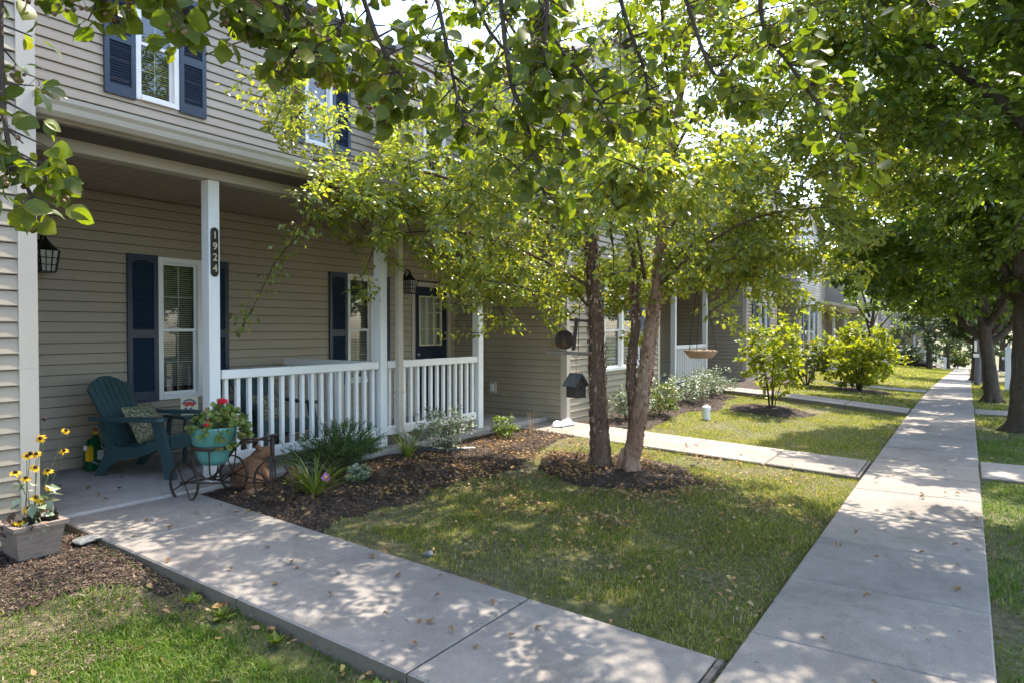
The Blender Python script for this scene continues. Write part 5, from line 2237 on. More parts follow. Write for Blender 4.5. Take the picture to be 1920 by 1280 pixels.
def single_leaves(T, kind, P, D, N, S, mat, rng):
    """each leaf an object of its own; six blade shapes are shared"""
    base = []
    for v in range(12):
        V, F = leaf_arrays(kind, np.zeros((1, 3)), np.array([[1., 0, 0]]), np.array([[0, 0, 1.]]), np.ones(1), rng, 1.1)
        V[:, 2] += .05 * np.sin(V[:, 0] * rng.uniform(5, 9) + rng.uniform(0, 6)) * np.abs(V[:, 1]) * 2.2 * np.sign(V[:, 1] + rng.uniform(-.2, .2))
        me = bpy.data.meshes.new('leaf')
        me.from_pydata(V.tolist(), [], F.tolist())
        me.materials.append(mat)
        me.polygons.foreach_set('use_smooth', [True] * len(F))
        base.append(me)
    nv = len(base)
    o0 = ORG[T.name]
    D = unit(D)
    N = unit(N - (N * D).sum(-1, keepdims=True) * D)
    W = np.cross(N, D)
    for i in range(len(P)):
        ob = bpy.data.objects.new('leaf', base[i % nv])
        COL.objects.link(ob)
        ob.parent = T
        R_ = Matrix((D[i].tolist(), W[i].tolist(), N[i].tolist())).transposed()
        ob.rotation_euler = R_.to_euler()
        ob.scale = (S[i],) * 3
        ob.location = P[i] - o0


make_birch()


# ---------------------------------------------------------------- street pears
def street_pear(x, y, label, seed, h0=1.9, R=(2.5, 2.5, 2.7), cz=4.9, n=420, r=.2, size=(.06, .09), spacing=.030, lean=(0, 0), zlo=2.5, mat='leaf_pear_dark', kind='birch', limbs=7, nsing=0, extra=None, kmin=24, group='pear trees in the strip beside the street'):
    rng = np.random.default_rng(seed)
    random.seed(seed)
    z0 = ghf(x, y)
    T = empty('pear_tree', (x, y, z0))
    tag(T, label, 'tree', group)
    sk = Skeleton(rng)
    mb = MB()
    lx, ly = lean
    tp = [(x, y, z0 - .05), (x, y, z0 + .12), (x + lx * .3, y + ly * .3, z0 + h0 * .5), (x + lx * .7, y + ly * .7, z0 + h0), (x + lx, y + ly, z0 + h0 + .9), (x + lx, y + ly, z0 + cz), (x + lx, y + ly, z0 + cz + R[2] * .7)]
    sk.limb(tp[:5], r, r * .62, mb, 14, .10, 5, .35)
    bark_roots(sk, mb, (x, y, z0 - .02), r * .95, 6)
    for i in range(limbs):
        a = 2 * math.pi * i / limbs + random.uniform(-.3, .3)
        d = np.array([math.cos(a), math.sin(a), 0])
        zz = z0 + h0 + random.uniform(-.25, .7)
        b = np.array([x + lx * .75, y + ly * .75, zz])
        sp = random.uniform(.55, .85)
        ht = random.uniform(.5, 1.35) * R[2]
        sk.limb([b, b + d * R[0] * .16 + np.array([0, 0, .45]), b + d * R[0] * .42 * sp + np.array([0, 0, .5 + ht * .45]), b + d * R[0] * .85 * sp + np.array([0, 0, .5 + ht * .85]), b + d * R[0] * sp + np.array([0, 0, .6 + ht])],
                r * .50, r * .1, mb, 8, .1, 4)
    sk.limb(tp[4:], r * .6, r * .15, mb, 8, .1, 5)
    mb.build('trunk', M['bark_pear'], T, smooth=True)
    c = (x + lx, y + ly, z0 + cz)
    tg = [ell(rng, n, c, R, .36, z0 + zlo), ell(rng, n // 3, (c[0], c[1], c[2] - R[2] * .3), (R[0] * .85, R[1] * .85, R[2] * .6), .6, z0 + zlo)]
    for (cc, rr, nn) in (extra or []):
        tg.append(ell(rng, nn, cc, rr, .5))
    T0 = np.concatenate(tg)
    sk.grow(T0, arch=.06)
    tag(twig_mesh(sk.twigs, .011).build('twigs', M['twig'], T), kind='stuff')
    P, D, N, S = twig_leaves(sk.twigs, rng, spacing, .05, .20, size, .30, .8, kmin=kmin)
    print(label[:30], len(P))
    if nsing:
        dist = np.linalg.norm(P - np.array([0, 0, 1.65]), axis=1)
        order = np.argsort(dist)
        single_leaves(T, 'pear', P[order[:nsing]], D[order[:nsing]], N[order[:nsing]], S[order[:nsing]], M[mat], rng)
        P, D, N, S = (q[order[nsing:]] for q in (P, D, N, S))
    leaves_obj('crown', kind, P, D, N, S, M[mat], T, rng)
    return T


street_pear(1.05, 7.7, 'pear tree overhanging the right edge above the sidewalk, its trunk out of sight', 21, 1.9, (2.6, 2.7, 3.0), 5.2, 620, .19, size=(.07, .10), zlo=2.25, nsing=150, spacing=.012, kmin=58)
street_pear(.80, 14.1, 'thick trunk pear tree nearest on the right edge of the sidewalk', 22, 1.75, (2.8, 3.0, 2.5), 4.5, 600, .25, zlo=2.1, spacing=.016, size=(.08, .12), kmin=50,
            extra=[((-1.3, 13.4, 3.1), (.9, 1.2, .6), 70), ((-1.2, 14.0, 5.6), (1.2, 1.5, 1.4), 100)])
street_pear(.52, 20.3, 'leaning forked pear tree, second trunk visible along the right strip', 23, 1.6, (3.3, 3.3, 3.0), 4.7, 460, .19, lean=(-.22, 0), zlo=2.0, spacing=.03, size=(.10, .15), kmin=44, extra=[((-2.0, 19.6, 5.0), (1.6, 1.6, 1.6), 110), ((-1.8, 19.4, 3.25), (1.4, 1.4, .9), 110)])
street_pear(.6, 27.0, 'pear tree third along the grass strip', 24, 1.8, (3.3, 3.3, 3.0), 4.7, 340, .17, zlo=2.3, spacing=.05, size=(.14, .20), kmin=28, extra=[((-2.2, 26.0, 3.4), (1.7, 1.6, 1.3), 110)])
street_pear(.35, 36.5, 'dark trunk pear tree at the far end of the grass strip', 25, 1.5, (3.5, 3.4, 3.0), 4.4, 300, .24, zlo=1.9, spacing=.06, size=(.16, .24), mat='leaf_far', kmin=26)


# near pear whose boughs hang into the top of the picture
def near_pear():
    rng = np.random.default_rng(5)
    random.seed(5)
    x, y = 1.35, 1.7
    z0 = ghf(x, y)
    T = empty('pear_tree', (x, y, z0))
    tag(T, 'pear tree whose fruiting boughs hang across the top of the view', 'tree', 'pear trees in the strip beside the street')
    sk = Skeleton(rng)
    mb = MB()
    sk.limb([(x, y, z0 - .05), (x, y, z0 + .8), (x - .04, y, z0 + 1.8), (x - .1, y + .03, z0 + 2.7)], .19, .13, mb, 14, .1, 5)
    bark_roots(sk, mb, (x, y, z0 - .02), .18, 6)
    L = [
        [(x - .08, y, 2.3), (.5, 1.75, 3.1), (-.5, 1.9, 3.55), (-1.5, 1.75, 3.62), (-2.2, 1.4, 3.4)],
        [(x - .1, y, 2.5), (.4, 1.4, 3.4), (-.7, 1.0, 3.8), (-1.8, .75, 3.6), (-2.4, .75, 3.15)],
        [(x - .1, y, 2.4), (.6, 2.3, 3.2), (-.2, 2.8, 3.6), (-.9, 2.95, 3.6), (-1.5, 2.7, 3.5)],
        [(x - .1, y, 2.7), (1.5, 1.0, 3.7), (1.8, .2, 4.4)], [(x - .1, y, 2.7), (2.0, 2.0, 3.6), (2.7, 2.3, 4.4)],
        [(x - .1, y, 2.7), (1.1, 2.6, 3.8), (.9, 3.3, 4.7)], [(x - .1, y, 2.7), (1.2, 1.7, 3.8), (1.1, 1.6, 5.6)],
        [(x - .1, y, 2.7), (.4, .9, 4.0), (-.3, .2, 4.8)],
    ]
    for l in L:
        sk.limb(l, .075, .018, mb, 8, .08, 5)
    mb.build('trunk', M['bark_pear'], T, smooth=True)
    nb = len(sk.pos)
    H = [
        [(-1.37, 2.24, 2.95), (-1.31, 2.27, 2.74), (-1.16, 2.25, 2.55), (-1.09, 2.29, 2.39)],
        [(-1.55, 2.24, 3.18), (-1.46, 2.17, 2.63), (-1.41, 2.2, 2.47), (-1.38, 2.22, 2.32), (-1.34, 2.24, 2.15)],
        [(-1.95, 1.49, 3.0), (-1.93, 1.5, 2.76), (-1.89, 1.52, 2.66), (-1.85, 1.55, 2.56)],
        [(-2.40, .86, 2.95), (-2.38, .85, 2.55), (-2.36, .85, 2.28), (-2.32, .86, 2.13), (-2.28, .89, 2.04)],
        [(-1.84, 1.68, 3.05), (-1.75, 1.74, 2.72), (-1.69, 1.78, 2.56), (-1.67, 1.79, 2.43)],
        [(-1.73, 2.0, 3.12), (-1.67, 2.03, 2.80), (-1.64, 2.05, 2.62), (-1.54, 1.99, 2.39)],
        [(-.97, 2.51, 3.2), (-.88, 2.56, 2.82), (-.81, 2.61, 2.62), (-.71, 2.67, 2.52)],
        [(-.70, 2.81, 3.2), (-.71, 2.92, 2.9), (-.62, 2.98, 2.74), (-.47, 3.07, 2.49), (-.37, 3.15, 2.32)],
        [(-2.08, 1.16, 2.95), (-2.03, 1.19, 2.70), (-2.01, 1.2, 2.62)],
        [(-2.32, 1.0, 2.95), (-2.25, 1.04, 2.72), (-2.22, 1.06, 2.66)],
        [(-1.3, 2.65, 3.3), (-1.17, 2.61, 2.9), (-1.11, 2.65, 2.7), (-1.1, 2.65, 2.55)],
        [(-.22, 3.25, 3.3), (-.17, 3.28, 3.06), (-.14, 3.3, 2.98)],
        [(-2.0, 1.33, 2.98), (-1.97, 1.35, 2.75), (-1.96, 1.36, 2.66)],
        [(-2.22, 1.91, 3.25), (-2.15, 1.96, 2.95), (-2.11, 1.98, 2.78), (-2.05, 2.02, 2.65)],
        [(-1.84, 2.41, 3.3), (-1.76, 2.46, 2.96), (-1.50, 2.60, 2.66), (-1.48, 2.62, 2.46)],
        [(-1.2, 2.0, 3.2), (-1.22, 2.05, 2.8), (-1.25, 2.08, 2.62), (-1.22, 2.1, 2.50)],
    ]
    A = np.array(sk.pos)
    hb = MB()
    hang = []
    tri = []
    for h in H:
        s = np.array(h[0])
        # join the bough to the closest limb above it
        dd = np.linalg.norm(A - s, axis=1) + 2.0 * np.maximum(0, s[2] - A[:, 2])
        q = A[int(np.argmin(dd))]
        pts = [q, (q + s) / 2 + np.array([0, 0, .06]), s] + [np.array(p) for p in h[1:]]
        out = sk.limb(pts, .015, .0045, hb, 6, .12, 5)
        hang.append(np.array(out))
    tag(hb.build('boughs', M['twig'], T, smooth=True), kind='stuff')
    P, D, N, S, B = [], [], [], [], []
    tw = []
    for o in hang:
        m = len(o)
        first = int(m * .30)
        for i in range(first, m):
            d = unit(o[min(i + 1, m - 1)] - o[max(i - 1, 0)])
            # spur: a short twig with a rosette of leaves and sometimes fruit
            for _ in range(2 if rng.random() < .6 else 3):
                sd = rng.normal(0, 1, 3)
                sd -= sd.dot(d) * d
                sd = unit(sd)
                tip = o[i] + sd * rng.uniform(.03, .13) + d * rng.uniform(0, .06) + np.array([0, 0, rng.uniform(-.03, .03)])
                tw.append(np.stack([o[i], o[i] * .75 + tip * .25, (o[i] + tip) / 2, o[i] * .25 + tip * .75, tip]))
                for _k in range(rng.integers(3, 6)):
                    e = rng.normal(0, 1, 3)
                    e[2] = e[2] * .5 - .75
                    e = unit(e + sd * .5)
                    P.append(tip + e * rng.uniform(.012, .035))
                    D.append(e)
                    nn = rng.normal(0, 1, 3)
                    nn[2] = abs(nn[2]) * .6 + .25
                    nn[0] += .35
                    nn[1] -= .35
                    N.append(nn)
                    S.append(rng.uniform(.034, .074))
                if rng.random() < .34:
                    for _k in range(rng.integers(2, 6)):
                        B.append((tip, tip + np.array([rng.normal(0, .02), rng.normal(0, .02), -rng.uniform(.03, .06)])))
        # leaf pair at the very end
        for _k in range(3):
            e = unit(np.array([rng.normal(0, .5), rng.normal(0, .5), -1]))
            P.append(o[-1]); D.append(e); N.append(rng.normal(0, 1, 3)); S.append(rng.uniform(.06, .085))
    P, D, N, S = (np.array(q) for q in (P, D, N, S))
    idx = rng.permutation(len(P))
    k = min(300, len(P))
    single_leaves(T, 'pear', P[idx[:k]], D[idx[:k]], N[idx[:k]], S[idx[:k]], M['leaf_pear_near'], rng)
    # fruit on thin stalks
    st = MB()
    me = None
    for (a, b) in B:
        st.tube([tuple(a), tuple((a + b) / 2 + rng.normal(0, .004, 3)), tuple(b)], .0009, 3, cap=False)
        if me is None:
            s = MB()
            s.blob((0, 0, 0), (1, 1, 1.05), 8, 6)
            me = bpy.data.meshes.new('fruit')
            me.from_pydata([tuple(p) for p in s.v], [], s.f)
            me.materials.append(M['berry'])
            me.polygons.foreach_set('use_smooth', [True] * len(s.f))
        ob = bpy.data.objects.new('fruit', me)
        COL.objects.link(ob)
        ob.parent = T
        ob.scale = (rng.uniform(.0055, .0078),) * 3
        ob.location = b - ORG[T.name]
    tag(st.build('fruit_stalks', M['twig'], T), kind='stuff')
    # remaining crown above and around the trunk
    tg = np.concatenate([ell(rng, 200, (1.2, 1.7, 5.2), (2.3, 2.2, 1.9), .45, 3.6), ell(rng, 70, (-1.0, 1.9, 4.0), (1.6, 1.2, .5), .5, 3.5)])
    n0 = len(sk.twigs)
    sk.grow(tg, arch=.06)
    tw2 = sk.twigs
    tag(twig_mesh(tw + tw2, .009, .002).build('twigs', M['twig'], T), kind='stuff')
    P2, D2, N2, S2 = twig_leaves(tw2, rng, .04, .2, .05, (.06, .09), .4, .8)
    P2 = np.concatenate([P[idx[k:]], P2]); D2 = np.concatenate([D[idx[k:]], D2]); N2 = np.concatenate([N[idx[k:]], N2]); S2 = np.concatenate([S[idx[k:]], S2])
    leaves_obj('crown', 'pear', P2, D2, N2, S2, M['leaf_pear'], T, rng)
    print('near pear leaves', len(P), 'fruit', len(B))


near_pear()


# far trees that close the end of the street
def far_tree(x, y, h, R, label, seed, n=150, mat='leaf_far', size=(.22, .36), group='trees at the end of the street'):
    rng = np.random.default_rng(seed)
    random.seed(seed)
    z0 = float(gh(x, min(y, 110)))
    T = empty('broadleaf_tree', (x, y, z0))
    tag(T, label, 'tree', group)
    sk = Skeleton(rng)
    mb = MB()
    sk.limb([(x, y, z0 - .1), (x, y, z0 + h * .25), (x + .2, y, z0 + h * .5), (x + .1, y, z0 + h * .85)], R * .07, R * .02, mb, 9, .1)
    for i in range(6):
        a = i * 1.05 + random.uniform(-.3, .3)
        sk.limb([(x, y, z0 + h * (.22 + .05 * i)), (x + math.cos(a) * R * .4, y + math.sin(a) * R * .4, z0 + h * (.4 + .05 * i)), (x + math.cos(a) * R * .8, y + math.sin(a) * R * .8, z0 + h * (.5 + .05 * i))], R * .035, R * .01, mb, 6, .1)
    mb.build('trunk', M['bark_pear'], T, smooth=True)
    sk.grow(ell(rng, n, (x, y, z0 + h * .55), (R, R, h * .46), .42), arch=.05)
    P, D, N, S = twig_leaves(sk.twigs, rng, .05 * R / 2.5, .05, .3, size, .3, .8, kmin=24)
    leaves_obj('crown', 'birch', P, D, N, S, M[mat], T, rng)


FT = [(-1.6, 80.0, 9.0, 3.8, 'dark low crowned tree closing the end of the sidewalk'), (2.6, 74.0, 9.5, 4.0, 'broad dark tree right of the sidewalk end'), (5.5, 60.0, 10, 4.0, 'tall tree across the street end behind the pear trunks'),
      (-2.6, 66.0, 8.5, 3.6, 'dark tree standing before the far porch house'),
      (1.2, 52.0, 8.0, 3.6, 'dark green tree with low limb at the end of the sidewalk'),
      (-9, 101, 13, 6, 'leftmost tall tree beyond the cross street'), (-1, 104, 12, 6, 'tall tree beyond the cross street in line with the sidewalk'),
      (7, 100, 13, 6.5, 'tall tree beyond the cross street right of the sidewalk'), (15, 108, 14, 7, 'rightmost tall tree beyond the cross street'),
      (-18, 106, 15, 7, 'tall tree far behind the row of townhouses'),
      (11.5, 70, 11, 5, 'tree on the opposite side of the street')]
for i, f in enumerate(FT):
    far_tree(f[0], f[1], f[2], f[3], f[4], 60 + i, 150 if f[1] > 60 else 190, size=(.2, .34) if f[1] > 60 else (.16, .26))
far_tree(-4.15, 39.0, 6.5, 1.9, 'slim brown trunk tree in front of the distant townhouses', 90, 60, 'leaf_pear_dark', (.10, .16), group='trees in the far lawns')


# ---------------------------------------------------------------- shrubs and flowers
def shrub(name, loc, R, n, label, cat, mat, seed, kind='small', size=(.03, .05), stems=14, sr=.006, spacing=.02, up=1.0, t0=.35, group=None, stem_mat='twig', arch=.15, lift=.12, base_r=.1, flat=1.0, kmin=9, spread=.04):
    rng = np.random.default_rng(seed)
    random.seed(seed)
    x, y = loc[0], loc[1]
    z0 = loc[2] if len(loc) > 2 else ghf(x, y)
    T = empty(name, (x, y, z0))
    tag(T, label, cat, group)
    sk = Skeleton(rng)
    mb = MB()
    for i in range(stems):
        a = 2 * math.pi * i / stems + rng.uniform(-.4, .4)
        q = rng.uniform(.15, .8)
        d = np.array([math.cos(a) * R[0], math.sin(a) * R[1], 0]) * q
        b = np.array([x, y, z0 - .01]) + d * base_r
        e = np.array([x, y, z0]) + d + np.array([0, 0, R[2] * (1.9 - q * .9) * rng.uniform(.6, .95)])
        m = (b + e) / 2 + np.array([0, 0, .12 * R[2]]) - d * .1
        sk.limb([b, m, e], sr, sr * .4, mb, 5, 0, 4)
    mb.build('stems', M[stem_mat], T, smooth=True)
    tg = ell(rng, n, (x, y, z0 + R[2] * (1 + lift)), (R[0], R[1], R[2]), .45, z0 + .04)
    # uneven outline: some sides reach further than others
    an = np.arctan2(tg[:, 1] - y, tg[:, 0] - x)
    ph = rng.uniform(0, 6.28, 3)
    kf = 1 + .16 * np.sin(2 * an + ph[0]) + .13 * np.sin(3 * an + ph[1] + 4 * (tg[:, 2] - z0)) + rng.normal(0, .07, len(tg))
    tg[:, 0] = x + (tg[:, 0] - x) * kf
    tg[:, 1] = y + (tg[:, 1] - y) * kf
    tg[:, 2] = np.maximum(z0 + .03, z0 + (tg[:, 2] - z0) * (1 + rng.normal(0, .07, len(tg))))
    sk.grow(tg, arch=arch)
    tag(twig_mesh(sk.twigs, sr * .7, .0012).build('twigs', M[stem_mat], T), kind='stuff')
    P, D, N, S = twig_leaves(sk.twigs, rng, spacing, t0, spread, size, .1, up, kmin=kmin)
    leaves_obj('foliage', kind, P, D, N, S, M[mat], T, rng)
    return T


shrub('lime_sapling', (-3.14, 13.75), (.72, .72, .86), 190, 'bright lime green young tree in a mulch ring on the neighbouring lawn', 'sapling', 'leaf_lime', 31, 'birch', (.07, .11), 7, .013, .040, .8, .2, lift=.25, base_r=.12, kmin=9, spread=.05)
shrub('round_shrub', (-2.52, 21.2), (1.15, 1.15, .85), 330, 'large round green shrub beside the third walkway', 'shrub', 'leaf_lime', 32, 'birch', (.08, .13), 16, .014, .055, .8, .2, kmin=14, spread=.1)
shrub('leafy_shrub', (-3.75, 20.6), (.75, .75, .62), 150, 'darker shrub tucked behind the large round shrub', 'shrub', 'leaf_shrub', 33, 'birch', (.07, .11), 12, .012, .055)
shrub('variegated_shrub', (-5.18, 6.34), (.34, .42, .27), 170, 'variegated white and green shrub in front of the right railing', 'shrub', 'leaf_vari', 34, 'small', (.028, .045), 18, .004, .014, t0=.2, group='variegated evergreen shrubs')
shrub('variegated_shrub', (-4.65, 10.35), (.40, .45, .27), 150, 'pale variegated shrub seen between the birch trunks', 'shrub', 'leaf_vari', 35, 'small', (.035, .055), 16, .004, .018, t0=.2, group='variegated evergreen shrubs')
shrub('variegated_shrub', (-4.45, 11.3), (.42, .5, .30), 170, 'dark green variegated shrub right of the birch trunks', 'shrub', 'leaf_shrub', 36, 'small', (.035, .06), 16, .004, .018, t0=.2, group='variegated evergreen shrubs')
shrub('variegated_shrub', (-4.75, 13.6), (.62, .9, .30), 240, 'spreading variegated shrub below the second porch railing', 'shrub', 'leaf_vari', 37, 'small', (.035, .06), 18, .004, .020, t0=.2, group='variegated evergreen shrubs')
shrub('variegated_shrub', (-4.7, 15.0), (.6, .8, .28), 210, 'low variegated shrub at the foot of the third walkway', 'shrub', 'leaf_vari', 38, 'small', (.035, .06), 18, .004, .022, t0=.2, group='variegated evergreen shrubs')
shrub('small_shrub', (-5.18, 7.55), (.19, .21, .15), 60, 'small yellow green shrub at the right corner of the porch', 'shrub', 'leaf_hosta', 39, 'small', (.03, .05), 10, .003, .018, t0=.2)
shrub('far_porch_shrub', (-4.2, 69.8), (1.3, 1.3, .75), 140, 'dark shrub below the far porch railing', 'shrub', 'leaf_far', 40, 'birch', (.16, .26), 10, .02, .10)
shrub('far_bush', (-.9, 84.0), (1.6, 1.6, 1.0), 160, 'light green bush where the sidewalk ends', 'shrub', 'leaf_shrub', 41, 'birch', (.18, .3), 10, .02, .12)


def juniper():
    rng = np.random.default_rng(44)
    random.seed(44)
    x, y = -5.20, 4.68
    z0 = ghf(x, y)
    T = empty('juniper_shrub', (x, y, z0))
    tag(T, 'dark green feathery juniper in front of the left railing', 'shrub')
    mb = MB()
    V, F = [], []
    o = 0
    paths = []
    for i in range(125):
        a = rng.uniform(0, 6.283)
        q = rng.random() ** .6
        d = np.array([math.cos(a) * .36, math.sin(a) * .66, 0]) * q
        h = rng.uniform(.26, .56) * (1.15 - .45 * q)
        b = np.array([x, y, z0]) + d * .15
        e = np.array([x, y, z0 + h]) + d
        m = (b + e) / 2 + np.array([0, 0, .10]) - d * .05
        ts = np.linspace(0, 1, 7)[:, None]
        path = (1 - ts) ** 2 * b + 2 * ts * (1 - ts) * m + ts ** 2 * e
        paths.append(path)
        mb.tube([tuple(p) for p in path], [.005, .004, .004, .003, .003, .002, .001], 4, cap=False)
    mb.build('stems', M['twig'], T)
    P, D, N, S = [], [], [], []
    for path in paths:
        for _ in range(14):          # side sprays
            t = rng.uniform(.25, 1)
            k = min(5, int(t * 6))
            p = path[k] + (path[k + 1] - path[k]) * (t * 6 - k)
            dd = unit(unit(path[k + 1] - path[k]) + rng.normal(0, .45, 3))
            L = rng.uniform(.05, .11)
            for s in np.linspace(0, 1, 15):
                P.append(p + dd * L * s)
                D.append(dd * .9 + rng.normal(0, .45, 3))
                N.append(rng.normal(0, 1, 3))
                S.append(rng.uniform(.016, .032))
    P, D, N, S = (np.array(q) for q in (P, D, N, S))
    V0 = np.array([(0, -.11, 0), (0, .11, 0), (1, 0, 0)])
    D = unit(D)
    N = unit(N - (N * D).sum(-1, keepdims=True) * D)
    W = np.cross(N, D)
    out = P[:, None] + S[:, None, None] * (V0[None, :, 0, None] * D[:, None] + V0[None, :, 1, None] * W[:, None])
    FF = (np.array([[0, 1, 2]])[None] + (np.arange(len(P)) * 3)[:, None, None]).reshape(-1, 3)
    tag(np_mesh('needles', out.reshape(-1, 3), FF, M['juniper'], T), kind='stuff')


juniper()


def strap_plant(name, x, y, n, L, label, mat, seed, w=.011, up=1.0, z0=None):
    rng = np.random.default_rng(seed)
    z0 = ghf(x, y) if z0 is None else z0
    T = empty(name, (x, y, z0))
    tag(T, label, 'plant')
    mb = MB()
    for i in range(n):
        a = rng.uniform(0, 6.283)
        d = np.array([math.cos(a), math.sin(a), 0])
        s = np.array([-math.sin(a), math.cos(a), 0])
        ln = L * rng.uniform(.55, 1.1)
        ang = rng.uniform(.25, .9) / up
        p = np.array([x, y, z0]) + d * rng.uniform(0, .035)
        k = 7
        P = []
        for j in range(k + 1):
            t = j / k
            th = ang + t * t * rng.uniform(.8, 1.5) / up
            ww = w * (1 - t ** 2.2) * (.6 + .4 * min(1, t * 4)) + .0004
            P += [p - s * ww + np.array([0, 0, ww * .5]), p, p + s * ww + np.array([0, 0, ww * .5])]
            p = p + (d * math.sin(th) + np.array([0, 0, math.cos(th)])) * ln / k
        F = []
        for j in range(k):
            q = 3 * j
            F += [(q, q + 3, q + 4, q + 1), (q + 1, q + 4, q + 5, q + 2)]
        b = MB()
        b.add([tuple(v) for v in P], F)
        b.build('blade', M[mat], T, smooth=True)
    return T


lily = strap_plant('daylily', -4.80, 4.05, 95, .50, 'arching light green strap leaved plant with one pink flower', 'leaf_hosta', 51, .0065, .85)
mb = MB()
mb.tube([(-4.74, 4.02, .18), (-4.70, 4.03, .30), (-4.66, 4.04, .36)], .003, 5)
mb.build('flower_stem', M['stem'], lily)


def daisy(parent, c, nrm, r, pmat, n=12, eye=.35, droop=.2, w=.3):
    c = np.array(c, dtype=float)
    nrm = unit(np.array(nrm, dtype=float))
    u = unit(np.cross(nrm, [.3, .9, .2]))
    v = np.cross(nrm, u)
    mb = MB()
    for i in range(n):
        a = 2 * math.pi * i / n + random.uniform(-.12, .12)
        d = u * math.cos(a) + v * math.sin(a)
        s = -u * math.sin(a) + v * math.cos(a)
        rr = r * random.uniform(.85, 1.1)
        dr = droop * random.uniform(.6, 1.6)
        mb.add([tuple(c + d * r * .15), tuple(c + d * rr * .6 + s * rr * w * .6 - nrm * rr * dr * .3), tuple(c + d * rr - nrm * rr * dr), tuple(c + d * rr * .6 - s * rr * w * .6 - nrm * rr * dr * .3)], [(0, 1, 2, 3)])
    f = mb.build('flower', M[pmat], parent)
    e = MB()
    e.blob((0, 0, 0), (r * eye, r * eye, r * eye * .9), 9, 6)
    q = Vector(nrm).to_track_quat('Z', 'Y').to_matrix()
    e.v = [tuple(np.array(q @ Vector(p)) + c + nrm * r * .05) for p in e.v]
    e.build('eye', M['flower_eye'] if pmat == 'petal_yellow' else M['yellow_plastic'], f, smooth=True)


daisy(lily, (-4.655, 4.045, .365), (.85, -.45, .35), .045, 'petal_pink', 14, .28, .05, .25)
strap_plant('grass_clump', -5.24, 5.74, 46, .44, 'loose ornamental grass clump beside the downspout', 'leaf_hosta', 52, .006, 1.3)
strap_plant('dry_stalks', -5.05, 8.05, 9, .42, 'few dry upright stalks at the end of the mulch bed', 'litter', 53, .004, 2.6)
shrub('columbine', (-4.86, 4.62), (.13, .13, .085), 34, 'small blue green lobed plant at the foot of the juniper', 'plant', 'leaf_vari', 54, 'round', (.025, .04), 8, .0025, .03, t0=.5, stem_mat='stem')


def geranium():
    rng = np.random.default_rng(55)
    random.seed(55)
    c = np.array([PC.x, PC.y, .81])
    T = empty('geranium', tuple(c))
    tag(T, 'red geranium with round leaves growing in the turquoise pot', 'flower')
    mb = MB()
    tips = []
    for i in range(95):
        a = rng.uniform(0, 6.283)
        q = rng.random() ** .5
        d = np.array([math.cos(a), math.sin(a), 0])
        e = c + d * q * .235 + np.array([.02, .05, .02 + .20 * (1 - q * q) * rng.uniform(.4, 1.05) - (.10 * rng.random() if q > .8 else 0)])
        b = c + d * .05
        mb.tube([tuple(b), tuple((b + e) / 2 + np.array([0, 0, .03])), tuple(e)], .0025, 4, cap=False)
        tips.append((e, d))
    for i in range(14):
        a = rng.uniform(-.6, 1.8)
        d = np.array([math.cos(a), math.sin(a), 0])
        e = c + d * rng.uniform(.18, .24) + np.array([0, .03, -rng.uniform(.02, .16)])
        mb.tube([tuple(c + d * .15), tuple(c + d * .21 + np.array([0, 0, .02])), tuple(e)], .0025, 4, cap=False)
        tips.append((e, d))
    mb.build('stems', M['stem'], T)
    P, D, N, S = [], [], [], []
    for (e, d) in tips:
        for _ in range(rng.integers(3, 6)):
            dd = d * .6 + rng.normal(0, .7, 3)
            dd[2] *= .4
            P.append(e + rng.normal(0, .014, 3)); D.append(dd); N.append(np.array([.3, -.2, 1]) + d * .5 + rng.normal(0, .35, 3)); S.append(rng.uniform(.034, .060))
    P, D, N, S = (np.array(q) for q in (P, D, N, S))
    leaves_obj('foliage', 'round', P, D, N, S, M['leaf_geranium'], T, rng)

    def head(pos, r, n, mat, stem=True):
        m = MB()
        pos = np.array(pos)
        for i in range(n):
            v = unit(rng.normal(0, 1, 3))
            v[2] = abs(v[2]) * .8 - .15
            q = pos + v * r * rng.uniform(.6, 1)
            u = unit(np.cross(v, rng.normal(0, 1, 3)))
            w_ = np.cross(v, u)
            s = r * .42
            m.add([tuple(q + u * s), tuple(q + w_ * s + v * s * .3), tuple(q - u * s), tuple(q - w_ * s + v * s * .3)], [(0, 1, 2, 3)])
        f = m.build('flower_head', M[mat], T)
        if stem:
            m = MB()
            m.tube([tuple(c + np.array([.03, 0, .02])), tuple(pos - np.array([0, 0, .06])), tuple(pos)], .003, 5)
            m.build('stem', M['stem'], f)
    head((PC.x + .10, PC.y + .02, 1.045), .040, 60, 'petal_red')
    head((PC.x + .13, PC.y - .15, .87), .022, 26, 'petal_red')
    head((PC.x + .10, PC.y - .12, .90), .016, 16, 'petal_red')
    head((PC.x + .06, PC.y + .24, .68), .022, 18, 'petal_pink', False)
    head((PC.x + .10, PC.y + .26, .66), .020, 16, 'petal_pink', False)


geranium()


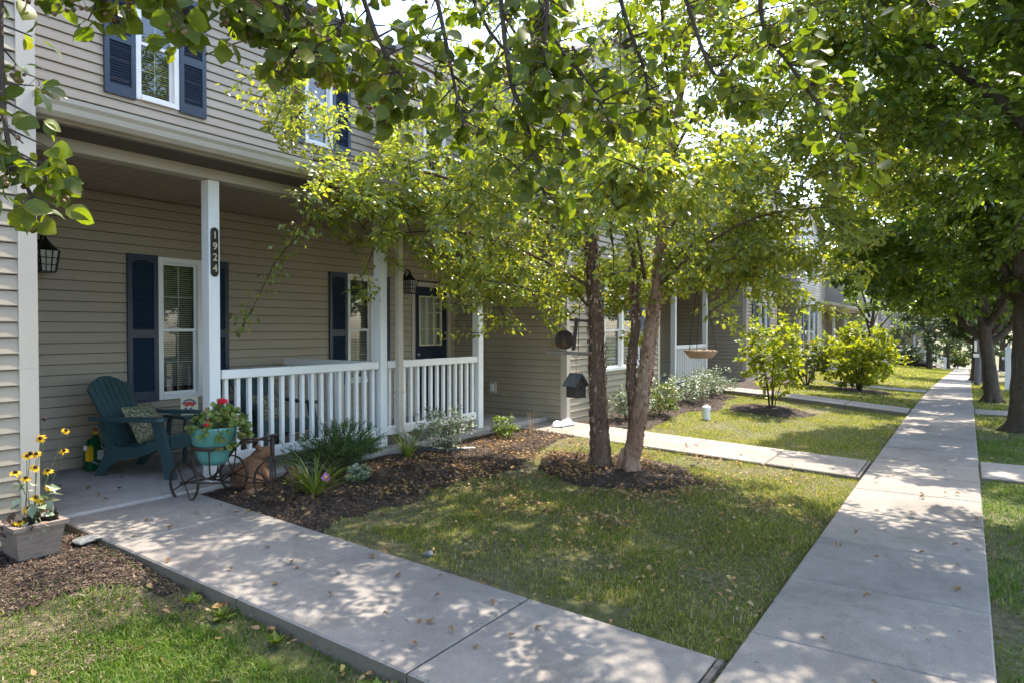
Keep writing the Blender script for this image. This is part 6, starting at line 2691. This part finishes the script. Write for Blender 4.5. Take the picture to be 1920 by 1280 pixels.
def susans():
    rng = np.random.default_rng(56)
    random.seed(56)
    c = np.array([PLX, PLY, PLZ + .17])
    T = empty('coneflowers', tuple(c))
    tag(T, 'yellow black eyed flowers on thin stems growing in the planter', 'flower')
    # flower positions relative to the planter (x towards the street, y along it, height above soil)
    FL = [(.05, -.02, .41), (.05, .06, .50), (.05, .22, .53), (.04, .21, .41), (.08, -.10, .33), (.07, .02, .34), (.08, -.04, .29), (.06, .10, .31), (.05, .11, .21), (.08, .02, .17), (.07, -.02, .11), (.04, .06, .14), (.08, -.08, .05), (.05, .0, .42), (.06, .03, .415)]
    st = MB()
    for (fx, fy, fz) in FL:
        p = c + np.array([fx, fy * .95 - .02, fz * 1.12 + .02])
        b = c + np.array([rng.uniform(-.04, .08), rng.uniform(-.05, .06), -.02])
        m = b * .45 + p * .55 + np.array([0, 0, .02])
        st.tube([tuple(b), tuple(m), tuple(p)], .0022, 5)
        daisy(T, p, (rng.uniform(.2, .6), rng.uniform(-.5, .1), rng.uniform(.4, 1)), rng.uniform(.030, .041), 'petal_yellow', 11, .36, .35, .34)
    b = c + np.array([.02, .03, 0])
    p = c + np.array([.03, .07, .70])
    st.tube([tuple(b), tuple((b + p) / 2 + np.array([.01, 0, 0])), tuple(p)], .0022, 5)
    st.build('stems', M['stem'], T)
    e = MB()
    e.blob(tuple(p), (.013, .013, .015), 9, 6)
    for k in range(8):
        a = k * .785
        d = np.array([math.cos(a), math.sin(a), -.3])
        s = np.array([-math.sin(a), math.cos(a), 0]) * .003
        e.add([tuple(p - s), tuple(p + s), tuple(p + d * .026)], [(0, 1, 2)])
    e.build('seed_head', M['flower_eye'], T)
    P, D, N, S = [], [], [], []
    for i in range(36):
        a = rng.uniform(0, 6.283)
        h = rng.uniform(.02, .30)
        d = np.array([math.cos(a), math.sin(a), rng.uniform(-1.3, .4)])
        P.append(c + np.array([math.cos(a) * .05 + .04, math.sin(a) * .06, h])); D.append(d); N.append(rng.normal(0, .5, 3) + [0, 0, 1]); S.append(rng.uniform(.05, .11))
    leaves_obj('leaves', 'small', *(np.array(q) for q in (P, D, N, S)), M['leaf_vari'], T, rng)
    P, D, N, S = [], [], [], []
    for i in range(60):
        a = rng.uniform(0, 6.283)
        q = rng.uniform(.06, .17)
        P.append(c + np.array([math.cos(a) * q, math.sin(a) * q, rng.uniform(.0, .09)])); D.append(rng.normal(0, 1, 3)); N.append(rng.normal(0, 1, 3)); S.append(rng.uniform(.03, .06))
    leaves_obj('withered_leaves', 'round', *(np.array(q) for q in (P, D, N, S)), M['chips'], T, rng)


susans()
# ------------------------------------------------------------------ mulch, grass, fallen leaves
CAMP = np.array([0, 0, 1.65])
_th = math.radians(33.7)
_f = np.array([-math.sin(_th), math.cos(_th)])
_r = np.array([math.cos(_th), math.sin(_th)])


def seen(x, y, mx=1.05):
    """rough wedge in front of the viewer, a good margin wider than the picture"""
    d = x * _f[0] + y * _f[1]
    q = x * _r[0] + y * _r[1]
    return (d > .8) & (np.abs(q) < mx * d + .5)


def vnoise(x, y, s, seed=0):
    rg = np.random.default_rng(seed)
    z = np.zeros_like(x)
    for k in range(7):
        a, p = rg.uniform(0, 6.283), rg.uniform(0, 6.283)
        fq = s * rg.uniform(.6, 1.9)
        z += np.sin((x * math.cos(a) + y * math.sin(a)) * fq + p)
    return z / 7 * 1.8


def bed_edge(y):
    """outer edge of the mulch bed in front of the porch"""
    y = np.asarray(y, dtype=float)
    return -4.28 + .38 * np.exp(-((y - 3.3) / 1.0) ** 2) + .16 * np.sin(y * 1.3 + .4) - .15 * sstep(7.0, 8.6, y)


def in_mulch(x, y):
    x = x + .11 * vnoise(x, y, 6.0, 31) + .05 * vnoise(x, y, 17.0, 32)
    m = (x > -5.6) & (x < bed_edge(y)) & (y > 3.35) & (y < 8.45)
    m |= ((x + 3.22) / .86) ** 2 + ((y - 6.93) / .80) ** 2 < 1 + .12 * np.sin(7 * np.arctan2(y - 6.93, x + 3.22))
    m |= (x > -5.3) & (x < -4.15 + .15 * np.sin(y * 2)) & (y > 9.55) & (y < 15.4)
    m |= ((x + 3.14) / .72) ** 2 + ((y - 13.75) / .66) ** 2 < 1
    m |= (x < -4.52 + .45 * (y - 1.3) + .08 * np.sin(y * 9)) & (y < 2.3) & (y > 1.2) & (x > -5.3)
    m |= ((x + 2.5) / .9) ** 2 + ((y - 21.2) / .9) ** 2 < 1
    m |= (x > -5.3) & (x < -4.3) & (y > 16.5) & (y < 22.9)
    return m


def on_paving(x, y, g=.0):
    m = (x > -.965 - g) & (x < .13 + g)
    for (a, b) in ((2.32, 3.37), (8.43, 9.55), (15.55, 16.45), (23.0, 23.9)):
        m |= (y > a - g) & (y < b + g) & (x < 0) & (x > -5.7)
    for (a, b) in ((9.15, 10.25), (2.75, 3.75), (16.5, 17.4)):
        m |= (y > a - g) & (y < b + g) & (x > 0) & (x < 2.3)
    m |= (x < -5.22) | (x > 2.27)
    m |= ((x + 5.6 < .05) & (y > 2.05))
    return m


def mulch_z(x, y):
    m = gh(x, y) + .012 + .02 * vnoise(x, y, 6, 3) * .5
    d = ((x + 3.22) / .86) ** 2 + ((y - 6.93) / .80) ** 2
    m = m + .025 * np.clip(1 - d, 0, 1) ** .7
    d = ((x + 3.14) / .72) ** 2 + ((y - 13.75) / .66) ** 2
    m = m + .06 * np.clip(1 - d, 0, 1)
    return m


def make_mulch():
    beds = [(-5.58, -3.7, 3.36, 8.44, 'mulch bed in front of the porch'), (-4.15, -2.3, 6.05, 7.8, ''), (-5.3, -3.9, 9.56, 15.4, ''), (-3.9, -2.4, 13.05, 14.45, ''), (-5.25, -3.6, 1.2, 2.31, ''), (-3.45, -1.55, 20.25, 22.15, ''), (-5.3, -4.25, 16.5, 22.9, '')]
    for bi, (x0, x1, y0, y1, _l) in enumerate(beds):
        st = .05 if y0 < 10 else .1
        xs = np.arange(x0, x1 + st, st)
        ys = np.arange(y0, y1 + st * .5, st)
        X, Y = np.meshgrid(xs, ys, indexing='ij')
        Z = mulch_z(X, Y)
        inside = in_mulch(X, Y) & (Y <= y1) & (Y >= y0 - .001) & (X >= x0 - .001)
        Z = np.where(inside, Z, gh(X, Y) - .05)
        nx, ny = X.shape
        i, j = np.meshgrid(np.arange(nx - 1), np.arange(ny - 1), indexing='ij')
        a = (i * ny + j).ravel()
        F = np.stack([a, a + ny, a + ny + 1, a + 1], -1)
        ins = inside.ravel()
        keep = ins[F].any(1)
        if not keep.any():
            continue
        o = np_mesh('mulch_bed', np.stack([X, Y, Z], -1).reshape(-1, 3), F[keep], M['mulch'], smooth=True)
        tag(o, kind='structure')


make_mulch()


def scatter(n, x0, x1, y0, y1, cond, seed):
    rg = np.random.default_rng(seed)
    x = rg.uniform(x0, x1, n)
    y = rg.uniform(y0, y1, n)
    k = cond(x, y)
    return x[k], y[k]


def chips():
    rg = np.random.default_rng(71)
    V, F = [], []
    XY = [scatter(48000, -5.55, -3.7, 3.36, 8.42, lambda x, y: in_mulch(x, y) & ~on_paving(x, y, .0) | (in_mulch(x, y) & (x > -5.55) & (x < -5.1) & (y > 3.37) & (y < 8.4)), 1),
          scatter(9000, -4.2, -2.2, 6.0, 7.9, lambda x, y: in_mulch(x, y), 2),
          scatter(16000, -5.2, -3.2, 1.2, 2.30, lambda x, y: in_mulch(x, y) | ((x < -3.4) & (rg.random(len(x)) < .25)), 3),
          scatter(9000, -5.2, -3.9, 9.6, 15.3, lambda x, y: in_mulch(x, y), 4),
          scatter(2500, -3.9, -2.4, 13.0, 14.5, lambda x, y: in_mulch(x, y), 5)]
    x = np.concatenate([q[0] for q in XY])
    y = np.concatenate([q[1] for q in XY])
    n = len(x)
    z = mulch_z(x, y) + rg.uniform(.000, .014, n)
    a = rg.uniform(0, 6.283, n)
    tl = rg.normal(0, .28, n)
    L = rg.uniform(.006, .022, n) * np.where(rg.random(n) < .06, 1.9, 1)
    w = rg.uniform(.0014, .0045, n)
    d = np.stack([np.cos(a) * np.cos(tl), np.sin(a) * np.cos(tl), np.sin(tl)], -1)
    s = np.stack([-np.sin(a), np.cos(a), rg.normal(0, .3, n)], -1)
    P = np.stack([x, y, z], -1)
    up = np.array([0, 0, 1.0]) * .003
    v0 = P - d * L[:, None]
    v1 = P + d * L[:, None] * .3 + s * w[:, None] + up
    v2 = P + d * L[:, None]
    v3 = P - d * L[:, None] * .2 - s * w[:, None] + up
    V = np.stack([v0, v1, v2, v3], 1).reshape(-1, 3)
    F = (np.array([[0, 3, 2, 1]])[None] + (np.arange(n) * 4)[:, None, None]).reshape(-1, 4)
    tag(np_mesh('bark_mulch', V, F, M['chips']), 'loose shredded bark mulch covering the planting beds', 'mulch', kind='stuff')


chips()


def patch_density(x, y):
    """thin turf under the birch and along the beds, fuller elsewhere"""
    n = vnoise(x, y, 1.6, 9) * .5 + vnoise(x, y, 5.0, 10) * .5
    d = np.clip(.70 + .85 * n, .05, 1)
    under = np.exp(-(((x + 3.3) / 1.5) ** 2 + ((y - 6.2) / 2.0) ** 2))
    d *= 1 - .5 * under
    strip = sstep(bed_edge(y) + .55, bed_edge(y), x) * ((y > 3.3) & (y < 8.5))
    d *= 1 - .6 * strip
    edge = ((y > 3.37) & (y < 3.37 + .22 + .12 * np.sin(x * 3)) & (x < -1.6))
    d = np.where(edge, d * .13, d)
    near = (y < 2.32) & (y > 2.32 - .20) & (x < -1.2)
    d = np.where(near, d * .3, d)
    bare = (y < 2.3) & (x < -4.0 + .4 * (y - 1.3))
    d = np.where(bare, d * .25, d)
    d = np.where((np.abs(x - .8) < .65) & (np.abs(y - 13.7) < .8), d * .25, d)
    return d


def grass_patch(name, n, x0, x1, y0, y1, h, w, label, seed, two=True, mat='grass'):
    rg = np.random.default_rng(seed)
    x = rg.uniform(x0, x1, n)
    y = rg.uniform(y0, y1, n)
    k = seen(x, y) & ~on_paving(x, y, .004) & ~in_mulch(x, y) & (rg.random(n) < patch_density(x, y))
    # a few blades lean over the slab edges and stand in the mulch margins
    k2 = seen(x, y) & in_mulch(x, y) & (x > -4.75) & (rg.random(n) < .06 + .25 * np.clip((x - bed_edge(y) + .28) / .28, 0, 1) * (y > 3.3) * (y < 8.5) * (x < -3.85)) & ~on_paving(x, y, .01)
    k3 = seen(x, y) & on_paving(x, y, .004) & ~on_paving(x, y, -.035) & (x > -4.4) & (rg.random(n) < .30 * (vnoise(x, y, 5, 14) > .1))
    k |= k2 | k3
    x, y = x[k], y[k]
    n = len(x)
    tall = .75 + .42 * vnoise(x, y, 4.5, 12) + .22 * vnoise(x, y, 14, 13)
    H = h * rg.uniform(.5, 1.25, n) * np.clip(tall, .4, 1.35)
    a = rg.uniform(0, 6.283, n)
    le = np.abs(rg.normal(.75, .5, n))
    z = gh(x, y) - .012
    P = np.stack([x, y, z], -1)
    d = np.stack([np.cos(a), np.sin(a), np.zeros(n)], -1)
    s = np.stack([-np.sin(a), np.cos(a), np.zeros(n)], -1) * (w * rg.uniform(.6, 1.3, n))[:, None]
    up = np.array([0, 0, 1.0])
    m = P + d * (H * le * .30)[:, None] + up * (H * .60)[:, None]
    t = P + d * (H * le * 1.0)[:, None] + up * (H * (1 - .25 * np.minimum(le, 1.6)))[:, None]
    if two:
        V = np.stack([P - s, P + s, m + s * .75, m - s * .75, t], 1).reshape(-1, 3)
        F = (np.array([[0, 1, 2], [0, 2, 3], [3, 2, 4]])[None] + (np.arange(n) * 5)[:, None, None]).reshape(-1, 3)
    else:
        V = np.stack([P - s, P + s, t], 1).reshape(-1, 3)
        F = (np.array([[0, 1, 2]])[None] + (np.arange(n) * 3)[:, None, None]).reshape(-1, 3)
    o = np_mesh(name, V, F, M[mat])
    tag(o, label, 'grass', kind='stuff')


grass_patch('lawn_grass', 120000, -4.5, -.97, 3.37, 8.43, .040, .0026, 'thin lawn with fallen leaves under the birch', 81)
grass_patch('lawn_grass', 95000, -5.0, -.97, .7, 2.31, .052, .0026, 'lush green lawn below the near walkway', 82, mat='grass_lush')
grass_patch('lawn_grass', 70000, .13, 2.27, 3.2, 14.0, .050, .003, 'grass strip between sidewalk and street', 83, mat='grass_lush')
grass_patch('lawn_grass', 90000, -5.0, -.97, 9.55, 15.55, .045, .0042, 'sunny lawn in front of the second porch', 84, False)
grass_patch('lawn_grass', 60000, -5.0, -.97, 16.45, 30, .055, .008, 'sunlit lawn around the round shrub', 85, False)
grass_patch('lawn_grass', 40000, .13, 2.27, 14.0, 34, .07, .009, 'far part of the grass strip under the street trees', 86, False)
grass_patch('lawn_grass', 60000, -5.0, -.97, 30, 70, .11, .02, 'far lawns before the distant townhouses', 87, False)


def litter():
    rg = np.random.default_rng(91)
    n = 24000
    x = rg.uniform(-5.4, -.97, n)
    y = rg.uniform(3.4, 8.42, n)
    den = np.exp(-(((x + 3.25) / 1.4) ** 2 + ((y - 6.5) / 1.4) ** 2)) * 1.0 + .12 + .38 * (in_mulch(x, y) & (y > 4.3))
    den = den * np.clip(.55 + 1.1 * vnoise(x, y, 4.0, 21) + .6 * vnoise(x, y, 11, 22), .05, 2)
    k = (rg.random(n) < den * .55) & ~((x < -5.5))
    x, y = x[k], y[k]
    x2 = rg.uniform(-5.0, 1.5, 500)
    y2 = np.where(rg.random(500) < .4, rg.uniform(1.0, 2.3, 500), rg.uniform(9.6, 14, 500))
    k2 = ~on_paving(x2, y2, .02) & (rg.random(500) < .45)
    x = np.concatenate([x, x2[k2]])
    y = np.concatenate([y, y2[k2]])
    # a drift of leaves along the kerb-like edge of the near walkway
    x3 = rg.uniform(-3.6, -1.2, 70)
    y3 = 2.31 - np.abs(rg.normal(0, .035, 70))
    x = np.concatenate([x, x3])
    y = np.concatenate([y, y3])
    n = len(x)
    z = np.where(in_mulch(x, y), mulch_z(x, y) + .012, gh(x, y) + rg.uniform(.004, .030, n))
    P = np.stack([x, y, z], -1)
    D = rg.normal(0, 1, (n, 3))
    D[:, 2] *= .22
    N = rg.normal(0, .45, (n, 3)) + [0, 0, 1]
    S = rg.uniform(.020, .050, n)
    V, F = leaf_arrays('birch', P, D, N, S, rg, 1.6)
    tag(np_mesh('leaf_litter', V, F, M['litter']), 'dry fallen leaves scattered over the lawn and mulch', 'leaves', kind='stuff')


litter()


def leaves_on_paving():
    rg = np.random.default_rng(95)
    base = []
    for v in range(5):
        V, F = leaf_arrays('birch_fine', np.zeros((1, 3)), np.array([[1., 0, 0]]), np.array([[0, 0, 1.]]), np.ones(1), rg, 2.2)
        me = bpy.data.meshes.new('fallen_leaf')
        V[:, 2] += rg.uniform(.8, 2.2) * V[:, 1] ** 2 + rg.uniform(-.5, .9) * (V[:, 0] - .5) ** 2
        V[:, 2] -= V[:, 2].min()
        me.from_pydata(V.tolist(), [], F.tolist())
        me.materials.append(M['litter'])
        base.append(me)
    pts = []
    for i in range(30):
        pts.append((rg.uniform(-5.2, -1.1), rg.uniform(2.38, 3.32), 1))
    for i in range(26):
        pts.append((rg.uniform(-.9, .08), rg.uniform(3.4, 9.5), 2))
    for i in range(8):
        pts.append((rg.uniform(-7.2, -5.7), rg.uniform(2.3, 3.6), 3))
    for i in range(8):
        pts.append((rg.uniform(-4.6, -1.2), rg.uniform(8.5, 9.4), 4))
    def where(x, y, w):
        lat = 'left' if x < -.62 else ('middle' if x < -.2 else 'right')
        if w == 1:
            s = ['on the walkway slab touching the porch', 'on the second walkway slab from the porch', 'on the third walkway slab from the porch', 'on the walkway slab touching the sidewalk'][int(np.digitize(x, [-4.74, -3.42, -2.13]))]
            return 'dry curled leaf lying ' + s + (', house side' if y > 2.85 else ', lawn side')
        if w == 2:
            return 'small dry leaf on the %s of the sidewalk %s' % (lat, 'before the first pear trunk' if y > 8.4 else ('beside the birch lawn' if y > 5.5 else 'nearest the viewer'))
        if w == 3:
            return 'dark dry leaf on the porch floor ' + ('near the walkway' if x > -6.3 else 'near the spray jug')
        return 'dry leaf on the second walkway ' + ('close to the sidewalk' if x > -2.9 else 'close to the house')
    for i, (x, y, w) in enumerate(pts):
        if w == 1:
            z = .022 + .232 * min(1, max(0, (-1.0 - x) / 4.55))
        elif w == 2:
            z = .024
        elif w == 3:
            z = SLAB + .001
        else:
            z = .022 + .19 * min(1, max(0, (-1.0 - x) / 4.55))
        o = bpy.data.objects.new('fallen_leaf', base[i % 5])
        COL.objects.link(o)
        o.location = (x, y, z + .003)
        o.rotation_euler = (rg.normal(0, .12), rg.normal(0, .12), rg.uniform(0, 6.28))
        o.scale = (rg.uniform(.032, .058),) * 3
        tag(o, where(x, y, w), 'leaf', {1: 'dry leaves on the near walkway', 2: 'dry leaves on the sidewalk', 3: 'dry leaves on the porch floor', 4: 'dry leaves on the second walkway'}[w])


leaves_on_paving()


def weeds():
    rg = np.random.default_rng(97)
    spots = [(-3.72, 2.25, 'broad leaf weed at the walkway edge near the mulch'), (-3.42, 2.24, 'leafy weed at the walkway edge in the middle'), (-2.95, 2.24, 'low weed sprouting by the near walkway edge'), (-2.2, 2.24, 'small weed low on the right of the walkway edge')]
    for (x, y, l) in spots:
        z = ghf(x, y)
        T = empty('weed', (x, y, z))
        tag(T, l, 'weed', 'weeds along the walkway edge')
        P, D, N, S = [], [], [], []
        for i in range(16):
            a = rg.uniform(0, 6.28)
            P.append((x + rg.normal(0, .02), y - abs(rg.normal(0, .01)), z))
            D.append((math.cos(a), math.sin(a) - .2, rg.uniform(.3, 1.3)))
            N.append(rg.normal(0, .4, 3) + [0, 0, 1])
            S.append(rg.uniform(.04, .09))
        leaves_obj('leaves', 'small', *(np.array(q, dtype=float) for q in (P, D, N, S)), M['leaf_hosta'], T, rg)


weeds()
